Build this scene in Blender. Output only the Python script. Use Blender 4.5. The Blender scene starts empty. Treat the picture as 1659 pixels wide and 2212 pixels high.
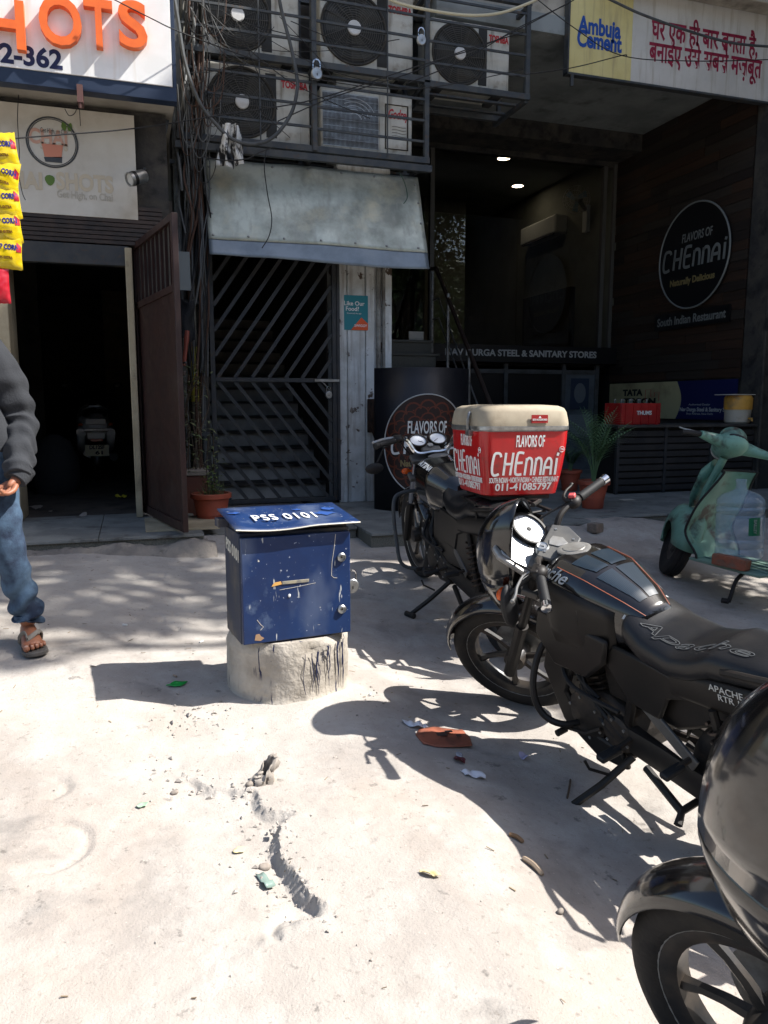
import bpy, bmesh, math, random
from mathutils import Vector, Matrix, noise
random.seed(7)
C0 = bpy.context.scene.collection
SC = bpy.context.scene
V = Vector
PI = math.pi
def rad(a): return math.radians(a)
def lin(c):
    c /= 255.0
    return c/12.92 if c <= .04045 else ((c+.055)/1.055)**2.4
def rgb(r, g, b): return (lin(r), lin(g), lin(b))
def sm(a, b, x):
    t = max(0., min(1., (x-a)/(b-a))); return t*t*(3-2*t)

# ------------------------------------------------------------------ camera, sky, sun, exposure
CAMH, PITCH, YAW = 1.4, rad(8), rad(18)
Fv = V((math.sin(YAW)*math.cos(PITCH), math.cos(YAW)*math.cos(PITCH), -math.sin(PITCH)))
Rv = V((math.cos(YAW), -math.sin(YAW), 0))
Uv = V((math.sin(YAW)*math.sin(PITCH), math.cos(YAW)*math.sin(PITCH), math.cos(PITCH)))
CP = V((0, 0, CAMH))
cd = bpy.data.cameras.new('camera'); cam = bpy.data.objects.new('camera', cd); C0.objects.link(cam)
cd.sensor_fit = 'VERTICAL'; cd.sensor_height = 34.6; cd.sensor_width = 25.95; cd.lens = 26.0
cd.clip_start = .02; cd.clip_end = 400
cam.matrix_world = Matrix(((Rv.x, Uv.x, -Fv.x, 0), (Rv.y, Uv.y, -Fv.y, 0), (Rv.z, Uv.z, -Fv.z, CAMH), (0, 0, 0, 1)))
SC.camera = cam
SUN_TO = V((.95, -.33, 1.2)).normalized()          # towards the sun
wd = bpy.data.worlds.new('World'); SC.world = wd; wd.use_nodes = True
wn = wd.node_tree.nodes; wl = wd.node_tree.links
sky = wn.new('ShaderNodeTexSky'); sky.sky_type = 'NISHITA'; sky.sun_disc = False
sky.sun_elevation = math.asin(SUN_TO.z); sky.sun_rotation = math.atan2(SUN_TO.x, SUN_TO.y)
sky.dust_density = 2.0; sky.air_density = 1.0
wl.new(sky.outputs[0], wn['Background'].inputs[0]); wn['Background'].inputs[1].default_value = .10
sl = bpy.data.lights.new('sun', 'SUN'); so = bpy.data.objects.new('sun', sl); C0.objects.link(so)
sl.energy = 4.6; sl.angle = rad(.55); sl.color = (1, .97, .925)
so.rotation_euler = SUN_TO.to_track_quat('Z', 'Y').to_euler(); so.location = (8, -3, 12)
vs = SC.view_settings
SC.display_settings.display_device = 'sRGB'
vs.view_transform = 'Standard'; vs.look = 'None'; vs.gamma = 1; vs.use_curve_mapping = False
vs.exposure = 1.15
SC.cycles.max_bounces = 8; SC.cycles.diffuse_bounces = 4; SC.cycles.glossy_bounces = 4
SC.cycles.transmission_bounces = 6; SC.cycles.transparent_max_bounces = 12
SC.cycles.caustics_reflective = False; SC.cycles.caustics_refractive = False

# ------------------------------------------------------------------ pixel helpers (photo shown 1659 x 2212)
def ray(px, py): return Fv + Rv*((px-829.5)/1662.) - Uv*((py-1106.)/1662.)
def oy(px, py, y): d = ray(px, py); return CP + d*(y/d.y)
def ox(px, py, x): d = ray(px, py); return CP + d*(x/d.x)
def oz(px, py, z): d = ray(px, py); return CP + d*((z-CAMH)/d.z)
def od(px, py, t): return CP + ray(px, py)*t
def hz(x, y):
    z = .05*max(-2., min(6.6, y))
    z -= .11*sm(.75, 1.5, x)*(1-sm(3.6, 5.4, y))
    z -= .07*sm(1.05, 1.75, x)*(1-sm(1.5, 2.7, y))
    z += .085*(1-sm(-.5, .5, x))*sm(2.2, 3.6, y)
    return z
def gp(px, py):
    d = ray(px, py); t = 3.
    for i in range(40):
        p = CP+d*t; t += (p.z-hz(p.x, p.y))/(-d.z+.05*d.y)*.7
    return CP+d*t

# ------------------------------------------------------------------ mesh builder
ORG = {}
class MB:
    def __init__(s): s.v = []; s.f = []; s.m = []; s.cur = 0
    def add(s, vs_, fs, M=None):
        o = len(s.v)
        s.v += [(M @ V(p)) if M else V(p) for p in vs_]
        s.f += [tuple(o+i for i in f) for f in fs]; s.m += [s.cur]*len(fs); return s
    def box(s, c, d, M=None):
        x, y, z = d[0]/2, d[1]/2, d[2]/2; cx, cy, cz = c
        vv = [(cx+i*x, cy+j*y, cz+k*z) for k in (-1, 1) for j in (-1, 1) for i in (-1, 1)]
        return s.add(vv, [(0, 2, 3, 1), (4, 5, 7, 6), (0, 1, 5, 4), (2, 6, 7, 3), (0, 4, 6, 2), (1, 3, 7, 5)], M)
    def bx(s, x0, x1, y0, y1, z0, z1, M=None):
        return s.box(((x0+x1)/2, (y0+y1)/2, (z0+z1)/2), (abs(x1-x0), abs(y1-y0), abs(z1-z0)), M)
    def bar(s, p, q, w, h, up=(0, 0, 1), M=None):
        p, q = V(p), V(q); d = (q-p); L = d.length
        if L < 1e-6: return s
        d /= L; u = V(up); r = d.cross(u)
        if r.length < 1e-4: r = d.cross(V((1, 0, 0)))
        r.normalize(); u = r.cross(d)
        vv = []
        for e in (p, q):
            vv += [e-r*w/2-u*h/2, e+r*w/2-u*h/2, e+r*w/2+u*h/2, e-r*w/2+u*h/2]
        return s.add(vv, [(3, 2, 1, 0), (4, 5, 6, 7), (0, 1, 5, 4), (1, 2, 6, 5), (2, 3, 7, 6), (3, 0, 4, 7)], M)
    def tube(s, pts, r, n=8, cap=True, closed=False, M=None, sx=1.0):
        pts = [V(p) for p in pts]; k = len(pts)
        rs = r if isinstance(r, (list, tuple)) else [r]*k
        t0 = (pts[1]-pts[0]).normalized()
        nrm = t0.orthogonal().normalized()
        vv = []; fs = []
        for i in range(k):
            if closed: t = pts[(i+1) % k]-pts[i-1]
            else: t = pts[min(i+1, k-1)]-pts[max(i-1, 0)]
            if t.length < 1e-9: t = t0
            t.normalize()
            nrm = nrm-t*nrm.dot(t)
            if nrm.length < 1e-6: nrm = t.orthogonal()
            nrm.normalize(); b = t.cross(nrm)
            for j in range(n):
                a = 2*PI*j/n
                vv.append(pts[i]+(nrm*math.cos(a)*sx+b*math.sin(a))*rs[i])
        kk = k if closed else k-1
        for i in range(kk):
            i2 = (i+1) % k
            for j in range(n):
                fs.append((i*n+j, i*n+(j+1) % n, i2*n+(j+1) % n, i2*n+j))
        if cap and not closed:
            fs.append(tuple(range(n-1, -1, -1))); fs.append(tuple((k-1)*n+j for j in range(n)))
        return s.add(vv, fs, M)
    def lathe(s, prof, n=24, M=None, a0=0, a1=2*PI, cap=True):
        full = abs(a1-a0-2*PI) < 1e-6; m = n if full else n+1
        vv = []; fs = []
        for (r, z) in prof:
            for j in range(m):
                a = a0+(a1-a0)*j/n; vv.append((r*math.cos(a), r*math.sin(a), z))
        for i in range(len(prof)-1):
            for j in range(n):
                j2 = (j+1) % m
                fs.append((i*m+j, i*m+j2, (i+1)*m+j2, (i+1)*m+j))
        if cap and full:
            if prof[0][0] > 1e-5: fs.append(tuple(range(m-1, -1, -1)))
            if prof[-1][0] > 1e-5: fs.append(tuple((len(prof)-1)*m+j for j in range(m)))
        return s.add(vv, fs, M)
    def ball(s, c, r, n=12, k=8, M=None):
        rx, ry, rz = r if isinstance(r, (tuple, list)) else (r, r, r)
        T = Matrix.Translation(V(c)) @ Matrix.Diagonal((rx, ry, rz, 1))
        if M: T = M @ T
        return s.lathe([(max(1e-6, math.sin(PI*i/k)), -math.cos(PI*i/k)) for i in range(k+1)], n, T, cap=False)
    def prism(s, poly, z0, z1, M=None):
        n = len(poly)
        a = sum(poly[i][0]*poly[(i+1) % n][1]-poly[(i+1) % n][0]*poly[i][1] for i in range(n))
        if a < 0: poly = poly[::-1]
        vv = [(x, y, z0) for x, y in poly]+[(x, y, z1) for x, y in poly]
        fs = [tuple(range(n-1, -1, -1)), tuple(range(n, 2*n))]
        fs += [(i, (i+1) % n, n+(i+1) % n, n+i) for i in range(n)]
        return s.add(vv, fs, M)
    def loft(s, rings, cap=True, closed=True, M=None):
        n = len(rings[0]); vv = [p for r in rings for p in r]; fs = []
        for i in range(len(rings)-1):
            for j in range(n if closed else n-1):
                j2 = (j+1) % n
                fs.append((i*n+j, i*n+j2, (i+1)*n+j2, (i+1)*n+j))
        if cap and closed:
            fs.append(tuple(range(n-1, -1, -1))); fs.append(tuple((len(rings)-1)*n+j for j in range(n)))
        return s.add(vv, fs, M)
    def grid(s, fn, nu, nv, M=None):
        vv = [fn(i/nu, j/nv) for j in range(nv+1) for i in range(nu+1)]
        fs = [(j*(nu+1)+i, j*(nu+1)+i+1, (j+1)*(nu+1)+i+1, (j+1)*(nu+1)+i) for j in range(nv) for i in range(nu)]
        return s.add(vv, fs, M)
    def mesh(s, me_, M=None):
        return s.add([v.co for v in me_.vertices], [tuple(p.vertices) for p in me_.polygons], M)
    def build(s, name, mats, parent=None, bevel=0, smooth=35, label=None, cat=None, group=None, kind=None, loc=None, solid=0, sub=0, fix=False):
        org = ORG.get(parent.name) if parent else (V(loc) if loc is not None else None)
        vv = [v-org for v in s.v] if org else s.v
        me = bpy.data.meshes.new(name); me.from_pydata([tuple(v) for v in vv], [], s.f)
        ms = mats if isinstance(mats, (list, tuple)) else [mats]
        for m in ms: me.materials.append(m)
        if len(ms) > 1: me.polygons.foreach_set('material_index', s.m)
        if fix:
            bm = bmesh.new(); bm.from_mesh(me); bmesh.ops.remove_doubles(bm, verts=bm.verts, dist=1e-5)
            bmesh.ops.recalc_face_normals(bm, faces=bm.faces); bm.to_mesh(me); bm.free()
        if smooth:
            me.polygons.foreach_set('use_smooth', [True]*len(me.polygons)); me.set_sharp_from_angle(angle=rad(smooth))
        o = bpy.data.objects.new(name, me); C0.objects.link(o)
        if parent: o.parent = parent
        elif org: o.location = org
        if org: ORG[o.name] = org
        if solid:
            md = o.modifiers.new('solid', 'SOLIDIFY'); md.thickness = solid; md.offset = 0
        if sub:
            md = o.modifiers.new('sub', 'SUBSURF'); md.levels = sub; md.render_levels = sub
        if bevel:
            md = o.modifiers.new('bev', 'BEVEL'); md.width = bevel; md.segments = 2; md.limit_method = 'ANGLE'; md.angle_limit = rad(40)
        tag(o, label, cat, group, kind)
        return o
def tag(o, label=None, cat=None, group=None, kind=None):
    if label: o['label'] = label
    if cat: o['category'] = cat
    if group: o['group'] = group
    if kind: o['kind'] = kind
    return o
def thing(name, label, cat, loc, group=None, rot=None, local=False):
    o = bpy.data.objects.new(name, None); C0.objects.link(o); o.location = loc; o.empty_display_size = .1
    if rot is not None: o.rotation_euler = rot
    if not local: ORG[o.name] = V(loc)
    return tag(o, label, cat, group)
def kids(o): return [c for c in C0.objects if c.parent == o]
def dup(root, loc, rz=0, label=None, scale=1):
    def cp(o, par):
        c = o.copy(); C0.objects.link(c)
        if par: c.parent = par
        if o.name in ORG: ORG[c.name] = ORG[o.name]
        for ch in list(o.children): cp(ch, c)
        return c
    r = cp(root, None); r.location = loc
    if rz: r.rotation_euler.z = rz
    if scale != 1: r.scale = (scale,)*3
    if label: r['label'] = label
    return r
def arcpts(c, r, a0, a1, n, plane='xz'):
    out = []
    for i in range(n+1):
        a = a0+(a1-a0)*i/n; u, w = r*math.cos(a), r*math.sin(a)
        out.append(V(c)+(V((u, 0, w)) if plane == 'xz' else V((u, w, 0)) if plane == 'xy' else V((0, u, w))))
    return out
def spline(pts, n=8):
    pts = [V(p) for p in pts]; out = []
    for i in range(len(pts)-1):
        p0, p1, p2, p3 = pts[max(i-1, 0)], pts[i], pts[i+1], pts[min(i+2, len(pts)-1)]
        for k in range(n):
            t = k/n
            out.append(.5*((2*p1)+(p2-p0)*t+(2*p0-5*p1+4*p2-p3)*t*t+(3*p1-p0-3*p2+p3)*t**3))
    out.append(pts[-1]); return out

# ------------------------------------------------------------------ materials
def mat(name, col, rough=.6, metal=0., col2=None, scale=6., lo=.4, hi=.62, bump=0., bscale=40., spec=.5,
        dirt=None, dscale=3., dlo=.5, dhi=.66, rvar=0., coat=0., stretch=None, detail=6., dust=None, dustamt=.7, alpha=1., trans=0., ior=1.45, streak=None):
    m = bpy.data.materials.new(name); m.use_nodes = True
    nt = m.node_tree; N = nt.nodes; L = nt.links; b = N['Principled BSDF']
    b.inputs['Base Color'].default_value = (*col, 1); b.inputs['Roughness'].default_value = rough
    b.inputs['Metallic'].default_value = metal; b.inputs['Specular IOR Level'].default_value = spec
    b.inputs['Coat Weight'].default_value = coat; b.inputs['Coat Roughness'].default_value = .08
    b.inputs['IOR'].default_value = ior
    if trans: b.inputs['Transmission Weight'].default_value = trans
    if alpha < 1: b.inputs['Alpha'].default_value = alpha
    if not (col2 or bump or dirt or rvar or dust or streak): return m
    tc = N.new('ShaderNodeTexCoord'); vec = tc.outputs['Object']
    if stretch:
        mp = N.new('ShaderNodeMapping'); mp.inputs['Scale'].default_value = stretch; L.new(vec, mp.inputs[0]); vec = mp.outputs[0]
    def nz(sc, lo_, hi_, v=None, dt=detail):
        n = N.new('ShaderNodeTexNoise'); n.inputs['Scale'].default_value = sc; n.inputs['Detail'].default_value = dt
        n.inputs['Roughness'].default_value = .62; L.new(v or vec, n.inputs['Vector'])
        r = N.new('ShaderNodeMapRange'); r.inputs[1].default_value = lo_; r.inputs[2].default_value = hi_; r.clamp = True
        L.new(n.outputs[0], r.inputs[0]); return r.outputs[0]
    def mix(fac, a, c):
        x = N.new('ShaderNodeMix'); x.data_type = 'RGBA'
        if hasattr(fac, 'is_linked'): L.new(fac, x.inputs[0])
        else: x.inputs[0].default_value = fac
        for k, q in ((6, a), (7, c)):
            if isinstance(q, tuple): x.inputs[k].default_value = (*q, 1)
            else: L.new(q, x.inputs[k])
        return x.outputs[2]
    cur = col
    if col2: cur = mix(nz(scale, lo, hi), cur, col2)
    if dirt: cur = mix(nz(dscale, dlo, dhi), cur, dirt)
    if streak:
        mp = N.new('ShaderNodeMapping'); mp.inputs['Scale'].default_value = (9, 9, .7); L.new(tc.outputs['Object'], mp.inputs[0])
        cur = mix(nz(1.6, .52, .72, mp.outputs[0]), cur, streak)
    if dust:
        g = N.new('ShaderNodeNewGeometry'); sx = N.new('ShaderNodeSeparateXYZ'); L.new(g.outputs['Normal'], sx.inputs[0])
        r = N.new('ShaderNodeMapRange'); r.inputs[1].default_value = -.2; r.inputs[2].default_value = 1.; r.inputs[4].default_value = dustamt; r.clamp = True
        L.new(sx.outputs[2], r.inputs[0])
        mm = N.new('ShaderNodeMath'); mm.operation = 'MULTIPLY'; L.new(r.outputs[0], mm.inputs[0]); L.new(nz(7., .3, .7), mm.inputs[1])
        cur = mix(mm.outputs[0], cur, dust)
        rr = N.new('ShaderNodeMapRange'); rr.inputs[3].default_value = rough; rr.inputs[4].default_value = .85; L.new(mm.outputs[0], rr.inputs[0])
        L.new(rr.outputs[0], b.inputs['Roughness'])
    if not isinstance(cur, tuple): L.new(cur, b.inputs['Base Color'])
    if rvar and not dust:
        r = N.new('ShaderNodeMapRange'); r.inputs[3].default_value = max(.02, rough-rvar); r.inputs[4].default_value = min(1, rough+rvar)
        L.new(nz(scale*1.7, .3, .7), r.inputs[0]); L.new(r.outputs[0], b.inputs['Roughness'])
    if bump:
        n = N.new('ShaderNodeTexNoise'); n.inputs['Scale'].default_value = bscale; n.inputs['Detail'].default_value = 8
        L.new(vec, n.inputs['Vector'])
        bp = N.new('ShaderNodeBump'); bp.inputs['Strength'].default_value = 1.; bp.inputs['Distance'].default_value = bump
        L.new(n.outputs[0], bp.inputs['Height']); L.new(bp.outputs[0], b.inputs['Normal'])
    return m
def emit(name, col, s):
    m = bpy.data.materials.new(name); m.use_nodes = True; b = m.node_tree.nodes['Principled BSDF']
    b.inputs['Base Color'].default_value = (0, 0, 0, 1); b.inputs['Emission Color'].default_value = (*col, 1); b.inputs['Emission Strength'].default_value = s
    return m
DUST = rgb(150, 135, 115)
M = dict(
    stone=mat('stone_slab', rgb(128, 130, 126), .75, col2=rgb(104, 106, 104), scale=3.5, dirt=rgb(74, 72, 68), dscale=5, dlo=.56, dhi=.7, bump=.002, bscale=90),
    granite=mat('granite_riser', rgb(112, 110, 100), .7, col2=rgb(84, 84, 78), scale=120, bump=.001, bscale=200),
    cement=mat('cement', rgb(140, 132, 122), .9, col2=rgb(112, 106, 100), scale=4, dirt=rgb(82, 78, 74), dscale=7, dlo=.58, dhi=.7, bump=.012, bscale=26),
    cream=mat('cream_plaster', rgb(176, 164, 138), .85, col2=rgb(150, 138, 114), scale=3, bump=.002, bscale=60, dirt=rgb(90, 84, 74), dscale=4, dlo=.58, dhi=.75),
    soffit=mat('soffit_plaster', rgb(176, 170, 158), .9, col2=rgb(150, 144, 132), scale=2.5, dirt=rgb(80, 74, 66), dscale=2.2, dlo=.56, dhi=.75),
    grime_shade=mat('grimy_wall_tread_shade', rgb(46, 46, 46), .9, col2=rgb(70, 66, 60), scale=3, dirt=rgb(26, 26, 27), dscale=5, bump=.006, bscale=30),  # real grime on walls; on the stair treads its dark tone stands for shade
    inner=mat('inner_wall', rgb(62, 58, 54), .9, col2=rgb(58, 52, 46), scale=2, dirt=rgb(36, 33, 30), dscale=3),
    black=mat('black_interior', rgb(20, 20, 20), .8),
    white_peel=mat('peeling_white_paint', rgb(214, 217, 215), .8, col2=rgb(190, 192, 188), scale=5, dirt=rgb(84, 70, 58), dscale=8, dlo=.61, dhi=.65, bump=.003, bscale=35, streak=rgb(150, 144, 134)),
    sign_white=mat('sign_white', rgb(234, 233, 230), .5, col2=rgb(222, 221, 217), scale=3, streak=rgb(214, 208, 198)),
    sign_navy=mat('sign_navy_edge', rgb(30, 44, 66), .5),
    orange=mat('orange_letter', rgb(232, 108, 42), .45, col2=rgb(222, 100, 40), scale=8),
    navy_txt=mat('navy_print', rgb(20, 26, 66), .5),
    faded_board=mat('faded_flex', rgb(196, 192, 182), .6, col2=rgb(184, 178, 166), scale=2.5, dirt=rgb(160, 150, 134), dscale=3, dlo=.55, dhi=.8),
    faded_pink=mat('faded_pink_print', rgb(190, 150, 132), .6), faded_grey=mat('faded_grey_print', rgb(172, 166, 152), .6),
    faded_tan=mat('faded_tan_print', rgb(186, 174, 152), .6), dark_print=mat('dark_print', rgb(62, 66, 70), .6), leaf_print=mat('leaf_print', rgb(84, 112, 46), .6),
    cup_print=mat('cup_print', rgb(196, 128, 104), .6),
    brown_door=mat('brown_painted_steel', rgb(52, 32, 28), .5, col2=rgb(43, 27, 25), scale=6, dirt=rgb(66, 52, 45), dscale=3, dlo=.56, dhi=.8, bump=.0012, bscale=14, rvar=.1),
    steel_dark=mat('dark_steel', rgb(44, 48, 52), .55, col2=rgb(58, 58, 58), scale=9, dirt=rgb(70, 56, 44), dscale=14, dlo=.6, dhi=.72),
    cage=mat('cage_paint', rgb(52, 58, 64), .6, col2=rgb(70, 72, 72), scale=10, dirt=rgb(84, 66, 50), dscale=16, dlo=.6, dhi=.7),
    ac_white=mat('ac_casing', rgb(196, 196, 188), .55, col2=rgb(178, 176, 166), scale=4, streak=rgb(130, 124, 112), dirt=rgb(140, 132, 118), dscale=6, dlo=.58, dhi=.75),
    ac_dark=mat('ac_grille', rgb(40, 40, 38), .6), ac_coil=mat('ac_coil', rgb(66, 62, 54), .6, col2=rgb(44, 42, 38), scale=20),
    ac_wire=mat('ac_wire', rgb(78, 76, 70), .5), ac_fan=mat('ac_fan', rgb(60, 58, 52), .5), ac_hub=mat('ac_badge', rgb(206, 206, 204), .45),
    red_print=mat('red_print', rgb(176, 40, 44), .5),
    awning=mat('awning_sheet', rgb(192, 198, 186), .5, metal=.35, col2=rgb(138, 142, 132), scale=2.2, dirt=rgb(196, 190, 164), dscale=3, dlo=.52, dhi=.75, rvar=.12, streak=rgb(158, 160, 150)),
    awning_lip=mat('awning_lip', rgb(128, 138, 146), .45, metal=.4, col2=rgb(110, 120, 128), scale=4),
    rivet=mat('rivet', rgb(150, 150, 146), .35, metal=.9),
    chrome=mat('chrome', rgb(200, 202, 205), .14, metal=1., rvar=.06, scale=20), alu=mat('aluminium', rgb(176, 178, 178), .38, metal=.9, col2=rgb(140, 140, 138), scale=15),
    cable=mat('black_cable', rgb(30, 30, 31), .6), cable_grey=mat('grey_cable', rgb(92, 94, 94), .6), cable_cream=mat('cream_cable', rgb(196, 188, 160), .6), cable_rust=mat('brown_cable', rgb(74, 52, 40), .7),
    glass=mat('window_glass', (1, 1, 1), .0, trans=1., ior=1.5),
    wood_dark=mat('dark_floor', rgb(40, 36, 32), .6),
    terracotta=mat('terracotta_plastic', rgb(166, 78, 54), .55, col2=rgb(146, 70, 52), scale=5, dust=DUST, dustamt=.35),
    leaf=mat('leaf', (.035, .085, .02), .5, col2=(.06, .12, .03), scale=5), leaf_dry=mat('dry_leaf', (.16, .17, .08), .6, col2=(.09, .13, .05), scale=8),
    palm=mat('palm_leaf', (.09, .18, .08), .42, col2=(.14, .24, .11), scale=4), bark=mat('bark', rgb(86, 72, 58), .9, col2=rgb(60, 50, 42), scale=8, bump=.01, bscale=20), soil=mat('soil', rgb(60, 46, 36), .95, bump=.01, bscale=40),
    white_paint=mat('white_print', rgb(226, 226, 222), .5), blue_print=mat('blue_print', rgb(24, 74, 156), .5), maroon=mat('maroon_print', rgb(142, 34, 62), .5),
    yellow_board=mat('yellow_board', rgb(214, 202, 142), .5, col2=rgb(204, 190, 128), scale=2, streak=rgb(176, 160, 118)),
    black_gloss=mat('black_sign', rgb(18, 18, 20), .4), silver_print=mat('silver_print', rgb(178, 180, 178), .4), brown_print=mat('brown_print', rgb(96, 44, 26), .5), gold_print=mat('gold_print', rgb(130, 116, 76), .5),
)
def _cloth(): return None
# ------------------------------------------------------------------ text
def text_mesh(s, size=1., bold=0., depth=0., shear=0., xs=1., align='CENTER', sp=1.):
    cu = bpy.data.curves.new('txt', 'FONT'); cu.body = s; cu.size = size; cu.offset = bold; cu.extrude = depth; cu.shear = shear
    cu.align_x = align; cu.align_y = 'CENTER'; cu.space_character = sp; cu.resolution_u = 4
    o = bpy.data.objects.new('txt', cu); C0.objects.link(o)
    dg = bpy.context.evaluated_depsgraph_get(); me = bpy.data.meshes.new_from_object(o.evaluated_get(dg))
    bpy.data.objects.remove(o); bpy.data.curves.remove(cu)
    if xs != 1:
        for v in me.vertices: v.co.x *= xs
    return me
def frame(o, u, v):      # matrix with local x along u, y along v, z = outward normal
    u = V(u).normalized(); v = V(v); v = (v-u*v.dot(u)).normalized(); n = u.cross(v)
    return Matrix(((u.x, v.x, n.x, o[0]), (u.y, v.y, n.y, o[1]), (u.z, v.z, n.z, o[2]), (0, 0, 0, 1)))
def text(s, name, m, Mx, parent, size, bold=0., depth=.0006, shear=0., xs=1., align='CENTER', sp=1., fn=None, fit=None, **k):
    me = text_mesh(s, size, bold, depth, shear, xs, align, sp)
    if fit:
        x0 = min(v.co.x for v in me.vertices); x1 = max(v.co.x for v in me.vertices); q = fit/(x1-x0)
        for v in me.vertices: v.co.x = (v.co.x-(x0+x1)/2)*q if align == 'CENTER' else (v.co.x-x0)*q
    b = MB()
    if fn: b.add([fn(v.co) for v in me.vertices], [tuple(p.vertices) for p in me.polygons])
    else: b.mesh(me, Mx)
    bpy.data.meshes.remove(me)
    return b.build(name, m, parent, smooth=0, **k)
# strokes: the tall rounded lettering of the restaurant's name, as ribbons with depth
def ribbon(b, pts, w, d=.0012, M=None, fn=None):
    pts = [V((p[0], p[1], 0)) for p in pts]; L = []; R_ = []
    for i, p in enumerate(pts):
        t = (pts[min(i+1, len(pts)-1)]-pts[max(i-1, 0)]).normalized(); n = V((-t.y, t.x, 0))
        ww = w*(.5 if not isinstance(w, (list, tuple)) else .5)
        L.append(p+n*ww); R_.append(p-n*ww)
    k = len(pts); vv = [(q.x, q.y, z) for z in (0, d) for q in L+R_]
    if fn: vv = [fn(V(q)) for q in vv]
    fs = []
    for i in range(k-1):
        fs += [(2*k+i, 3*k+i, 3*k+i+1, 2*k+i+1), (i, i+1, k+i+1, k+i), (i, 2*k+i, 2*k+i+1, i+1), (k+i, k+i+1, 3*k+i+1, 3*k+i)]
    fs += [(0, k, 3*k, 2*k), (k-1, 3*k-1, 4*k-1, 2*k-1)]
    b.add(vv, fs, M)
def sp2(pts, n=5): return [(p.x, p.y) for p in spline([(x, y, 0) for x, y in pts], n)]
def chennai_strokes():     # unit height, about 3.05 wide, centred
    S = []
    S.append(sp2([(.40, .80), (.36, .93), (.22, .97), (.10, .9), (.03, .55), (.02, .22), (.08, .05), (.2, .03), (.34, .08)]))
    S.append([(.55, .02), (.62, .98)]); S.append([(.86, .02), (.95, .98)]); S.append([(.58, .5), (.91, .5)])
    S.append(sp2([(1.44, .95), (1.28, .98), (1.16, .93), (1.10, .6), (1.08, .2), (1.12, .06), (1.24, .03), (1.38, .05)])); S.append([(1.09, .53), (1.4, .55)])
    for x in (1.53, 1.97): S.append([(x, .0), (x+.05, .74)]); S.append(sp2([(x+.04, .62), (x+.14, .74), (x+.26, .7), (x+.3, .55), (x+.3, .3), (x+.29, .0)]))
    S.append(sp2([(2.40, .0), (2.44, .45), (2.54, .68), (2.64, .72), (2.73, .6), (2.74, .3), (2.74, .0)])); S.append([(2.43, .32), (2.74, .32)])
    S.append([(2.95, .0), (2.98, .72)]); S.append([(3.0, .82), (3.03, .95)])
    return [[(x-1.5, y-.5) for x, y in s] for s in S]
def chennai(name, m, parent, Mx=None, fn=None, h=.2, w=.26, xs=.25, **k):
    b = MB()
    for s in chennai_strokes():
        ribbon(b, [(x*xs, y*h) for x, y in s], w*xs*.48, .0014, Mx, fn)
    return b.build(name, m, parent, smooth=0, **k)
# ================================================================== GROUND
LEDGE = [V((.06, 2.62, 0)), V((.16, 2.54, 0)), V((.22, 2.46, 0)), V((.33, 2.42, 0)), V((.345, 2.30, 0)), V((.42, 2.24, 0)), V((.36, 2.14, 0)), V((.355, 2.05, 0)), V((.37, 1.96, 0)), V((.40, 1.86, 0)), V((.43, 1.80, 0))]
def ledge_drop(x, y):
    if not (-.5 < x < .8 and 1.5 < y < 2.95): return 0.
    p = V((x+.02*noise.noise((x*14, y*14, 0))+.011*noise.noise((x*41, y*41, 2))+.004*noise.noise((x*110, y*110, 2)), y+.02*noise.noise((x*14, y*14, 5))+.011*noise.noise((x*41, y*41, 8)), 0)); best = 9; side = 0; bt = 0
    for i in range(len(LEDGE)-1):
        a, b = LEDGE[i], LEDGE[i+1]; ab = b-a; t = max(0, min(1, (p-a).dot(ab)/ab.length_squared)); q = a+ab*t
        d = (p-q).length
        if d < best: best = d; side = ab.x*(p.y-a.y)-ab.y*(p.x-a.x); bt = (i+t)/(len(LEDGE)-1)
    amp = .034*sm(0, .12, bt)*(1-sm(.92, 1., bt))*(.55+.45*sm(.25, .75, bt))*(1+.35*noise.noise((x*6, y*6, 2)))
    if side < 0: return -amp*math.exp(-best/.20)*(sm(0, .024, best)*.92+.08)
    return .012*amp/.05*math.exp(-best/.1)
ARCS = []
for px, py, r, a in ((330, 1335, .055, 1), (395, 1325, .05, 2), (345, 1300, .045, 1.5), (300, 1375, .07, 2.4), (375, 1290, .05, .5), (110, 1705, .05, 0), (150, 1420, .07, 3), (360, 1355, .06, 1), (335, 1240, .06, .8), (180, 1440, .06, 2.2), (95, 1830, .12, .3), (640, 2000, .06, 2)):
    p = gp(px, py); ARCS.append((p.x, p.y, r, a))
BUMPS = []
rb = random.Random(3)
for i in range(240):
    x, y = rb.uniform(-1.6, 2.2), rb.uniform(.9, 5.2)
    BUMPS.append((x, y, rb.uniform(.008, .03), rb.uniform(-.006, .006)))
CELL = {}
for q in BUMPS: CELL.setdefault((int(q[0]*4//1), int(q[1]*4//1)), []).append(q)
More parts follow.
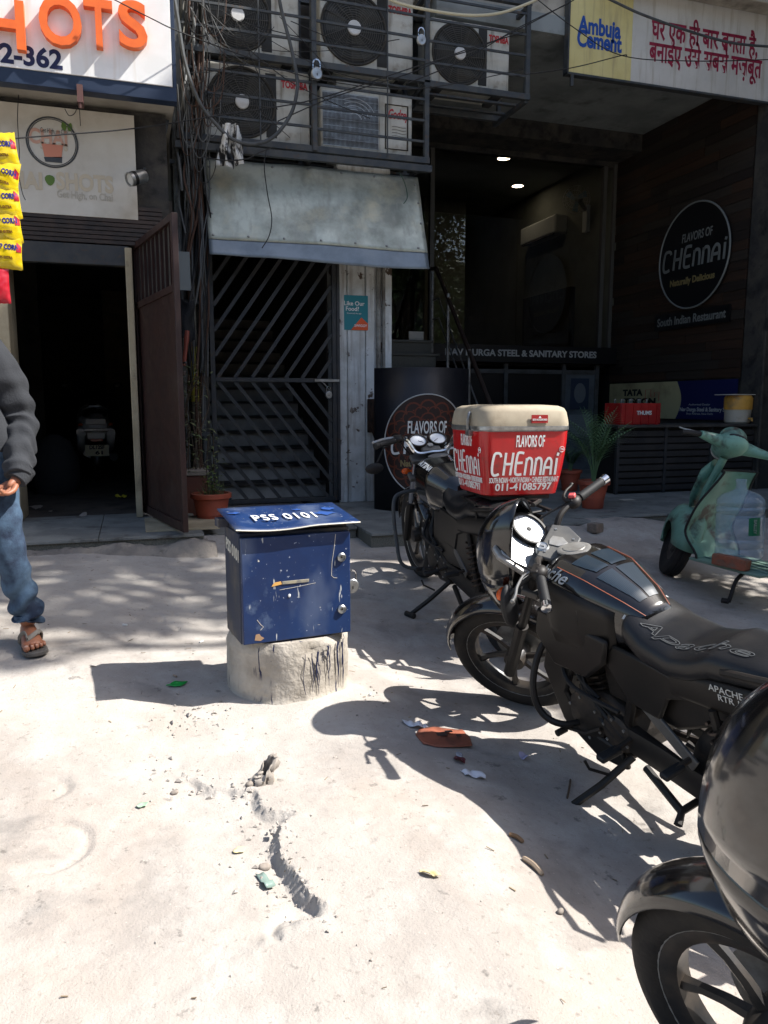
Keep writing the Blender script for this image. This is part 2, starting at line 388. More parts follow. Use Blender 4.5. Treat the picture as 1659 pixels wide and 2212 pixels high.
def gz(x, y):
    z = hz(x, y)
    if -6 < x < 8 and -3 < y < 8:
        z += .012*noise.noise((x*1.1, y*1.1, 3))+.006*noise.noise((x*3.7, y*3.7, 1))+.0022*noise.noise((x*13, y*13, 7))+.0012*noise.noise((x*31, y*31, 4))
        z += ledge_drop(x, y)
        for (ax, ay, r, a) in ARCS:
            dx, dy = x-ax, y-ay; d = math.hypot(dx, dy)
            if d < r*1.5 and math.cos(math.atan2(dy, dx)-a) > -.2: z -= .011*math.exp(-((d-r)/.013)**2)
        i, j = int(x*4//1), int(y*4//1)
        for di in (-1, 0, 1):
            for dj in (-1, 0, 1):
                for (bx_, by_, r, h) in CELL.get((i+di, j+dj), ()):
                    d2 = ((x-bx_)**2+(y-by_)**2)/(r*r)
                    if d2 < 6: z += h*math.exp(-d2)
        # dirt banked up against the pedestal and the broken mound before the steps
        z += .03*math.exp(-(((x-.60)/.36)**2+((y-3.2)/.36)**2))
        z += .10*math.exp(-(((x-.52)/.34)**2+((y-5.95)/.22)**2))*(1+.4*noise.noise((x*9, y*9, 0)))
        z += .12*math.exp(-(((x-3.9)/.8)**2+((y-5.7)/.4)**2))*(1+.3*noise.noise((x*6, y*6, 0)))
        z += .05*sm(5.9, 6.1, y)*(x < .3)*(.6+.6*noise.noise((x*8, y*8, 0)))
    return z
def axis(spans):
    out = [spans[0][0]]
    for a, b, st in spans:
        n = max(1, round((b-a)/st)); out += [a+(b-a)*(i+1)/n for i in range(n)]
    return out
gx = axis([(-90, -20, 14), (-20, -5, 2.5), (-5, -1.5, .14), (-1.5, -.3, .03), (-.3, .02, .0125), (.02, .48, .006), (.48, .9, .0125), (.9, 2.6, .025), (2.6, 5, .07), (5, 9, .3), (9, 24, 3), (24, 90, 13)])
gy = axis([(-90, -16, 12), (-16, -2, 1.4), (-2, .9, .12), (.9, 1.6, .03), (1.6, 1.76, .0125), (1.76, 2.62, .006), (2.62, 2.75, .0125), (2.75, 5.0, .03), (5.0, 6.6, .05), (6.6, 9, .4), (9, 24, 3), (24, 90, 13)])
b = MB(); nx = len(gx)
b.add([(x, y, gz(x, y)) for y in gy for x in gx], [(j*nx+i, j*nx+i+1, (j+1)*nx+i+1, (j+1)*nx+i) for j in range(len(gy)-1) for i in range(nx-1)])
def ground_mat():
    m = bpy.data.materials.new('dusty_concrete_ground'); m.use_nodes = True; nt = m.node_tree; N = nt.nodes; L = nt.links; bs = N['Principled BSDF']
    tc = N.new('ShaderNodeTexCoord')
    def nz(sc, lo, hi, dt=8, off=0., dist=0.):
        mp = N.new('ShaderNodeMapping'); mp.inputs['Location'].default_value = (off, off, 0); L.new(tc.outputs['Object'], mp.inputs[0])
        n = N.new('ShaderNodeTexNoise'); n.inputs['Scale'].default_value = sc; n.inputs['Detail'].default_value = dt; n.inputs['Roughness'].default_value = .65; n.inputs['Distortion'].default_value = dist
        L.new(mp.outputs[0], n.inputs['Vector']); r = N.new('ShaderNodeMapRange'); r.inputs[1].default_value = lo; r.inputs[2].default_value = hi; L.new(n.outputs[0], r.inputs[0]); return r.outputs[0], n.outputs[0]
    def mix(f, a, c, k=1.):
        x = N.new('ShaderNodeMix'); x.data_type = 'RGBA'
        mm = N.new('ShaderNodeMath'); mm.operation = 'MULTIPLY'; L.new(f, mm.inputs[0]); mm.inputs[1].default_value = k; L.new(mm.outputs[0], x.inputs[0])
        for i, q in ((6, a), (7, c)):
            if isinstance(q, tuple): x.inputs[i].default_value = (*q, 1)
            else: L.new(q, x.inputs[i])
        return x.outputs[2]
    c = mix(nz(1.3, .35, .65)[0], rgb(165, 158, 150), rgb(147, 140, 133))
    c = mix(nz(5, .45, .68, 9, 3)[0], c, rgb(176, 171, 164), .8)
    c = mix(nz(.9, .52, .70, 6, 11, .6)[0], c, rgb(158, 138, 120), .32)
    c = mix(nz(2.6, .55, .68, 9, 17, .4)[0], c, rgb(112, 108, 104), .55)
    c = mix(nz(11, .64, .70, 5, 31)[0], c, rgb(84, 80, 76), .6)
    c = mix(nz(.55, .50, .62, 7, 47, .8)[0], c, rgb(178, 172, 163), .5)
    c = mix(nz(46, .60, .72, 4, 5)[0], c, rgb(112, 104, 96), .55)
    v = N.new('ShaderNodeTexVoronoi'); v.inputs['Scale'].default_value = 34; L.new(tc.outputs['Object'], v.inputs['Vector'])
    r = N.new('ShaderNodeMapRange'); r.inputs[1].default_value = .12; r.inputs[2].default_value = .05; L.new(v.outputs['Distance'], r.inputs[0])
    c = mix(r.outputs[0], c, rgb(196, 186, 172), .45)
    L.new(c, bs.inputs['Base Color']); bs.inputs['Roughness'].default_value = .92; bs.inputs['Specular IOR Level'].default_value = .25
    n1 = nz(22, 0, 1, 10, 2)[1]; n2 = nz(150, 0, 1, 5, 9)[1]
    b1 = N.new('ShaderNodeBump'); b1.inputs['Distance'].default_value = .006; b1.inputs['Strength'].default_value = .8; L.new(n1, b1.inputs['Height'])
    b2 = N.new('ShaderNodeBump'); b2.inputs['Distance'].default_value = .0034; b2.inputs['Strength'].default_value = .8; L.new(n2, b2.inputs['Height']); L.new(b1.outputs[0], b2.inputs['Normal'])
    L.new(b2.outputs[0], bs.inputs['Normal']); return m
M['ground'] = ground_mat()
b.build('ground', M['ground'], kind='structure', smooth=60)
def G(x, y): return gz(x, y)
def gpt(px, py, dz=0):
    p = gp(px, py); return V((p.x, p.y, gz(p.x, p.y)+dz))
# rubble crumbs along the broken edge and by the pedestal
b = MB(); rr = random.Random(11)
for i in range(760):
    if i < 150:
        q = rr.choice(LEDGE); x, y = q.x+rr.gauss(-.03, .05), q.y+rr.gauss(0, .06)
    elif i < 230: x, y = rr.gauss(.2, .1), rr.gauss(3.02, .09)
    elif i < 270: x, y = rr.gauss(.98, .1), rr.gauss(2.95, .12)
    else: x, y = rr.uniform(-1.2, 2.4), rr.uniform(1.1, 5.8)
    s = abs(rr.gauss(.003, .004))*(1 if i < 270 else .45)+.0013
    T = Matrix.Translation((x, y, gz(x, y)+s*.3)) @ Matrix.Rotation(rr.random()*6, 4, 'Z') @ Matrix.Diagonal((s, s*rr.uniform(.6, 1), s*.7, 1))
    b.add([(1, 0, 0), (-.5, .9, 0), (-.6, -.8, 0), (0, .1, .9), (.2, 0, -.8), (.5, .6, .5)], [(0, 5, 3), (0, 1, 5), (1, 3, 5), (1, 2, 3), (2, 0, 3), (0, 4, 1), (1, 4, 2), (2, 4, 0)], T)
b.build('rubble', mat('rubble', rgb(166, 160, 152), .95, col2=rgb(140, 132, 124), scale=30), kind='stuff', smooth=0)

b = MB(); rr = random.Random(77)
for i in range(170):                          # straw, ash and dry leaf bits trodden into the dust
    x, y = rr.uniform(-1.2, 2.4), rr.uniform(1.1, 5.6); L_ = rr.uniform(.006, .028); a = rr.random()*6.3; d = V((math.cos(a), math.sin(a), 0)); p = V((x, y, gz(x, y)+.002)); q = V((x+d.x*L_, y+d.y*L_, 0)); q.z = gz(q.x, q.y)+.003+rr.random()*.004
    b.bar(p, q, rr.uniform(.0012, .004), .0015)
b.build('straw_bits', mat('straw_bits', rgb(150, 134, 108), .8, col2=rgb(96, 82, 66), scale=3), kind='stuff', smooth=0)
# broken cement chunks heaped along the lip of the ledge
b = MB(); rr = random.Random(15)
for i in range(26):
    k = rr.uniform(.3, len(LEDGE)-1.2); q = LEDGE[int(k)].lerp(LEDGE[int(k)+1], k-int(k)); x, y = q.x+rr.gauss(.004, .018), q.y+rr.gauss(0, .018); s = rr.uniform(.005, .017)
    T = Matrix.Translation((x, y, gz(x+.03, y)-s*.25)) @ Matrix.Rotation(rr.random()*6, 4, 'Z') @ Matrix.Rotation(rr.gauss(0, .4), 4, 'X') @ Matrix.Diagonal((s, s*rr.uniform(.5, .9), s*.55, 1))
    o0 = len(b.v); b.ball((0, 0, 0), 1, 8, 5, T)
    for j in range(o0, len(b.v)): v = b.v[j]; b.v[j] = v+V((noise.noise(v*70), noise.noise(v*70+V((3, 0, 0))), noise.noise(v*70+V((0, 3, 0)))))*s*.5
b.build('broken_cement', M['ground'], kind='stuff', smooth=30)
# ================================================================== PLINTHS of stone slabs
PZL, PZR = .455, .40
def plinth(name, x0, x1, y0, y1, z, zb, nxs, nys, ysplit=None):
    b = MB(); b.bx(x0+.004, x1-.004, y0+.006, y1, zb, z-.022)
    o = b.build(name, M['granite'], kind='structure', bevel=.004)
    ys = ysplit or [y0+(y1-y0)*j/nys for j in range(nys+1)]
    r = random.Random(int(x0*100)+5)
    for j in range(len(ys)-1):
        for i in range(nxs):
            a, c = x0+(x1-x0)*i/nxs, x0+(x1-x0)*(i+1)/nxs
            k = MB(); dz = r.uniform(-.0015, .0015); ov = .018 if j == 0 else 0
            k.bx(a+.002, c-.002, ys[j]+.002-ov, ys[j+1]-.002, z-.0215, z+dz)
            k.build('stone_slab', M['stone'], o, bevel=.003)
    return o
plinth('shop_plinth', -3.2, .47, 5.74, 7.0, PZL, .1, 5, 2)
plinth('front_plinth', .48, 1.72, 6.02, 7.55, PZR, .1, 2, 2)
plinth('restaurant_plinth', 1.73, 3.75, 5.66, 8.0, PZR, .1, 3, 3)
plinth('alcove_floor', 3.76, 7.4, 5.9, 11.2, PZR-.002, .1, 4, 5)
b = MB(); b.bx(1.73, 3.755, 8.002, 11.2, .1, PZR-.02); b.build('basement_floor', M['wood_dark'], kind='structure')
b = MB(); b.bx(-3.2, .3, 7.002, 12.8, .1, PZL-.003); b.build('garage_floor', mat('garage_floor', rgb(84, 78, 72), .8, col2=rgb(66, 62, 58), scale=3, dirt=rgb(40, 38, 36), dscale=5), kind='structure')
# broken cement along the foot of the shop plinth
b = MB(); r = random.Random(5)
def lump(u, v):
    x = -3+u*3.55; y = 5.60+v*.17; e = noise.noise((x*7, v*3, 1))
    return (x, y+.02*e, .255+.03*math.sin(u*2)+.135*sm(0, .75, v+.25*e)*(.85+.25*noise.noise((x*4, 0, 9)))+.012*noise.noise((x*22, v*6, 4)))
b.grid(lump, 160, 8); b.build('cement_apron', M['cement'], kind='structure', smooth=40)

# ================================================================== TREES and the far side of the street (they shade the ground and mirror in the glass)
def leaf_cloud(b, c, r, n, rnd, s0=.05, s1=.10, flat=.75):
    for i in range(n):
        d = V((rnd.gauss(0, 1), rnd.gauss(0, 1), rnd.gauss(0, 1))).normalized()*(rnd.random()**.45)
        p = V(c)+V((d.x*r, d.y*r, d.z*r*flat)); s = rnd.uniform(s0, s1)
        a = V((rnd.gauss(0, 1), rnd.gauss(0, 1), rnd.gauss(0, .6))).normalized(); q = a.orthogonal().normalized()
        q = (Matrix.Rotation(rnd.random()*6.3, 3, a) @ q)
        b.add([p-a*s, p+q*s*.45, p+a*s, p-q*s*.45], [(0, 1, 2, 3)])
def tree(name, label, x, y, h, blobs, nleaf, seed, s0=.05, s1=.1):
    rnd = random.Random(seed); t = thing(name, label, 'tree', (x, y, hz(x, y)-.1), group='street trees along the road'); z0 = hz(x, y)-.1
    k = MB(); top = V((x, y, z0+h)); tr = spline([(x, y, z0), (x+.08, y-.05, z0+h*.35), (x-.05, y+.06, z0+h*.7), top], 5)
    k.tube(tr, [.17*(1-.75*i/(len(tr)-1))+.02 for i in range(len(tr))], 9)
    for (bx_, by_, bz_, br) in blobs:
        a = V((x, y, z0+h*.5+rnd.uniform(0, h*.3))); e = V((bx_, by_, bz_)); m = (a+e)/2+V((0, 0, -.2))
        sp = spline([a, m, e], 4); k.tube(sp, [.07*(1-.8*i/(len(sp)-1))+.008 for i in range(len(sp))], 6)
    k.build('trunk', M['bark'], t)
    k = MB()
    tot = sum(q[3]**3 for q in blobs)
    for (bx_, by_, bz_, br) in blobs: leaf_cloud(k, (bx_, by_, bz_), br, int(nleaf*br**3/tot), rnd, s0, s1)
    k.build('crown', M['leaf'], t, smooth=0)
SH = SUN_TO/SUN_TO.z
def sunpos(px, py, z):    # the place at height z through which the sun reaches the ground seen at (px, py)
    g = gp(px, py); return g+SH*(z-g.z)
# ================================================================== LEFT SHOP BUILDING
FY = 6.78      # shop wall
shop = thing('shop_building', 'cream plastered shop house on the left with an open doorway and boards above it', 'building', (-1, FY, .2))
b = MB(); b.bx(-3.2, .36, FY+.02, FY+.3, 2.66, 3.70); b.build('front_wall', M['grime_shade'], shop)
b = MB(); b.bx(.0, .055, FY-.06, FY+.42, PZL, 2.64); b.build('door_jamb', M['cream'], shop, bevel=.006)
b = MB(); b.bx(-1.2, -.88, FY-.05, FY+.4, PZL, 2.64); b.bx(-3.2, -1.2, FY, FY+.3, PZL, 2.66); b.build('side_pier', M['cream'], shop, bevel=.006)
b = MB(); b.bx(-3.2, .42, FY-.42, FY+3, 3.72, 8.5); b.build('upper_storey', M['soffit'], shop)
b = MB(); b.bx(-.89, .03, FY-.03, FY+.05, 2.50, 2.655); b.build('door_lintel', M['steel_dark'], shop, bevel=.004)
b = MB()
for i in range(9): b.bx(-1.3, .30, FY-.035, FY+.012, 2.665+i*.034, 2.692+i*.034)
b.build('shutter_housing', mat('rusty_shutter', rgb(58, 46, 40), .6, col2=rgb(40, 34, 32), scale=8), shop)
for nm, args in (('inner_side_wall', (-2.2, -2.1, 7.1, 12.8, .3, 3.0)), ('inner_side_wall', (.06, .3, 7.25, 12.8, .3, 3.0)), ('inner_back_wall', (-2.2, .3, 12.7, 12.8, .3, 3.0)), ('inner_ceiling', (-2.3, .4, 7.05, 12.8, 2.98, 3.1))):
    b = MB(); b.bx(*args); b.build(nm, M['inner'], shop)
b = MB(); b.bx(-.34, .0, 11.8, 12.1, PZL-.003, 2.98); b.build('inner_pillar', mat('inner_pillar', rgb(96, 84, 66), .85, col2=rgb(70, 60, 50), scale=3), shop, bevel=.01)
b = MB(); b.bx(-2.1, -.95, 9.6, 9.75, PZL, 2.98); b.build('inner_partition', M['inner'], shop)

# big sign: SHOTS
SY = 6.33
p = oy(378, 0, SY); q = oy(383, 222, SY); q2 = oy(0, 172, SY)
sg = thing('shop_sign', 'large white signboard in the sun with raised orange letters reading SHOTS', 'sign', (-.8, SY, 3.7))
zb = (q.z+q2.z)/2; xr = q.x
b = MB(); b.bx(-3.2, xr-.03, SY, SY+.10, zb+.10, zb+1.75); b.build('board', M['sign_white'], sg, bevel=.003)
b = MB()
b.bx(-3.2, xr, SY+.008, SY+.115, zb, zb+.0995); b.bx(xr-.028, xr, SY+.012, SY+.116, zb+.1, zb+1.78)
b.build('frame', M['sign_navy'], sg, bevel=.003)
# the letters stand proud on their own rails: width from the photograph's 74 px pitch
def at_sign(px, py): return oy(px, py, SY-.06)
LET = [('H', 10, 50, 'letter'), ('O', 130, 45, 'letter'), ('T', 213, 50, 'letter'), ('S', 287, 52, 'letter')]
hts = abs(oy(290, 110, SY-.06).z-oy(290, 8, SY-.06).z)
for ch, px, py, nm in LET:
    me = text_mesh(ch, 1., .022, .03)
    xs_ = [v.co.x for v in me.vertices]; ys_ = [v.co.y for v in me.vertices]
    w_t = {'H': 86, 'O': 92, 'T': 62, 'S': 62}[ch]
    c = at_sign(px, py); wm = (at_sign(px+w_t/2, py)-at_sign(px-w_t/2, py)).x
    fx, fz = wm/(max(xs_)-min(xs_)), hts*(1.0 if ch != 'O' else 1.02)/(max(ys_)-min(ys_))
    b = MB(); mx, my = (max(xs_)+min(xs_))/2, (max(ys_)+min(ys_))/2
    b.add([(c.x+(v.co.x-mx)*fx, SY-.032-v.co.z*1.05, c.z+(v.co.y-my)*fz) for v in me.vertices], [tuple(f.vertices) for f in me.polygons])
    b.build(nm, M['orange'], sg, smooth=0, label='raised orange letter '+ch)
c = oy(135, 133, SY); text('9999-62-362', 'phone_number', M['navy_txt'], frame((c.x, SY-.002, c.z), (1, 0, 0), (0, 0, 1)), sg, .175, .006, align='RIGHT')
for ob in sg.children:
    if ob.name.startswith('phone_number'):
        me = ob.data
b = MB(); a = oy(172, 188, SY-.02); b.bx(a.x-.02, a.x+.02, SY-.03, SY+.1, zb-.09, zb+.03); b.bar((a.x, SY-.02, zb-.09), (a.x, SY-.02, zb-.13), .012, .012)
b.build('sign_clamp', mat('rusty_clamp', rgb(92, 62, 56), .6), loc=(a.x, SY, zb), label='small rusty clamp hooked under the big sign', cat='clamp')
# faded second board
s2 = thing('faded_shop_board', 'faded cream board with a tea cup logo above the open doorway', 'sign', (-.5, FY-.03, 2.8))
Yb = FY-.04
a = oy(290, 250, Yb); c = oy(298, 475, Yb); d = oy(0, 455, Yb); e = oy(0, 218, Yb)
def s2p(px, py, off=.004): v = oy(px, py, Yb); return V((v.x, Yb-off, v.z))
b = MB(); zt, zl = (a.z+e.z)/2, (c.z+d.z)/2; xr2 = (a.x+c.x)/2
b.bx(-1.6, xr2, Yb, Yb+.03, zl, zt); b.build('board', M['faded_board'], s2, bevel=.002)
cc = s2p(113, 308); R1 = (s2p(168, 308).x-s2p(58, 308).x)/2
b = MB()
b.tube([V((cc.x+R1*math.cos(t*.09817), Yb-.003, cc.z+R1*math.sin(t*.09817))) for t in range(64)], .006, 5, closed=True)
b.tube([V((cc.x+R1*.93*math.cos(t*.09817), Yb-.003, cc.z+R1*.93*math.sin(t*.09817))) for t in range(64)], .003, 5, closed=True)
b.build('logo_ring', M['dark_print'], s2)
b = MB()
for sx, ang in ((-.2, 2.0), (.12, 1.0)):
    b.prism([(R1*(.62+sx*.4+.22*math.cos(ang)*t+s*.11*math.sin(PI*t)*math.sin(ang)), R1*(.5+.42*t*math.sin(ang)-s*.11*math.sin(PI*t)*math.cos(ang))) for s, ts in ((1, [0, .2, .4, .6, .8, 1]), (-1, [.8, .6, .4, .2])) for t in ts], 0, .003, frame((cc.x, Yb-.003, cc.z), (1, 0, 0), (0, 0, 1)))
b.build('logo_leaf', M['leaf_print'], s2, smooth=0)
F2 = lambda px, py: frame(s2p(px, py, .003), (1, 0, 0), (0, 0, 1))
text('Get High, on Chai', 'tagline', M['dark_print'], F2(117, 284), s2, .05, fit=s2p(147, 285).x-s2p(88, 285).x)
text('CHAI', 'logo_word', M['faded_pink'], F2(104, 298), s2, .15, .005, fit=s2p(146, 300).x-s2p(63, 300).x)
text('SHOTS', 'logo_word', M['faded_tan'], F2(117, 318), s2, .07, .003, sp=1.2, fit=s2p(147, 300).x-s2p(88, 300).x)
Fc = frame((cc.x, Yb-.003, cc.z), (1, 0, 0), (0, 0, 1))
b = MB(); b.prism([(-R1*.42, R1*-.08), (R1*.42, R1*-.08), (R1*.33, R1*-.6), (-R1*.33, R1*-.6)], 0, .0015, Fc); b.build('logo_cup', M['cup_print'], s2, smooth=0)
b = MB(); b.prism([(-R1*.36, R1*-.62), (R1*.36, R1*-.55), (R1*.34, R1*-.8), (-R1*.31, R1*-.8)], 0, .0015, Fc); b.build('logo_cup_base', M['dark_print'], s2, smooth=0)
text('CHAI', 'board_word', M['faded_tan'], F2(42, 390), s2, .17, .007, fit=s2p(92, 390).x-s2p(-8, 390).x)
text('SHOTS', 'board_word', M['faded_tan'], F2(184, 397), s2, .17, .007, fit=s2p(246, 398).x-s2p(123, 398).x)
b = MB(); b.prism([(.035*math.cos(t)*(1+.3*math.sin(t)), .04*math.sin(t)) for t in [i*.5236 for i in range(12)]], 0, .0015, F2(108, 390)); b.build('board_leaf', M['leaf_print'], s2, smooth=0)
text('Get High, on Chai', 'tagline', M['faded_grey'], F2(184, 424), s2, .075, .0015, fit=s2p(244, 420).x-s2p(124, 420).x)

# brown steel door, standing open
dh = V((.075, 6.88, 0)); dn = oz(402, 1152, PZL+.02); dd = (V((dn.x, dn.y, 0))-dh); DL = dd.length; du = dd.normalized()
door = thing('open_door', 'brown painted steel door standing open outwards with vertical bars in its top', 'door', (dh.x, dh.y, PZL))
ztop = oy(375, 460, dn.y).z; Md = frame((dh.x, dh.y, PZL+.025), du, (0, 0, 1)); HD = ztop-PZL-.02
b = MB()
for (u0, u1, v0, v1) in ((0, .05, 0, HD), (DL-.055, DL, 0, HD), (.05, DL-.055, 0, .07), (.05, DL-.055, HD-.05, HD), (.05, DL-.055, HD*.765, HD*.765+.05)): b.bx(u0, u1, v0, v1, -.02, .02, Md)
b.build('door_frame', M['brown_door'], door, bevel=.003)
b = MB(); b.bx(.05, DL-.055, .07, HD*.765, -.006, .006, Md); b.build('door_panel', M['brown_door'], door)
for i in range(9):
    b = MB(); u = .05+(DL-.105)*(i+.5)/9; b.bar(Md @ V((u, HD*.765+.05, 0)), Md @ V((u, HD-.05, 0)), .022, .006, du); b.build('bar', M['brown_door'], door)
b = MB(); b.bx(.06, DL-.06, HD*.77, HD-.05, -.012, -.010, Md); b.build('backing_sheet', M['grime_shade'], door)
b = MB(); b.bx(DL-.30, DL-.10, .80, 1.26, -.035, -.02, Md); b.bx(DL-.22, DL-.06, 1.12, 1.15, -.055, -.035, Md)
b.build('lock_plate', M['brown_door'], door, bevel=.004)
b = MB(); b.tube(arcpts((DL-.15, 1.0, -.05), .03, 0, 6.28, 12, 'xy')[:-1], .006, 6, closed=True, M=Md); b.bar(Md @ V((DL-.19, 1.21, -.05)), Md @ V((DL-.02, 1.21, -.05)), .012, .012); b.build('latch', M['steel_dark'], door)
b = MB(); b.bx(.06, .6, 5.9, 6.6, PZL-.0, PZL+.012); b.build('pale_threshold', M['cream'], loc=(.3, 6.2, PZL), label='pale worn cement strip under the open brown door', cat='threshold')

# ================================================================== MAIN BUILDING
MY = 7.6
mb = thing('main_building', 'dark multi storey building with a stair gate, awning and recessed restaurant front', 'building', (2, 8, .3))
b = MB(); b.bx(.42, .70, 7.45, 8.2, .2, 9); b.build('column', M['grime_shade'], mb, bevel=.02)
b = MB(); b.bx(.70, 2.6, 8.02, 8.3, 2.95, 12); b.bx(2.602, 2.8, 8.02, 11, 5.12, 12); b.build('upper_wall', M['grime_shade'], mb)
b = MB(); b.bx(2.82, 13, 7.56, 12, 5.33, 13); b.build('upper_storey', M['soffit'], mb)
b = MB(); b.bx(4.7, 13, 7.18, 7.40, 5.63, 5.8); b.build('canopy_slab', M['soffit'], mb, bevel=.01)
b = MB(); b.bx(2.98, 7.6, 7.52, 9.78, 5.15, 5.325); b.build('porch_soffit', mat('porch_soffit', rgb(142, 148, 148), .85, col2=rgb(120, 126, 126), scale=2, dirt=rgb(84, 86, 86), dscale=3, dlo=.55, dhi=.75), mb)
b = MB(); b.bx(2.98, 7.6, 9.76, 10.3, 4.92, 5.325); b.bx(2.6, 7.1, 10.32, 10.44, 4.86, 5.1); b.build('lintel_beam', M['grime_shade'], mb)
b = MB(); b.bx(2.56, 2.62, 8.0, 10.5, .3, 5.1); b.build('alcove_side_wall', M['grime_shade'], mb)
# stair well
b = MB(); b.bx(.60, .70, 8.2, 14, .3, 6); b.bx(1.98, 2.05, 8.06, 14, .3, 6); b.bx(.6, 2.05, 13.9, 14, .3, 6); b.bx(.6, 2.05, 8.3, 14, 5.9, 6.0); b.build('stairwell_wall', M['inner'], mb)
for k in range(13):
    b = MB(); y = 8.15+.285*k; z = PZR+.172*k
    b.bx(.70, 1.98, y-.05, y+.6, z+.145, z+.172); b.build('stair_tread', M['grime_shade'], mb, bevel=.004); b = MB(); b.bx(.70, 1.98, y, y+.3, z-.0, z+.144)  # treads coloured dark for the shade under the nosings, risers left pale
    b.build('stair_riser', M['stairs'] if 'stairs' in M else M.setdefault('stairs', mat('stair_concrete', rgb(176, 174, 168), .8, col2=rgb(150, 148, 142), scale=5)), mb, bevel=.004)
# peeling pillar with pipes
pil = thing('white_pillar', 'white pillar with peeling paint and vertical pipes right of the gate', 'pillar', (2.26, 7.6, PZR))
b = MB(); r = random.Random(2)
b.bx(1.99, 2.535, 7.60, 8.05, PZR, 5.0); b.build('pillar_body', M['white_peel'], pil, bevel=.012)
b = MB(); b.bx(1.985, 2.07, 7.57, 7.598, PZR, 3.2); b.bx(2.08, 2.26, 7.575, 7.598, PZR, 3.2); b.bx(2.27, 2.36, 7.572, 7.598, PZR, 3.2); b.build('facing_strip', M['white_peel'], pil, bevel=.006)
for x, r_ in ((2.40, .024), (2.455, .018)):
    b = MB(); b.tube([(x, 7.572, PZR), (x+.004, 7.575, 1.6), (x, 7.57, 3.4)], r_, 10); b.build('drain_pipe', mat('painted_pipe', rgb(150, 150, 144), .6, col2=rgb(96, 88, 80), scale=6), pil)
b = MB(); b.bx(2.47, 2.54, 7.56, 7.60, 1.75, 3.2); b.build('facing_strip', M['white_peel'], pil, bevel=.005)
b = MB(); b.box((2.36, 7.56, 1.28), (.16, .05, .34)); b.tube([(2.33, 7.54, 1.4), (2.30, 7.53, 1.2), (2.36, 7.53, 1.05)], .02, 6); b.build('rusty_bracket', mat('rust', rgb(58, 40, 30), .9, col2=rgb(30, 24, 20), scale=14, bump=.006, bscale=40), pil, bevel=.01)
# poster
Yp = 7.568
po = thing('food_poster', 'teal and orange food app poster stuck on the white pillar', 'poster', tuple(oy(769, 676, Yp)))
a = oy(743, 637, Yp); c = oy(795, 714, Yp)
b = MB(); b.bx(a.x, c.x, Yp, Yp+.002, c.z, a.z); b.build('paper', mat('teal_print', rgb(36, 128, 138), .5), po)
b = MB(); W_ = c.x-a.x; b.prism([(W_*.28, 0.001), (W_*.72, (a.z-c.z)*.37), (W_*.995, (a.z-c.z)*.2), (W_*.995, 0.001)], 0, .0012, frame((a.x, Yp-.0005, c.z), (1, 0, 0), (0, 0, 1))); b.build('orange_corner', mat('orange_print', rgb(226, 92, 44), .5), po, smooth=0)
Fp = lambda px, py: frame((oy(px, py, Yp).x, Yp-.002, oy(px, py, Yp).z), (1, 0, 0), (0, 0, 1))
text('Like Our', 'headline', M['white_paint'], Fp(765, 656), po, .058, .0012); text('Food?', 'headline', M['white_paint'], Fp(761, 667.5), po, .058, .0012)
text('Download the app', 'subline', M['white_paint'], Fp(765, 677), po, .02); text('SWIGGY', 'brand_line', M['white_paint'], Fp(779, 704), po, .034, .001)
# small soiled patches on the pillar of torn paint are in its material

# ================================================================== GATE
GY = 7.55; gx0, gx1 = .725, 1.955; gz0 = PZR+.03; gzm = oy(588, 821, GY).z; gz1 = 3.05
gate = thing('stair_gate', 'black steel gate of chevron bars padlocked across the stairs', 'gate', ((gx0+gx1)/2, GY, PZR))
b = MB()
for x in (gx0, gx1-.045): b.bx(x, x+.045, GY-.02, GY+.02, gz0, gz1)
b.build('stile', M['steel_dark'], gate, bevel=.003)
for z in (gz0, gzm-.02, gz1-.04):
    b = MB(); b.bx(gx0+.045, gx1-.045, GY-.018, GY+.018, z, z+.04); b.build('rail', M['steel_dark'], gate, bevel=.003)
pitch = .163; inL, inR = gx0+.045, gx1-.045
kslope = 1.42
def gate_bar(p, q):
    b = MB(); b.bar(p, q, .012, .030, (0, 1, 0)) if False else b.bar(p, q, .034, .010, (0, 1, 0)); b.build('bar', M['steel_dark'], gate)
for i in range(-9, 9):                       # upper half: bars rise to the right from the middle rail
    x0, z0 = inL+pitch*i+.02, gzm+.02; pts = []
    za, zb_ = z0, gz1-.04
    xa, xb = x0, x0+(zb_-za)/kslope
    if xb <= inL or xa >= inR: continue
    if xa < inL: za += (inL-xa)*kslope; xa = inL
    if xb > inR: zb_ -= (xb-inR)*kslope; xb = inR
    if zb_-za > .03: gate_bar((xa, GY, za), (xb, GY, zb_))
kslope = 1.26
for i in range(-9, 9):                       # lower half: bars fall to the right
    x0 = inL+pitch*i+.02; za, zb_ = gzm-.02, gz0+.04
    xa, xb = x0, x0+(za-zb_)/kslope
    if xb <= inL or xa >= inR: continue
    if xa < inL: za -= (inL-xa)*kslope; xa = inL
    if xb > inR: zb_ += (xb-inR)*kslope; xb = inR
    if za-zb_ > .03: gate_bar((xa, GY, za), (xb, GY, zb_))
b = MB(); b.bx(gx1-.23, gx1+.02, GY-.04, GY-.024, gzm-.012, gzm+.012); b.tube([(gx1-.16, GY-.03, gzm-.01), (gx1-.12, GY-.045, gzm-.05), (gx1-.08, GY-.03, gzm-.1)], .006, 6); b.build('latch_bolt', M['alu'], gate)
b = MB(); b.bx(gx1+.002, gx1+.03, GY-.03, GY+.04, gz0, gz1); b.build('gate_post', M['steel_dark'], gate)
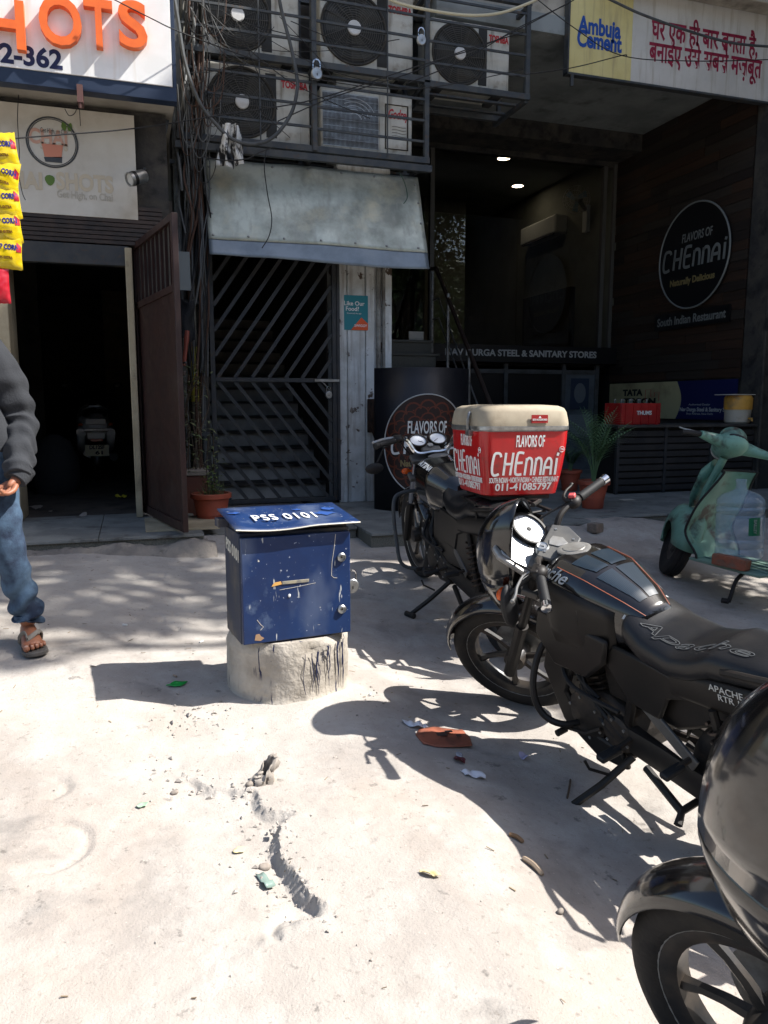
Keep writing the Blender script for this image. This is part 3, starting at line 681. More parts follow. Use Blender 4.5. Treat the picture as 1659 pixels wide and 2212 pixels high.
def padlock(c, s, label, grp=None):
    t = thing('padlock', label, 'padlock', c, grp); c = V(c)
    b = MB(); b.lathe([(.0, -.013*s), (.026*s, -.013*s), (.031*s, -.008*s), (.031*s, .008*s), (.026*s, .013*s), (0, .013*s)], 18, Matrix.Translation(c) @ Matrix.Rotation(PI/2, 4, 'X') @ Matrix.Diagonal((1, 1.08, 1, 1))); b.build('lock_body', M['alu'], t, bevel=.001)
    b = MB(); b.tube([c+V((-.019*s, 0, .02*s)), c+V((-.019*s, 0, .05*s))]+[c+V((.019*s*math.cos(a), 0, .05*s+.022*s*math.sin(a))) for a in [PI*(1-i/6) for i in range(7)]]+[c+V((.019*s, 0, .02*s))], .0045*s, 6); b.build('shackle', M['chrome'], t)
    b = MB(); b.bx(c.x-.002*s, c.x+.002*s, c.y-.0145*s, c.y-.013*s, c.z-.012*s, c.z); b.build('keyhole', M['black'], t)
p = oy(710, 853, GY-.06); padlock(p, 1.15, 'steel padlock hanging on the chevron gate bolt')

# ================================================================== AWNING
aw = thing('metal_awning', 'dented grey sheet metal awning tilted out over the stair gate', 'awning', (1.75, 7.4, 3.2))
TL, TR, BL, BR = V((.71, 7.62, 0)), V((2.80, 7.62, 0)), V((.70, 7.17, 0)), V((2.79, 7.17, 0))
TL = oy(440, 340, 7.55); TR = oy(902, 383, 7.55); BL = oy(453, 551, 7.16); BR = oy(928, 580, 7.16)
def awp(u, v, off=0):
    p = (TL*(1-u)+TR*u)*(1-v)+(BL*(1-u)+BR*u)*v
    n = (TR-TL).cross(BL-TL).normalized(); n = n if n.y < 0 else -n
    bulge = .018*noise.noise((u*3.1, v*2.2, 4))+.006*noise.noise((u*9, v*6, 2))+.03*math.sin(PI*u)*math.sin(PI*v)
    return p+n*(bulge+off)+V((0, 0, .012*math.sin(u*5+1)*(v > .95)))
b = MB(); b.grid(lambda u, v: awp(u, v*.835), 48, 20); b.build('sheet', M['awning'], aw, solid=.004, smooth=80)
b = MB(); b.grid(lambda u, v: awp(u, .815+v*.185, -.006), 48, 6); b.build('lower_strip', M['awning_lip'], aw, solid=.004, smooth=80)
nrm = (TR-TL).cross(BL-TL).normalized(); nrm = nrm if nrm.y < 0 else -nrm
RV = [(u, .795) for u in (.02, .17, .325, .49, .65, .80, .955)]+[(.02, .1), (.02, .33), (.02, .58), (.98, .1), (.985, .3), (.985, .52)]+[(u, .04) for u in (.13, .3, .46, .62, .78, .93)]
for u, v in RV:
    q = nrm.to_track_quat('Z', 'Y').to_matrix().to_4x4(); b = MB(); b.lathe([(.0125, 0), (.012, .004), (.008, .009), (1e-5, .011)], 10, Matrix.Translation(awp(u, v, .003)) @ q); b.build('rivet', M['rivet'], aw)
b = MB()
for u in (.04, .96): b.bar(awp(u, .06, -.02), V((awp(u, .06).x, 8.02, awp(u, .06).z)), .03, .03); b.bar(awp(u, .9, -.02), V((awp(u, .9).x, 8.02, awp(u, .9).z+.25)), .03, .03)
b.build('support_arm', M['steel_dark'], aw)

# ================================================================== AC CAGE
CY, CB = 7.3, 7.92
cg = thing('ac_cage', 'dark steel cage with horizontal bars holding the air conditioner units', 'cage', (1.8, CY, 3.6))
xL, xM, xR, xE = oy(390, 310, CY).x, oy(679, 320, CY).x, oy(920, 370, CY).x, oy(1137, 205, CY).x
z0 = (oy(679, 317, CY).z+oy(920, 355, CY).z+oy(392, 292, CY).z)/3; z1 = (oy(679, 138, CY).z+oy(893, 172, CY).z)/2; zE = (oy(926, 182, CY).z+oy(1137, 211, CY).z)/2
ztop = 5.27
def cbar(n, p, q, w=.04, h=.04): b = MB(); b.bar(p, q, w, h); return b.build(n, M['cage'], cg, bevel=.002)
for x, za in ((xL, z0), (xM, z0), (xR, z0), (xE, zE)):
    cbar('post', (x, CY, za-.02), (x, CY, ztop), .05 if x != xM else .085, .045)
    cbar('post', (x, CB, za-.02), (x, CB, ztop), .04, .04)
for z, xa, xb in ((z0, xL, xR), (z1, xL, xR), (zE, xR, xE), (ztop, xL, xE)):
    for y in (CY-.002, CB): cbar('rail', (xa-.03, y, z), (xb+.03, y, z), .05, .055)
    for x in ((xL, xM, xR) if xb == xR else (xR+.03, xE)): cbar('bracket', (x, CY, z-.03), (x, 8.02, z-.03), .04, .04)
    if z != ztop:
        for yy in (CY+.2, CY+.45): cbar('shelf_bar', (xa, yy, z-.01), (xb, yy, z-.01), .05, .02)
cbar('rail', (xL-.05, CY-.04, z0-.085), (xR+.04, CY-.04, z0-.085), .05, .06)
for zz in [z0+.19*i for i in range(1, 4)]+[z1+.19*i for i in range(1, 6)]:
    cbar('bar', (xL, CY-.01, zz), (xM, CY-.01, zz-.0), .016, .022); cbar('bar', (xM, CY-.01, zz-.01), (xR, CY-.01, zz-.02), .016, .022)
for zz in [zE+.19*i for i in range(1, 6)]: cbar('bar', (xR, CY-.01, zz), (xE, CY-.01, zz), .016, .022)
for x, za in ((oy(590, 200, CY).x*.0+oy(560, 200, CY).x, z0), (oy(835, 200, CY).x, z0)): cbar('bar', (x, CY-.03, za), (x, CY-.03, ztop), .012, .012)

def ac_unit(pl, pr, pb, pt, kind, label, brand, yf=7.42, fan=.31):
    a = oy(pl, (pt+pb)/2, yf).x; c = oy(pr, (pt+pb)/2, yf).x; z_b, z_t = pb, pt
    t = thing('air_conditioner', label, 'air conditioner', ((a+c)/2, yf, z_b), 'outdoor units in the steel cage'); H = z_t-z_b; W_ = c-a
    b = MB(); b.bx(a, c, yf, yf+.36, z_b, z_t); b.build('casing', M['ac_white'], t, bevel=.015)
    fx = a+W_*.355; fzc = z_b+H*.5; R_ = min(H*.45, W_*.33)
    b = MB(); b.bx(a+W_*.0, a+W_*.0+.001, yf, yf+.01, z_b, z_b+.01)
    if kind == 'round':
        b = MB(); b.lathe([(1e-5, .004), (R_*1.05, .004), (R_*1.05, .001)], 40, Matrix.Translation((fx, yf, fzc)) @ Matrix.Rotation(PI/2, 4, 'X'), cap=False); b.bx(fx+R_*.75, fx+R_*1.09, yf-.0035, yf-.001, z_b+H*.07, z_t-H*.07); b.build('recess', M['ac_dark'], t)
        b = MB(); b.tube([(fx+R_*1.03*math.cos(i*PI/24), yf-.006, fzc+R_*1.03*math.sin(i*PI/24)) for i in range(48)], .012, 6, closed=True); b.build('fan_ring', M['ac_coil'], t)
        Mf = Matrix.Translation((fx, yf-.008, fzc)) @ Matrix.Rotation(PI/2, 4, 'X')
        for k in range(3):
            b = MB(); a0 = k*2.094+.4
            b.prism([(.1*R_*math.cos(a0-.4), .1*R_*math.sin(a0-.4))]+[(R_*.9*math.cos(a0+j*.12), R_*.9*math.sin(a0+j*.12)) for j in range(8)]+[(.1*R_*math.cos(a0+.9), .1*R_*math.sin(a0+.9))], -.002, .0, Mf); b.build('fan_blade', M['ac_fan'], t)
        b = MB()
        for k in range(1, 15): b.tube([(fx+R_*k/15*math.cos(i*PI/20), yf-.014, fzc+R_*k/15*math.sin(i*PI/20)) for i in range(40)], .0028, 4, closed=True)
        for k in range(16): b.bar((fx+R_*.2*math.cos(k*PI/8), yf-.017, fzc+R_*.2*math.sin(k*PI/8)), (fx+R_*math.cos(k*PI/8+.35), yf-.017, fzc+R_*math.sin(k*PI/8+.35)), .004, .004)
        b.build('fan_grille', M['ac_wire'], t)
        b = MB(); b.lathe([(1e-5, 0), (R_*.215, 0), (R_*.215, .016), (R_*.19, .022), (1e-5, .022)], 24, Matrix.Translation((fx, yf-.014, fzc)) @ Matrix.Rotation(PI/2, 4, 'X')); b.build('badge', M['ac_hub'], t)
        if brand: text(brand, 'brand_name', M['red_print'], frame((a+W_*.855, yf-.003, z_t-H*.19), (1, 0, 0), (0, 0, 1)), t, .085, .004, fit=W_*.255)
    else:
        gx1_ = a+W_*.62
        b = MB(); b.bx(a+.02, gx1_, yf-.003, yf-.001, z_b+.04, z_t-.05); b.build('recess', M['ac_coil'], t)
        b = MB()
        for k in range(5): b.tube([(fx+R_*(.3+.15*k)*math.cos(.3+i*.2), yf-.006, fzc+R_*(.3+.15*k)*math.sin(.3+i*.2)*.9) for i in range(10)], .004, 4)
        b.build('fan_blade', M['ac_hub'], t)
        b = MB()
        for k in range(44): x = a+.025+(gx1_-a-.03)*k/43; b.bar((x, yf-.012, z_b+.035), (x, yf-.012, z_t-.045), .0035, .0035)
        for k in range(9): z = z_b+.035+(H-.08)*k/8; b.bar((a+.02, yf-.014, z), (gx1_, yf-.014, z), .003, .003)
        b.build('fan_grille', M['alu'], t)
        b = MB(); Mr = [(a+W_*.70, z_b+.06), (c-.05, z_b+.06), (c-.05, z_t-.09), (a+W_*.70, z_t-.09)]
        b.tube([(x, yf-.002, z) for x, z in Mr], .009, 6, closed=True); b.build('panel_rib', M['ac_coil'], t)
        text(brand, 'brand_name', M['red_print'], frame((a+W_*.84, yf-.003, z_t-H*.32), (1, 0, 0), (.15, 0, 1)), t, .12, .003, shear=.35, xs=.8, fit=W_*.22)
        b = MB()
        for k in range(4): b.tube([(a+W_*.77+W_*.16*i/8, yf-.003, z_t-H*(.52+.05*k)+.004*math.sin(i*.8)) for i in range(9)], .002, 4)
        b.build('wave_mark', M['steel_dark'], t)
    b = MB()
    for x in (a+.1, c-.1): b.bx(x-.04, x+.04, yf+.02, yf+.33, z_b-.03, z_b)
    b.build('foot', M['steel_dark'], t)
    return t
zl = z0+.055; zu = z1+.06
ac_unit(436, 645, zu, zu+.62, 'round', 'beige outdoor unit in the top left bay behind hanging wires', None)
ac_unit(690, 893, zu, zu+.70, 'round', 'large outdoor unit in the top middle bay with red lettering', 'TOSHIBA')
ac_unit(432, 666, zl, zl+.64, 'round', 'outdoor unit in the lower left bay beside the hanging rag, red lettering', 'TOSHIBA')
ac_unit(690, 892, zl, zl+.55, 'square', 'white outdoor unit with a square grille and red script lettering', 'Godrej')
ac_unit(931, 1103, zE+.06, zE+.66, 'round', 'outdoor unit alone in the right hand cage bay, red lettering', 'TOSHIBA')
padlock(tuple(oy(684, 160, CY-.08)), 1.7, 'tarnished padlock hanging on the middle cage post'); padlock(tuple(oy(910, 87, CY-.08)), 1.5, 'small padlock hanging on the right cage post')
# rag over the cable
def rag(u, v):
    p = oy(498+ (u-.5)*(34+30*v), 268+v*92, CY-.16)
    return p+V((.012*math.sin(u*19+v*4), .03*math.sin(u*14+1.3*math.sin(v*4))+.012*noise.noise((u*6, v*6, 3)), .015*math.sin(u*9)*v))
b = MB(); b.grid(rag, 36, 24); b.build('hanging_rag', mat('silver_rag', rgb(206, 206, 202), .35, metal=.1, col2=rgb(30, 30, 32), scale=9, lo=.50, hi=.56, stretch=(1.5, 1.5, .5)), label='crumpled silver and black rag hung over the thick cable loop', cat='rag', loc=tuple(oy(498, 300, CY-.16)), solid=.003, smooth=80)
# ================================================================== TREES, NEIGHBOUR AND FAR SIDE (outside the frame: they cast the shade and mirror in the glass)
nb = thing('neighbour_building', 'tall grey building standing forward on the right beyond the frame', 'building', (12, 8, .2))
b = MB(); b.bx(7.75, 18, 3.15, 7.2, 0, 13.15); b.build('wall', M['grime_shade'], nb)
def _az(s, u, w): return (s*.945+u*.328, -s*.328+u*.945, w+1.193*s)
tree('street_tree', 'leafy street tree on the right shading the parked scooter', 6.6, 2.1, 4.2, [(*_az(5.5, 4.5, -1.7), 1.35), (*_az(5.3, 3.75, -1.6), .8), (*_az(5.8, 5.2, -1.0), .9), (*_az(5.9, 4.9, .2), .55), (*_az(6.2, 3.4, -2.4), .9)], 6000, 5, .05, .11)
tree('street_tree', 'tall thin street tree whose branches dapple the pavement by the doorway', 7.0, 2.55, 9.0, [(*_az(6.4, 5.05, 2.6), .85), (*_az(6.2, 4.45, 3.1), .55), (*_az(6.5, 4.6, 1.3), .5), (*_az(6.4, 5.35, 3.7), .8), (*_az(6.2, 4.0, 3.6), .45), (*_az(6.2, 3.75, 4.2), .35), (*_az(6.3, 4.1, 2.1), .55), (*_az(6.3, 3.7, 2.35), .38), (*_az(6.2, 3.35, 2.3), .25)], 2500, 8, .06, .13)
for i, (x, y, h) in enumerate(((9, -9, 6), (14.5, -11, 8), (4.5, -12, 7), (19.5, -8.5, 7.5))):
    tree('street_tree', ['broad dark tree across the road behind the camera', 'tall dark tree across the road behind the camera'][i % 2]+(' by the corner' if i > 1 else ''), x, y, h*.6, [(x+random.uniform(-1.2, 1.2), y+random.uniform(-1, 1), h*.62+.9*k, 1.5-.12*k) for k in range(5)], 1500, 20+i, .11, .24)
fb = thing('far_building', 'plain grey building row across the road behind the camera', 'building', (6, -19, 0))
b = MB(); b.bx(-22, 40, -24, -19, -.4, 9); b.build('wall', M['grime_shade'], fb)
for i in range(8):
    b = MB(); x = -12+5*i; b.bx(x, x+2, -18.99, -18.95, 4, 6); b.build('window', M['black_gloss'], fb)

# ================================================================== RESTAURANT
WX = 7.0
RG = 10.36
# window wall
win = thing('restaurant_window', 'large dark plate glass window above the steel store sign', 'window', (5, RG, 2.25))
b = MB(); b.bx(2.64, 6.78, RG, RG+.012, 2.24, 4.96); b.build('pane', M['glass'], win)
b = MB()
for x in (4.06, 6.80): b.bx(x-.03, x+.03, RG-.03, RG+.05, 2.24, 4.96)
b.bx(6.93, 6.98, RG-.05, RG, 2.15, 4.9)
b.build('mullion', mat('window_frame', rgb(84, 84, 80), .5), win)
# dining room behind the glass
dr = thing('dining_room', 'dim dining room behind the plate glass with two lit ceiling lamps', 'room', (5, 13, 2.2))
rm = mat('room_wall', rgb(112, 116, 108), .85, col2=rgb(96, 100, 92), scale=1); rd = mat('room_dark', rgb(40, 36, 32), .8)
b = MB(); b.bx(2.6, 7.1, RG+.05, 16, 5.12, 5.2); b.build('ceiling_panel', rm, dr)
b = MB(); b.bx(2.6, 7.1, RG+.03, 16, 2.06, 2.2); b.build('floor_panel', rd, dr)
b = MB(); b.bx(7.0, 7.1, RG+.05, 16, 2.2, 5.12); b.bx(2.5, 2.6, RG+.05, 16, 2.2, 5.12); b.build('side_panel', rm, dr)
b = MB(); b.bx(2.6, 7.1, 15.9, 16, 2.2, 5.12); b.build('back_panel', rd, dr)
b = MB(); b.bx(5.2, 6.0, 13.6, 14.4, 2.2, 5.12); b.build('room_column', rm, dr)
b = MB(); b.bx(6.9, 6.998, 11.4, 13, 2.2, 3.3); b.build('dado', rd, dr)
for px, py in ((1088, 341), (1118, 401)):
    p = oz(px, py, 5.115); t = thing('ceiling_lamp', 'round lit lamp in the dining room ceiling, '+('nearest the window' if py < 370 else 'farther from the window'), 'ceiling lamp', tuple(p), 'ceiling lamps in the dining room')
    b = MB(); b.lathe([(.095, -.012), (.11, -.012), (.11, .004), (.095, .004), (.095, -.012)], 24, Matrix.Translation(p), cap=False); b.build('lamp_rim', M['white_paint'], t)
    b = MB(); b.lathe([(1e-5, -.006), (.094, -.006), (.094, .0)], 24, Matrix.Translation(p), cap=False); b.build('diffuser', emit('lamp_glow', (1, .80, .56), 9), t)
# wall fan and indoor unit
fc = V((6.72, 11.0, 4.55)); t = thing('wall_fan', 'pale wall fan with a wire cage behind the restaurant glass', 'fan', tuple(fc))
wf = mat('fan_plastic', rgb(180, 186, 184), .5); Mf = Matrix.Translation(fc) @ V((-.75, -.6, -.15)).to_track_quat('Z', 'Y').to_matrix().to_4x4()
for k in range(3):
    b = MB(); a = k*2.09; b.prism([(.03*math.cos(a), .03*math.sin(a)), (.17*math.cos(a+.1), .17*math.sin(a+.1)), (.19*math.cos(a+.6), .19*math.sin(a+.6)), (.05*math.cos(a+1.2), .05*math.sin(a+1.2))], -.004, .004, Mf); b.build('fan_blade', mat('fan_blade_blue', rgb(120, 150, 170), .4), t)
b = MB()
for z, r_ in ((.05, .2), (-.05, .2), (.07, .13), (.08, .07)): b.tube([Mf @ V((r_*math.cos(i*PI/14), r_*math.sin(i*PI/14), z)) for i in range(28)], .003, 4, closed=True)
for k in range(20): a = k*PI/10; b.tube([Mf @ V((.02*math.cos(a), .02*math.sin(a), .085)), Mf @ V((.13*math.cos(a), .13*math.sin(a), .07)), Mf @ V((.2*math.cos(a), .2*math.sin(a), .05)), Mf @ V((.2*math.cos(a), .2*math.sin(a), -.05))], .002, 4)
b.build('wire_cage', wf, t); b = MB(); b.ball((0, 0, -.1), (.07, .07, .09), M=Mf); b.build('motor', wf, t)
b = MB(); b.bar(Mf @ V((0, 0, -.14)), (6.95, 11.1, 4.42), .05, .05); b.bx(6.94, 6.999, 11.04, 11.16, 4.1, 4.5); b.build('wall_bracket', wf, t)
iu = thing('indoor_air_conditioner', 'long indoor air conditioner on the dining room wall beyond the fan', 'air conditioner', (6.9, 12.4, 4.3))
b = MB(); b.bx(6.76, 6.998, 11.7, 12.9, 4.2, 4.5); b.build('casing', wf, iu, bevel=.03); b = MB(); b.bx(6.757, 6.80, 11.75, 12.85, 4.19, 4.215); b.build('louvre', M['grime_shade'], iu)
# store sign band
st = thing('store_sign', 'long black fascia lettered for a steel and sanitary store', 'sign', (5.55, 10.2, 2.1))
b = MB(); b.bx(4.0, 6.99, 10.16, 10.34, 1.99, 2.235); b.build('fascia', M['black_gloss'], st, bevel=.006)
a = oy(962, 765, 10.15); c = oy(1289, 767, 10.15)
text('NAV DURGA STEEL & SANITARY STORES', 'lettering', M['silver_print'], frame(((a.x+c.x)/2, 10.157, 2.118), (1, 0, 0), (0, 0, 1)), st, .125, .004, fit=c.x-a.x)
# basement shop front
M['dull_alu'] = mat('dull_aluminium', rgb(84, 86, 86), .5, col2=rgb(66, 66, 64), scale=6); bs_ = thing('basement_shop_front', 'dim basement shop front under the store sign with aluminium door frames', 'shop front', (5.4, 10.3, PZR))
b = MB(); b.bx(7.03, 7.1, 10.345, 12.5, .3, 2.05); b.bx(2.62, 7.1, 12.4, 12.5, .3, 2.05); b.bx(2.62, 7.1, 10.5, 12.4, 1.96, 2.05); b.build('recess_wall', M['black'], bs_)
for x in (4.02, 5.2, 6.16, 6.73):
    b = MB(); b.bx(x-.03, x+.03, 10.25, 10.31, PZR, 1.98); b.build('door_frame', M['dull_alu'], bs_, bevel=.003)
b = MB(); b.bx(4.05, 6.7, 10.26, 10.30, 1.84, 1.90); b.build('transom', M['dull_alu'], bs_)
b = MB(); b.bx(4.05, 6.13, 10.29, 10.30, PZR, 1.84); b.build('dark_pane', M['black_gloss'], bs_)
b = MB(); b.bx(6.19, 6.70, 10.28, 10.31, PZR, 1.84); b.build('white_door', mat('off_white_door', rgb(96, 102, 106), .5, dirt=rgb(76, 80, 82), dscale=3), bs_)
b = MB(); b.bx(6.29, 6.60, 10.266, 10.279, 1.32, 1.78); b.build('door_poster', mat('deity_poster', rgb(46, 56, 74), .5), bs_)
b = MB(); b.lathe([(1e-5, 0), (.10, 0), (.10, .003), (1e-5, .003)], 18, Matrix.Translation((6.445, 10.266, 1.56)) @ Matrix.Rotation(PI/2, 4, 'X') @ Matrix.Diagonal((1, 1.5, 1, 1))); b.build('poster_oval', mat('poster_oval', rgb(110, 114, 116), .5), bs_)
b = MB(); b.bx(6.27, 6.63, 10.268, 10.279, .9, 1.24); b.build('door_notice', mat('door_notice', rgb(120, 124, 128), .5), bs_)
# stairs to the restaurant with rail
sr = thing('restaurant_stairs', 'granite steps rising to the restaurant door with a steel rail', 'stairs', (3.2, 9, PZR))
nst = 10; y0_, y1_ = 8.25, 9.75; rise = (2.235-PZR)/nst
for k in range(nst):
    b = MB(); y = y0_+(y1_-y0_)*k/(nst-1); z = PZR+rise*(k+1)
    b.bx(2.625, 3.86+.03*(k < 9), y, 10.33 if k == nst-1 else y+.22, z-.03, z); b.bx(2.625, 3.84, y+.018, y+.2 if k < nst-1 else 10.3, z-rise, z-.03)
    b.build('step', M['granite'], sr, bevel=.003)
def rail_z(y): return PZR+rise+(y-y0_)/(y1_-y0_)*(2.235-PZR-rise)
for y in (9.98, 9.42, 8.74, 8.10):
    b = MB(); b.tube([(3.93, y, max(PZR, rail_z(min(y, 9.75))-.15)), (3.93, y, rail_z(min(y, 9.75))+.93)], .022, 10); b.build('rail_post', M['alu'], sr)
b = MB(); b.tube([(3.93, 10.05, rail_z(9.75)+.97), (3.93, 9.85, rail_z(9.75)+.95), (3.93, 7.95, rail_z(7.95)+.95)], .028, 10); b.build('handrail', mat('dark_wood_rail', rgb(52, 40, 34), .45), sr)
for off in (.3, .55):
    b = MB(); b.tube([(3.93, 10.0, rail_z(9.75)+off), (3.93, 9.75, rail_z(9.75)+off), (3.93, 8.0, rail_z(8.0)+off)], .011, 8); b.build('mid_rail', M['alu'], sr)
b = MB(); q = oy(900, 728, 9.9); b.bx(q.x-.11, q.x+.1, 9.9, 9.905, 2.25, 2.36); b.build('paper_note', M['faded_board'], label='small pale notice propped on the top restaurant step', cat='notice', loc=tuple(q))

# wood plank wall on the right
ww = thing('wood_plank_wall', 'dark brown wood plank wall on the right carrying the round restaurant sign', 'wall', (WX, 9, 1.7))
b = MB(); b.bx(WX+.03, WX+.3, 7.62, 10.34, .3, 5.14); b.build('backing_wall', M['grime_shade'], ww)
wm = [mat('plank_%s' % n, rgb(*c), .6, col2=rgb(*c2), scale=3, stretch=(1, .35, 9), bump=.001, bscale=30) for n, c, c2 in (('walnut', (50, 37, 29), (38, 29, 24)), ('teak', (60, 42, 31), (46, 34, 27)), ('ash', (53, 46, 40), (42, 37, 33)), ('ebony', (40, 32, 28), (32, 27, 24)))]
rp = random.Random(4); z = 1.72; k = 0
meshes = {}
while z < 5.13:
    h = min(.115, 5.14-z); y = 7.63-rp.uniform(0, .6)
    while y < 10.34:
        L_ = rp.uniform(.7, 1.3); ya, yb = max(7.63, y), min(10.33, y+L_)
        if yb-ya > .05:
            b = MB(); t_ = rp.uniform(.0, .012); b.bx(WX-.004-t_, WX+.03, ya+.002, yb-.002, z+.002, z+h-.002)
            b.build('plank', rp.choice(wm), ww)
        y += L_
    z += .115
# round sign
M['dull_print'] = mat('dull_print', rgb(120, 124, 122), .5); rs = thing('round_restaurant_sign', 'round black sign with silver lettering mounted on the wood plank wall', 'sign', (WX-.03, 8.52, 3.29))
Mr = frame((WX-.035, 8.515, 3.285), (0, -1, 0), (0, 0, 1))
b = MB(); b.lathe([(1e-5, 0), (.655, 0), (.655, .03), (1e-5, .03)], 56, Mr); b.build('disc', M['black_gloss'], rs)
b = MB(); b.tube([Mr @ V((.655*math.cos(i*PI/32), .655*math.sin(i*PI/32), .032)) for i in range(64)], .012, 6, closed=True); b.build('rim', M['dull_print'], rs)
T = lambda x, y: Mr @ Matrix.Translation((x, y, .031))
text('FLAVORS OF', 'name_line', M['dull_print'], T(.06, .24), rs, .15, .002, fit=.56, shear=.08)
chennai('name_word', M['dull_print'], rs, T(-.0, .0), h=.27, xs=.385, w=.21)
text('Naturally Delicious', 'motto', M['gold_print'], T(0, -.3), rs, .115, .004, fit=.84)
sb = thing('restaurant_name_board', 'narrow black board reading South Indian Restaurant under the round sign', 'sign', (WX-.03, 8.5, 2.49))
Ms = frame((WX-.03, 8.53, 2.495), (0, -1, 0), (0, 0, 1)); b = MB(); b.box((0, 0, .01), (1.42, .21, .02), Ms); b.build('board', M['black_gloss'], sb)
text('South Indian Restaurant', 'lettering', M['dull_print'], Ms @ Matrix.Translation((0, 0, .021)), sb, .15, .003, fit=1.3)
# pillar at the near end
rp_ = thing('corner_pillar', 'dark grimy corner pillar with pale scuffs at the right edge', 'pillar', (7.2, 7.5, PZR))
b = MB(); b.bx(6.99, 7.30, 7.30, 7.615, .3, 5.14); b.build('pillar_body', M['grime_shade'], rp_, bevel=.015)
b = MB(); b.bx(7.302, 7.42, 7.22, 7.5, .3, 5.14); b.build('pillar_strip', mat('scuffed_strip', rgb(84, 84, 82), .8, col2=rgb(52, 52, 52), scale=5, dirt=rgb(150, 144, 132), dscale=9, dlo=.62, dhi=.68), rp_, bevel=.01)
b = MB(); b.tube([(7.0, 7.27, .4), (6.995, 7.275, 2), (7.0, 7.27, 5.1)], .018, 8); b.build('conduit', M['grime_shade'], rp_)
# banners on the wall below the planks
ban = thing('steel_banner', 'pale yellow banner with black lettering on the wall above the counter', 'banner', (WX-.02, 9.4, 1.5))
Mb = frame((WX+.0, 0, 0), (0, -1, 0), (0, 0, 1))
def banner_pt(y, z): return (-y, z)
b = MB(); cur = [(-8.76+.10*math.sin(PI*t/8), 1.20+.50*t/8) for t in range(9)]
b.prism([(-10.3, 1.20)]+cur+[(-10.3, 1.70)], 0, .012, Mb); b.build('sheet', mat('yellow_flex', rgb(176, 168, 128), .5, dirt=rgb(140, 130, 100), dscale=2), ban, smooth=0)
TB = lambda y, z: frame((WX-.0135, y, z), (0, -1, 0), (0, 0, 1))
qa, qb = ox(1368, 849, WX), ox(1382, 868, WX); text('TATA', 'lettering', M['black_gloss'], TB(qa.y, qa.z), ban, .12, .007, fit=ox(1347, 849, WX).y-ox(1390, 849, WX).y); text('TISCON', 'lettering', M['black_gloss'], TB(qb.y, qb.z), ban, .12, .007, fit=ox(1347, 868, WX).y-ox(1416, 868, WX).y)
b = MB(); sk = [(-9.42, 1.44), (-9.42, 1.6), (-9.30, 1.6), (-9.30, 1.5), (-9.22, 1.5), (-9.22, 1.56), (-9.12, 1.56), (-9.12, 1.44)]
for i in range(len(sk)-1): b.bar(Mb @ V((*sk[i], .0135)), Mb @ V((*sk[i+1], .0135)), .008, .002)
b.build('skyline_mark', M['red_print'], ban)
ban2 = thing('store_banner', 'dark blue store banner beside the yellow banner above the counter', 'banner', (WX-.02, 8.2, 1.5))
b = MB(); b.prism([(-8.755+.10*math.sin(PI*t/8), 1.20+.50*t/8) for t in range(9)]+[(-7.66, 1.7), (-7.66, 1.20)], 0, .012, Mb); b.build('sheet', mat('blue_flex', rgb(24, 30, 78), .5), ban2, smooth=0)
text('Nav Durga Steel & Sanitary Store', 'lettering', M['silver_print'], TB(ox(1524, 885, WX).y, ox(1524, 885, WX).z), ban2, .07, .002, fit=.95); text('Authorised Dealer', 'subline', M['silver_print'], TB(ox(1512, 874, WX).y, ox(1512, 874, WX).z), ban2, .035, fit=.4); text('Shop Address, New Delhi', 'subline', M['silver_print'], TB(ox(1512, 894, WX).y, ox(1512, 894, WX).z), ban2, .035, fit=.5)
# counter
ct = thing('shop_counter', 'dark slatted counter carrying the red crate and the water cooler', 'counter', (6.2, 7.9, PZR))
CYc = 7.30; zc = oy(1480, 917, CYc).z; xc0, xc1 = oy(1336, 917, CYc).x, 6.965
b = MB(); b.bx(xc0-.03, xc1, CYc-.03, CYc+.55, zc-.03, zc); b.build('counter_top', mat('counter_top', rgb(70, 68, 66), .5, col2=rgb(54, 52, 50), scale=5), ct, bevel=.004)
b = MB(); b.bx(xc0+.03, xc1, CYc+.05, CYc+.53, PZR, zc-.03); b.build('carcass', M['black'], ct)
k = 0
for i in range(3):
    xa, xb = xc0+(xc1-xc0)*i/3, xc0+(xc1-xc0)*(i+1)/3
    b = MB(); b.bx(xa, xa+.035, CYc+.01, CYc+.049, PZR, zc-.031); b.build('upright', M['steel_dark'], ct)
    for j in range(9):
        z = PZR+.03+j*(zc-PZR-.08)/9; b = MB(); b.bx(xa+.037, xb-.003, CYc+.018, CYc+.045, z, z+.058); b.build('slat', mat('counter_slat', rgb(40, 40, 42), .6, col2=rgb(52, 50, 50), scale=6) if 'slatm' not in M else M['slatm'], ct); M.setdefault('slatm', bpy.data.materials['counter_slat'])
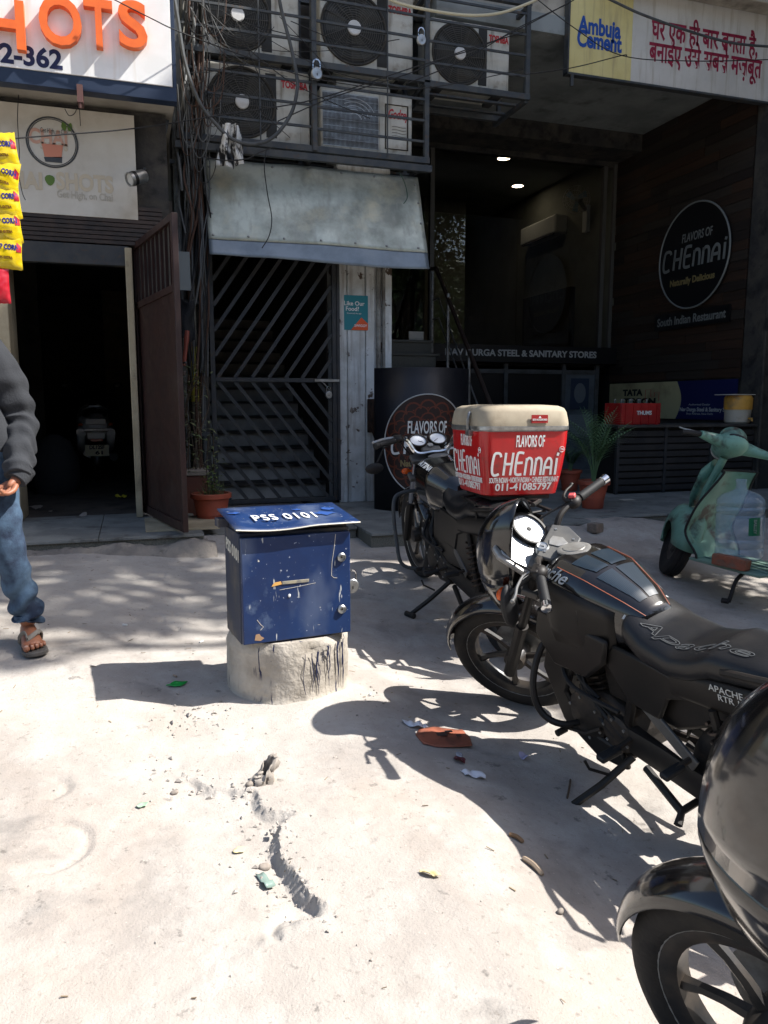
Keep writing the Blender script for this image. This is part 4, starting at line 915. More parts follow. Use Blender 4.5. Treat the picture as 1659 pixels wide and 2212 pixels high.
# red crate with bottles
CQ = CYc-7.85; cr0, cr1 = oy(1340, 900, CYc+.1).x, oy(1424, 900, CYc+.1).x
cr = thing('bottle_crate', 'red plastic bottle crate standing on the dark counter', 'crate', ((cr0+cr1)/2, 8.08+CQ, zc))
rm_ = mat('red_crate', rgb(170, 36, 34), .45, col2=rgb(150, 30, 30), scale=4)
b = MB(); hh = .24
for (x0, x1, y0, y1) in ((cr0, cr1, 7.93, 7.95), (cr0, cr1, 8.24, 8.26), (cr0, cr0+.02, 7.951, 8.239), (cr1-.02, cr1, 7.951, 8.239)): b.bx(x0, x1, y0+CQ, y1+CQ, zc+.001, zc+hh)
b.bx(cr0+.02, cr1-.02, 7.951+CQ, 8.239+CQ, zc+.001, zc+.02); b.build('crate_body', rm_, cr, bevel=.005)
for k in range(5):
    b = MB(); x = cr0+(cr1-cr0)*(k+.5)/5; b.bx(x-.008, x+.008, 7.918+CQ, 7.929+CQ, zc, zc+hh-.02); b.build('rib', rm_, cr)
text('THUMS', 'crate_print', M['white_paint'], frame(((cr0+cr1)/2+.03, 7.916+CQ, zc+.13), (1, 0, 0), (0, 0, 1)), cr, .06, .002)
bg = mat('bottle_glass', rgb(90, 100, 92), .08, spec=.8)
bt0 = None
for k in range(8):
    x = cr0+.06+.1*(k % 4)*(cr1-cr0)/.46; y = 8.03+CQ+.12*(k//4)
    if bt0 is None:
        bt0 = thing('glass_bottle', 'glass bottle standing in the red crate on the counter', 'bottle', (x, y, zc+.02), 'bottles in the red crate')
        b = MB(); b.lathe([(1e-5, 0), (.03, 0), (.031, .13), (.013, .2), (.012, .25), (1e-5, .25)], 12, Matrix.Translation((x, y, zc+.021))); b.build('bottle_body', bg, bt0)
        b = MB(); b.lathe([(.015, 0), (.015, .014), (1e-5, .014)], 10, Matrix.Translation((x, y, zc+.271))); b.build('bottle_cap', M['alu'], bt0)
    else: dup(bt0, (x, y, zc+.02))
# water cooler
p = oy(1592, 912, CYc+.2); wc = thing('water_cooler', 'yellow and white insulated water cooler jug on the counter end', 'water cooler', (p.x, CYc+.2, zc))
Tw = Matrix.Translation((p.x, CYc+.2, zc)); yp = mat('yellow_plastic', rgb(214, 160, 70), .5, col2=rgb(196, 146, 62), scale=4, dirt=rgb(150, 120, 80), dscale=6); wp = mat('milky_plastic', rgb(178, 172, 158), .5, dirt=rgb(140, 130, 110), dscale=5)
b = MB(); b.lathe([(1e-5, 0.002), (.13, 0.002), (.145, .02), (.15, .17), (1e-5, .17)], 28, Tw); b.build('lower_body', wp, wc)
b = MB(); b.lathe([(.157, .165), (.16, .30), (.14, .33), (1e-5, .33)], 28, Tw, cap=False); b.lathe([(1e-5, .165), (.157, .165)], 28, Tw, cap=False); b.build('upper_body', yp, wc)
b = MB(); b.tube([Tw @ V((.03, -.15, .06)), Tw @ V((.03, -.20, .06)), Tw @ V((.03, -.20, .03))], .013, 8); b.build('tap', yp, wc)
b = MB(); b.bx(p.x-.23, p.x+.16, CYc+.06, CYc+.34, zc+.335, zc+.345); b.build('board_on_top', M['faded_board'], label='thin pale board lying across the yellow water cooler', cat='board', loc=(p.x, CYc+.2, zc+.34))

# ================================================================== SIGN OVER THE PORCH
Ya = 7.45; A0 = oy(1228, 155, Ya)
am = thing('cement_sign', 'wide pale yellow and white cement advertising board over the porch', 'sign', (5.6, Ya, 4.8))
Xs = oy(1362, 170, Ya).x; xs0 = A0.x; zb0 = A0.z+.0; zt0 = zb0+.95
b = MB(); b.bx(xs0, Xs, Ya, Ya+.06, zb0, 5.9); b.build('yellow_board', M['yellow_board'], am, bevel=.003)
b = MB(); b.bx(Xs+.001, 8.8, Ya+.001, Ya+.06, zb0, 5.9); b.build('white_board', mat('white_flex', rgb(204, 202, 196), .5, col2=rgb(190, 188, 182), scale=2, streak=rgb(170, 164, 150)), am, bevel=.003)
b = MB(); b.bx(xs0-.018, xs0-.001, Ya-.008, Ya+.08, zb0-.02, 5.9); b.bx(xs0-.018, 8.8, Ya-.006, Ya+.07, zb0-.022, zb0-.001); b.bx(xs0+.03, xs0+.06, Ya-.005, Ya+.02, zb0-.13, zb0-.022); b.build('sign_frame', M['cage'], am)
FA = lambda px, py: frame((oy(px, py, Ya-.003).x, Ya-.0035, oy(px, py, Ya-.003).z), (1, 0, 0), (0, 0, 1))
for s_, py, pa, pb in (('Ambuja', 60, 1249, 1342), ('Cement', 90, 1247, 1344)):
    c = (pa+pb)/2; w_ = oy(pb, py, Ya).x-oy(pa, py, Ya).x
    text(s_, 'lettering', M['blue_print'], FA(c, py+1), am, .22, .008, fit=w_)
text('घर एक ही बार बनता है,', 'lettering', M['maroon'], FA(1525, 84), am, .28, .006, fit=oy(1642, 80, Ya).x-oy(1411, 80, Ya).x)
text('बनाईए उसे सबसे मज़बूत', 'lettering', M['maroon'], FA(1527, 132), am, .28, .006, fit=oy(1650, 130, Ya).x-oy(1405, 130, Ya).x)

# ================================================================== CURVED STANDEE
sx0, sx1 = oz(810, 1100, PZR), None
cs = V((2.66, 7.16, PZR)); RS = .50; HS = 1.33
sd = thing('curved_counter', 'curved black reception counter printed with the restaurant name and mandala', 'counter', tuple(cs))
def cyl(th, z, off=0): return V((cs.x+(RS+off)*math.sin(th), cs.y-(RS+off)*math.cos(th), PZR+z))
TH = 1.25
b = MB(); b.grid(lambda u, v: cyl(-TH+2*TH*u, HS*v), 40, 1)
b.build('front_panel', mat('black_vinyl', rgb(22, 23, 28), .38, rvar=.08), sd, solid=.02)
b = MB(); b.prism([(cyl(-TH+2*TH*i/30, 0).x, cyl(-TH+2*TH*i/30, 0).y) for i in range(31)], PZR+HS-.03, PZR+HS-.002); b.build('top_board', M['black_gloss'], sd)
def onc(v, x0=-.0, z0=.80, off=.012): return cyl((x0+v.x)/RS, z0+v.y, off+v.z)
CX0, CZ0 = -.07, .62
b = MB(); RR = .415
b.tube([cyl((CX0+RR*math.cos(i*PI/36))/RS, CZ0+RR*1.13*math.sin(i*PI/36), .014) for i in range(72)], .006, 5, closed=True); b.build('print_ring', M['silver_print'], sd)
b = MB()
def disc(u, v): r = RR*.985*v; a = 2*PI*u; return cyl((CX0+r*math.cos(a))/RS, CZ0+1.13*r*math.sin(a), .0115)
b.grid(disc, 48, 8); b.build('print_disc', mat('print_maroon', rgb(40, 22, 20), .5), sd)
b = MB(); M2 = None
for ring, n_, rad_, w_ in ((0, 16, .345, .017), (1, 16, .30, .011), (2, 12, .235, .014), (3, 12, .195, .009), (4, 10, .13, .01)):
    for k in range(n_):
        a = 2*PI*(k+.5*(ring % 2))/n_; pr = rad_*math.sin(PI/n_)*1.05
        pts = [(rad_*math.cos(a)+pr*math.cos(a+q), rad_*math.sin(a)+pr*math.sin(a+q)) for q in [(-1.7+3.4*j/8) for j in range(9)]]
        ribbon(b, pts, w_, .0006, fn=lambda v: onc(v, CX0, CZ0, .0125))
        if ring in (0, 2): ribbon(b, [(rad_*math.cos(a)-.008, rad_*math.sin(a)), (rad_*math.cos(a)+.008, rad_*math.sin(a))], .014, .0006, fn=lambda v: onc(v, CX0, CZ0, .0125))
b.build('mandala', M['brown_print'], sd, smooth=0)
text('FLAVORS OF', 'lettering', M['white_paint'], None, sd, .15, .003, shear=.06, fit=.37, fn=lambda v: onc(V((v.x, v.y*1.05, v.z)), CX0+.0, CZ0+.16, .0145))
chennai('lettering', M['white_paint'], sd, fn=lambda v: onc(v, CX0, CZ0+.0, .0145), h=.165, xs=.225, w=.2)
text('Naturally Delicious', 'motto', M['gold_print'], None, sd, .08, .003, fit=.5, fn=lambda v: onc(v, CX0, CZ0-.17, .0145))
# ================================================================== MOTORCYCLES
bk_black = mat('bike_black_paint', rgb(13, 13, 15), .16, coat=.7, dust=rgb(110, 98, 86), dustamt=.10)
bk_side = mat('bike_dusty_panel', rgb(20, 19, 18), .45, col2=rgb(31, 28, 26), scale=7, dust=rgb(104, 92, 80), dustamt=.09, spec=.32)
bk_plastic = mat('bike_plastic', rgb(20, 19, 19), .5, col2=rgb(34, 31, 29), scale=9, dust=rgb(108, 96, 84), dustamt=.14, spec=.35)
bk_seat = mat('bike_seat_vinyl', rgb(22, 23, 26), .34, bump=.0006, bscale=260, dust=rgb(110, 102, 92), dustamt=.08, spec=.4)
bk_engine = mat('bike_engine', rgb(34, 31, 29), .6, metal=.25, col2=rgb(50, 44, 39), scale=10, dirt=rgb(70, 59, 48), dscale=8, bump=.002, bscale=50)
bk_tyre = mat('bike_tyre', rgb(26, 25, 25), .85, col2=rgb(52, 47, 42), scale=5, lo=.45, hi=.75, bump=.0015, bscale=90)
bk_rim = mat('bike_rim', rgb(30, 30, 31), .4, col2=rgb(60, 54, 48), scale=12)
bk_rimlip = mat('bike_rim_lip', rgb(176, 176, 172), .3, metal=.7)
bk_silver = mat('bike_silver', rgb(160, 160, 158), .38, metal=.5, col2=rgb(128, 126, 122), scale=12, dust=rgb(150, 138, 120), dustamt=.3)
bk_grey = mat('bike_grey_plate', rgb(74, 74, 74), .5, col2=rgb(92, 90, 86), scale=9, bump=.0005, bscale=300)
bk_amber = mat('bike_amber_lens', rgb(214, 92, 30), .2, col2=rgb(190, 70, 20), scale=20)
bk_dial = mat('bike_dial', rgb(214, 216, 218), .25); bk_rubber = mat('bike_rubber', rgb(24, 24, 25), .65)
bk_red = mat('bike_red_switch', rgb(196, 84, 84), .5)
bk_pad = mat('bike_tank_pad', rgb(46, 62, 76), .34, coat=.2); 
_nt = bk_pad.node_tree; _w = _nt.nodes.new('ShaderNodeTexWave'); _w.name = 'pad_wave'; _w.inputs['Scale'].default_value = 55; _tc = _nt.nodes.new('ShaderNodeTexCoord'); _mp = _nt.nodes.new('ShaderNodeMapping'); _mp.inputs['Rotation'].default_value = (0, 0, rad(90)); _nt.links.new(_tc.outputs['Object'], _mp.inputs[0]); _nt.links.new(_mp.outputs[0], _w.inputs['Vector'])
_cr = _nt.nodes.new('ShaderNodeMix'); _cr.data_type = 'RGBA'; _cr.inputs[6].default_value = (*rgb(20, 28, 36), 1); _cr.inputs[7].default_value = (*rgb(42, 56, 68), 1); _nt.links.new(_w.outputs['Fac'], _cr.inputs[0]); _nt.links.new(_cr.outputs[2], _nt.nodes['Principled BSDF'].inputs['Base Color'])
bk_orange = mat('bike_pin_stripe', rgb(150, 84, 60), .4)
RY = Matrix.Rotation(-PI/2, 4, 'X')
def wheel(root, c, Mx, R=.30, w=.09, spokes=6, front=True, style=0):
    Tc = Mx @ Matrix.Translation(V(c)) @ RY        # lathe axis along Y
    tp = [(.222, -.030), (.236, -w*.47), (.262, -w*.52), (.283, -w*.46), (.293, -w*.34), (.2905, -w*.30), (.2905, -w*.27), (.2965, -w*.23), (.300, -w*.08), (.2965, -w*.06), (.2965, w*.06), (.300, w*.08), (.2965, w*.23), (.2905, w*.27), (.2905, w*.30), (.293, w*.34), (.283, w*.46), (.262, w*.52), (.236, w*.47), (.222, .030), (.222, -.030)]
    b = MB(); b.lathe([(r*R/.3, y) for r, y in tp], 56, Tc, cap=False)
    for k in range(0):
        for s in (-1, 1):
            a = 2*PI*k/72+.05*s; T = Tc @ Matrix.Rotation(a, 4, 'Z') @ Matrix.Translation((R*.9645, 0, s*w*.385)) @ Matrix.Rotation(s*.62, 4, 'Y') @ Matrix.Rotation(.35*s, 4, 'X')
            b.box((0, 0, 0), (.006, .022, w*.15), T)
    t = b.build('front_wheel' if front else 'rear_wheel', bk_tyre, root, smooth=40)
    b = MB(); b.lathe([(.192, -.022), (.205, -.030), (.228, -.034), (.230, -.030), (.214, -.018), (.214, .018), (.230, .030), (.228, .034), (.205, .030), (.192, .022), (.192, -.022)], 48, Tc, cap=False); b.build('rim', bk_rim, t)
    b = MB(); b.tube([Tc @ V((.2285*math.cos(i*PI/24), .2285*math.sin(i*PI/24), .0335)) for i in range(48)], .0028, 5, closed=True); b.build('rim_lip', bk_rimlip, t)
    b = MB(); b.lathe([(1e-5, -.05), (.045, -.05), (.05, -.03), (.05, .03), (.045, .05), (1e-5, .05)], 20, Tc); b.build('hub', bk_rim, t)
    for k in range(spokes):
        a = 2*PI*k/spokes; b = MB()
        if style == 0:
            p = [Tc @ V((r_*math.cos(a+.22*(r_-.04)/.16), r_*math.sin(a+.22*(r_-.04)/.16), 0)) for r_ in (.04, .1, .15, .2)]
            b.tube(p, [.017, .014, .013, .018], 6, sx=1.0)
        else: b.tube([Tc @ V((.04*math.cos(a), .04*math.sin(a), 0)), Tc @ V((.2*math.cos(a), .2*math.sin(a), 0))], .014, 6)
        b.build('spoke', bk_rim, t)
    if front and style == 0:
        b = MB(); b.lathe([(.075, -.070), (.125, -.070), (.125, -.066), (.075, -.066), (.075, -.070)], 32, Tc, cap=False); b.lathe([(.0, -.064), (.08, -.064)], 12, Tc, cap=False); b.build('brake_disc', M['alu'], t)
    else:
        b = MB(); b.lathe([(1e-5, -.06), (.075, -.06), (.082, -.04), (.082, 0), (1e-5, 0)], 24, Tc); b.build('brake_drum', bk_silver, t)
    return t
def sect(xc, zc, hw, hh, p=2.6, n=24, top=1., bot=1.):
    out = []
    for i in range(n):
        a = 2*PI*i/n; c, s_ = math.cos(a), math.sin(a)
        out.append(V((xc, hw*math.copysign(abs(c)**(2/p), c), zc+(hh*top if s_ > 0 else hh*bot)*math.copysign(abs(s_)**(2/p), s_))))
    return out
def interp(keys, x):
    for i in range(len(keys)-1):
        a, b_ = keys[i], keys[i+1]
        if x <= b_[0] or i == len(keys)-2:
            t = (x-a[0])/(b_[0]-a[0]); t = max(0, min(1, t)); t2 = t*t*(3-2*t)*.5+t*.5
            return [a[j]+(b_[j]-a[j])*t2 for j in range(1, len(a))]
TANK = [(0, .30, .79, .05, .05), (.10, .285, .80, .12, .09), (.32, .18, .81, .165, .13), (.6, .02, .80, .16, .128), (.86, -.13, .775, .11, .10), (1, -.205, .765, .07, .065)]
def tankp(s, a, off=0):
    x, z, hw, hh = interp(TANK, s); c, s_ = math.cos(a), math.sin(a)
    return V((x, (hw+off)*math.copysign(abs(c)**.78, c), z+(hh*(1 if s_ > 0 else 1.45)+off)*math.copysign(abs(s_)**.78, s_)))
SEATK = [(0, -.135, .775, .10, .06), (.08, -.155, .765, .125, .07), (.25, -.24, .735, .14, .065), (.42, -.36, .73, .145, .06), (.52, -.44, .752, .14, .065), (.6, -.50, .785, .13, .065), (.8, -.64, .805, .118, .055), (.96, -.76, .815, .10, .045), (1, -.79, .812, .07, .03)]
def seatp(s, a, off=0):
    x, z, hw, hh = interp(SEATK, s); c, s_ = math.cos(a), math.sin(a)
    return V((x, (hw+off)*math.copysign(abs(c)**.8, c), z+(hh+off)*(1 if s_ > 0 else .9)*math.copysign(abs(s_)**.7, s_)))
def skin(fn, na, ns):
    b = MB(); b.loft([[fn(i/ns, 2*PI*j/na) for j in range(na)] for i in range(ns+1)]); return b
def guard(b, c, R, w, a0, a1, M_, n=20, drop=.03, taper=0):
    rows = []
    for i in range(n+1):
        t = i/n; a = a0+(a1-a0)*t; ww = w*(1-taper*abs(2*t-1)**3)
        rows.append([M_ @ V((c[0]+(R-drop*abs(u)**2.2)*math.cos(a), ww*u, c[2]+(R-drop*abs(u)**2.2)*math.sin(a))) for u in [-1+2*j/8 for j in range(9)]])
    b.loft(rows, closed=False, cap=False)
def spring(p, q, r, turns, n=9):
    p, q = V(p), V(q); d = (q-p); t = d.normalized(); u = t.orthogonal().normalized(); w = t.cross(u)
    return [p+d*(i/(turns*n))+(u*math.cos(2*PI*i/n)+w*math.sin(2*PI*i/n))*r for i in range(turns*n+1)]
def motorcycle(label, F, heading, steer, lean, kind, name='motorcycle', sc=1.):
    d = V((math.cos(heading), math.sin(heading), 0)); O = V((F.x, F.y, 0))-d*.64*sc; Rr = V((F.x, F.y, 0))-d*1.28*sc
    zF, zR = hz(F.x, F.y), hz(Rr.x, Rr.y)
    root = thing(name, label, 'motorcycle', (O.x, O.y, (zF+zR)/2-.004), rot=(-lean, -math.atan2(zF-zR, 1.28), heading), local=True); root.scale = (sc, sc, sc)
    I = Matrix(); rake = rad(26); ax = V((-math.sin(rake), 0, math.cos(rake))); P = V((.32, 0, .88))
    S = Matrix.Translation(P) @ Matrix.Rotation(steer, 4, ax) @ Matrix.Translation(-P)
    ap, pl, th = kind == 'apache', kind == 'platina', kind == 'third'
    st = 0 if not pl else 1
    # ---- front end
    wheel(root, (.64, 0, .30), S, .30, .092, 6, True, st); wheel(root, (-.64, 0, .30), I, .30, .11, 6, False, st)
    for s in (-1, 1):
        a0 = V((.64, s*.092, .30)); b = MB(); b.tube([S @ (a0-ax*.02), S @ (a0+ax*.30)], .027, 10); b.build('fork_slider', bk_plastic if not pl else bk_side, root)
        b = MB(); b.tube([S @ (a0+ax*.301), S @ (a0+ax*.66)], .018, 10); b.build('fork_tube', M['chrome'] if not ap else bk_plastic, root)
    for k, z in ((.52, .03), (.66, .028)):
        b = MB(); c = V((.64, 0, .30))+ax*k; b.box((0, 0, 0), (.07, .25, z), S @ Matrix.Translation(c) @ Matrix.Rotation(-rake, 4, 'Y')); b.build('fork_clamp', bk_grey, root, bevel=.006)
    b = MB(); b.tube([P+ax*.02, P-ax*.18], .034, 10); b.build('head_tube', bk_plastic, root)
    b = MB(); guard(b, (.64, 0, .30), .338, .068 if not th else .08, rad(8), rad(150), S, 24, .035, .25); b.build('mudguard', bk_black, root, solid=.004, smooth=60)
    # ---- handlebar
    hb = .0 if not pl else .07
    for s in (-1, 1):
        if ap or th: pts = [(.33, s*.085, .90), (.325, s*.12, .945), (.30, s*.19, .965), (.215, s*.37, .955)]
        else: pts = [(.30, 0, .94), (.30, s*.10, .945), (.30, s*.16, 1.03), (.26, s*.22, 1.05), (.18, s*.37, 1.045)]
        pts = spline(pts, 5); b = MB(); b.tube([S @ p for p in pts], .0125, 8); hbar = b.build('handlebar', M['chrome'] if pl else bk_plastic, root)
        e1, e0 = V(pts[-1]), V(pts[-1]).lerp(V(pts[-2]), 0); dirv = (pts[-1]-pts[-6]).normalized(); g0 = pts[-1]-dirv*.13
        b = MB(); n = 14; b.tube([S @ (g0+dirv*.13*i/n) for i in range(n+1)], [.0175+.0014*(i % 2) for i in range(n+1)], 12); b.build('grip', bk_rubber, hbar)
        b = MB(); b.tube([S @ (pts[-1]+dirv*q) for q in (.0, .004, .03, .034)], [.013, .019, .0205, .013], 12); b.build('bar_end', M['chrome'] if ap else bk_rubber, hbar)
        b = MB(); w0 = g0-dirv*.035; b.ball((0, 0, 0), (.030, .036, .026), 12, 8, S @ Matrix.Translation(w0)); b.box((0, 0, .012), (.03, .05, .025), S @ Matrix.Translation(w0+V((.01, 0, .0)))); b.build('switch_box', bk_plastic, hbar, bevel=.004)
        if s < 0: b = MB(); b.box((0, 0, .03), (.026, .022, .016), S @ Matrix.Translation(w0)); b.build('kill_switch', bk_red, hbar, bevel=.003)
        b = MB(); lv = spline([w0+V((.028, 0, .005)), w0+V((.052, s*.03, .004)), w0+V((.058, s*.08, 0)), w0+V((.052, s*.12, -.006)), w0+V((.056, s*.145, -.012))], 4)
        b.tube([S @ p for p in lv], [.0085]*(len(lv)-1)+[.011], 7, sx=.6); b.ball(tuple(S @ lv[-1]), .0085, 8, 6); b.build('brake_lever' if s < 0 else 'clutch_lever', bk_plastic if s < 0 else bk_silver, hbar)
        # cables
        b = MB(); b.tube([S @ p for p in spline([w0+V((.03, -s*.01, .0)), (.43, s*.12, .93), (.42, s*.05, .86), (.33, s*.06, .74)], 6)], .0045, 6); b.build('control_cable', bk_rubber, root)
    if ap or th:
        # instruments, bikini fairing
        b = MB(); rows = []
        cs = V((.42, 0, .84)) if not th else V((.42, 0, .84)); rx, ry, rz = (.26, .150, .25) if not th else (.30, .20, .33)
        nn = 12; x_r, ln_ = (.45, .20) if ap else (.40, .36)
        for i in range(nn+1):                   # half shell, open towards the rider, visor raised at the top
            t = i/nn; k_ = math.sqrt(max(0, 1-t**2.3)); row = []
            for j in range(33):
                ph = 2*PI*j/32; sy, cz = math.cos(ph), math.sin(ph)
                yy = ry*math.copysign(abs(sy)**(.8 if ap else 1.12), sy)*(1-.38*max(0, -cz)**1.5)*(1-.18*max(0, cz)**2); zz = rz*cz*(1.12 if cz > 0 else 1.0)
                row.append(S @ V((x_r+ln_*t-.05*cz*(1-t)+.10*max(0, -cz)*(1-t)+.05*t*0, yy*k_, cs.z+zz*k_-.03*t)))
            rows.append(row)
        b.loft(rows, cap=False, closed=False); b.build('headlight_fairing', bk_black, root, solid=.006, smooth=70)
        b = MB(); b.ball((x_r+ln_-.045, 0, cs.z-.03), (.03, .07, .06), 16, 10, S); b.build('headlight', mat('headlight_glass', rgb(176, 180, 184), .08, spec=.8), root)
        if ap:
            Mc = S @ Matrix.Translation((.425, .02, .945)) @ Matrix.Rotation(rad(-44), 4, 'Y') @ Matrix.Diagonal((1.2, 1.08, 1, 1))   # console faces the rider
            b = MB(); b.prism([(-.075, -.115), (-.03, -.135), (.055, -.12), (.075, -.06), (.075, .10), (.045, .125), (-.045, .125), (-.075, .09)], -.022, .0, Mc); con = b.build('instrument_console', bk_silver, root, bevel=.006)
            b = MB(); b.prism([(-.068, .0), (.055, .005), (.058, .085), (.04, .108), (-.045, .108), (-.068, .075)], .0005, .006, Mc); b.build('display', mat('lcd_panel', rgb(150, 156, 160), .2), con, bevel=.002)
            Md_ = Mc @ Matrix.Translation((.005, -.062, .004)); b = MB(); b.lathe([(.062, 0), (.066, .004), (.066, .022), (.058, .022), (.058, .006), (.062, 0)], 32, Md_, cap=False); b.build('dial_ring', bk_plastic, con)
            b = MB(); b.lathe([(1e-5, .012), (.058, .012)], 32, Md_, cap=False); b.build('dial_face', bk_dial, con)
            b = MB(); b.bar(Md_ @ V((0, 0, .0125)), Md_ @ V((-.02, -.045, .0125)), .004, .001); b.lathe([(1e-5, .016), (.008, .016), (.009, .0125)], 10, Md_, cap=False)
            for k in range(11): a = -2.2+4.4*k/10; b.bar(Md_ @ V((.047*math.cos(a), .047*math.sin(a), .0125)), Md_ @ V((.055*math.cos(a), .055*math.sin(a), .0125)), .002, .001)
            b.build('needle', bk_rubber, con)
            for k in range(3): b = MB(); b.ball((-.035+.022*k-.01, .006+.0*k, .007), .0055, 8, 6, Mc); b.build('pilot_lamp', bk_grey, con)
            b = MB(); Mk = S @ Matrix.Translation((.335, .045, .945)) @ Matrix.Rotation(rad(-18), 4, 'Y'); b.lathe([(1e-5, -.03), (.024, -.03), (.026, .0), (.02, .006), (.016, .003), (1e-5, .003)], 18, Mk); b.bar(Mk @ V((-.008, 0, .0045)), Mk @ V((.008, 0, .0045)), .004, .002); b.build('ignition_lock', M['alu'], root)
            Mt = S @ Matrix.Translation((.30, 0, .935)) @ Matrix.Rotation(rad(-14), 4, 'Y')
            b = MB(); b.prism([(-.085, -.05), (-.085, .05), (-.02, .105), (.045, .10), (.045, -.10), (-.02, -.105)], -.018, .0, Mt); pc = b.build('clamp_cover', bk_grey, root, bevel=.006)
            b = MB(); b.prism([(-.048, 0), (-.02, .028), (.018, .026), (.024, 0), (.018, -.026), (-.02, -.028)], .0005, .004, Mt); b.build('emblem', bk_silver, pc, bevel=.001)
            for x, y in ((.02, .07), (.02, -.07), (-.06, .03), (-.06, -.03)): b = MB(); b.lathe([(1e-5, .0), (.006, 0), (.005, .003), (1e-5, .003)], 8, Mt @ Matrix.Translation((x, y, .0005))); b.build('bolt', M['alu'], pc)
            b = MB(); b.ball((0, 0, 0), (.028, .05, .085), 14, 10, S @ Matrix.Translation((.42, .27, .84)) @ Matrix.Rotation(.3, 4, 'X')); b.tube([S @ V((.30, .21, .96)), S @ V((.36, .25, .93)), S @ V((.42, .27, .88))], .008, 6); b.build('mirror', bk_rubber, root)
        for s in (-1, 1):
            b = MB(); b.tube([S @ V((cs.x+.07, s*ry*.7, cs.z-.02)), S @ V((cs.x+.07, s*(ry+.0), cs.z-.02))], .008, 6); b.ball((0, 0, 0), (.022, .036, .02), 12, 8, S @ Matrix.Translation((cs.x+.07, s*(ry+.03), cs.z-.02))); b.build('indicator', bk_amber, root)
    else:
        # round headlamp and twin clocks
        b = MB(); b.lathe([(1e-5, -.09), (.06, -.08), (.092, -.02), (.098, .03), (.09, .04), (1e-5, .045)], 24, S @ Matrix.Translation((.44, 0, .87)) @ Matrix.Rotation(PI/2, 4, 'Y')); b.build('headlight', bk_black, root)
        for s in (-1, 1):
            Mg = S @ Matrix.Translation((.37, s*.065, 1.0)) @ Matrix.Rotation(rad(-32), 4, 'Y')
            b = MB(); b.lathe([(1e-5, -.05), (.045, -.05), (.056, -.01), (.058, .012), (.05, .012), (.05, .0)], 24, Mg, cap=False); cl = b.build('clock', bk_plastic, root)
            b = MB(); b.lathe([(1e-5, .004), (.05, .004)], 24, Mg, cap=False); b.build('dial_face', bk_dial, cl)
            b = MB(); b.bar(Mg @ V((0, 0, .006)), Mg @ V((-.02, s*-.03, .006)), .004, .001); b.build('needle', bk_rubber, cl)
            b = MB(); b.tube([S @ V((.28, s*.22, 1.06)), S @ V((.33, s*.30, .99)), S @ V((.36, s*.34, .90))], .006, 6); b.ball((0, 0, 0), (.02, .06, .035), 14, 8, S @ Matrix.Translation((.36, s*.36, .865))); b.build('mirror', bk_rubber, root)
            b = MB(); b.tube([S @ V((.44, s*.08, .80)), S @ V((.44, s*.11, .80))], .007, 6); b.ball((0, 0, 0), (.02, .03, .02), 10, 8, S @ Matrix.Translation((.45, s*.13, .80))); b.build('indicator', bk_amber, root)
        b = MB(); b.box((0, 0, 0), (.07, .12, .03), S @ Matrix.Translation((.33, 0, .955)) @ Matrix.Rotation(rad(-25), 4, 'Y')); b.build('ignition_bridge', bk_grey, root, bevel=.006)
        b = MB(); b.lathe([(1e-5, 0), (.018, 0), (.018, .018), (1e-5, .018)], 14, S @ Matrix.Translation((.33, 0, .965)) @ Matrix.Rotation(rad(-25), 4, 'Y')); b.build('ignition_lock', M['alu'], root)
    if th:
        for s in (-1, 1):
            b = MB(); b.tube([S @ V((.28, s*.22, .97)), S @ V((.30, s*.28, 1.08)), S @ V((.31, s*.33, 1.13))], .006, 6); b.ball((0, 0, 0), (.018, .065, .04), 14, 8, S @ Matrix.Translation((.31, s*.37, 1.16))); b.build('mirror', bk_rubber, root)
    if pl:
        for s in (-1, 1):
            b = MB(); b.prism([(.02, .66), (.06, .45), (-.05, .36), (-.5, .42), (-.75, .50), (-.72, .72), (-.3, .70)], .10, .118, Matrix.Rotation(PI/2, 4, 'X') @ Matrix.Diagonal((1, 1, -s, 1))); b.build('side_filler', bk_side, root, bevel=.012, fix=True)  # broad panels added so the motorcycle's shadow on the ground has no gaps
    # ---- tank
    tk = skin(tankp, 28, 22).build('fuel_tank', bk_black, root, smooth=60)
    q = tankp(.27, PI/2); Mq = Matrix.Translation(q+V((0, 0, -.003))) @ Matrix.Rotation(rad(4), 4, 'Y'); b = MB(); b.lathe([(.062, 0), (.062, .006), (.052, .010), (.042, .008), (.04, .011), (1e-5, .012)], 28, Mq, cap=False); b.build('fuel_cap', bk_silver, tk)
    if ap:
        for k, (s0, s1, a0, a1) in enumerate(((.44, .63, .62, 1.28), (.44, .63, 1.36, 2.15), (.66, .92, .6, 1.3), (.66, .92, 1.38, 2.15))):
            b = MB(); b.grid(lambda u, v: tankp(s0+(s1-s0)*v, PI*.5+(a0-1.35+(a1-a0)*u)*.62*(1-.25*v), .0022), 10, 10); b.build('tank_pad', bk_pad, tk, smooth=60)
        b = MB(); b.tube([tankp(.38+.6*i/14, PI*.5+.72-.08*math.sin(i/14*PI), .001) for i in range(15)], .0014, 4); b.tube([tankp(.38+.6*i/14, PI*.5-.72, .001) for i in range(15)], .0014, 4); b.build('pin_stripe', bk_orange, tk)
        for s in (1, -1):
            b = MB(); rows = [[tankp(t, PI*.5+s*PI*.5-s*.35+s*dv, off) + V((0, s*bul, -dz)) for (dv, off, bul, dz) in ((0, .004, .0, 0), (.25, .012, .012, .02), (.5, .006, .012, .08), (.7, -.01, .0, .12))] for t in [.02+.80*i/12 for i in range(13)]]
            b.loft(rows, closed=False, cap=False); b.build('tank_shroud', bk_side, tk, solid=.004, smooth=60)
    def onside(fnp, s_of, a_of): return lambda v: fnp(s_of(v), a_of(v), .003+v.z)
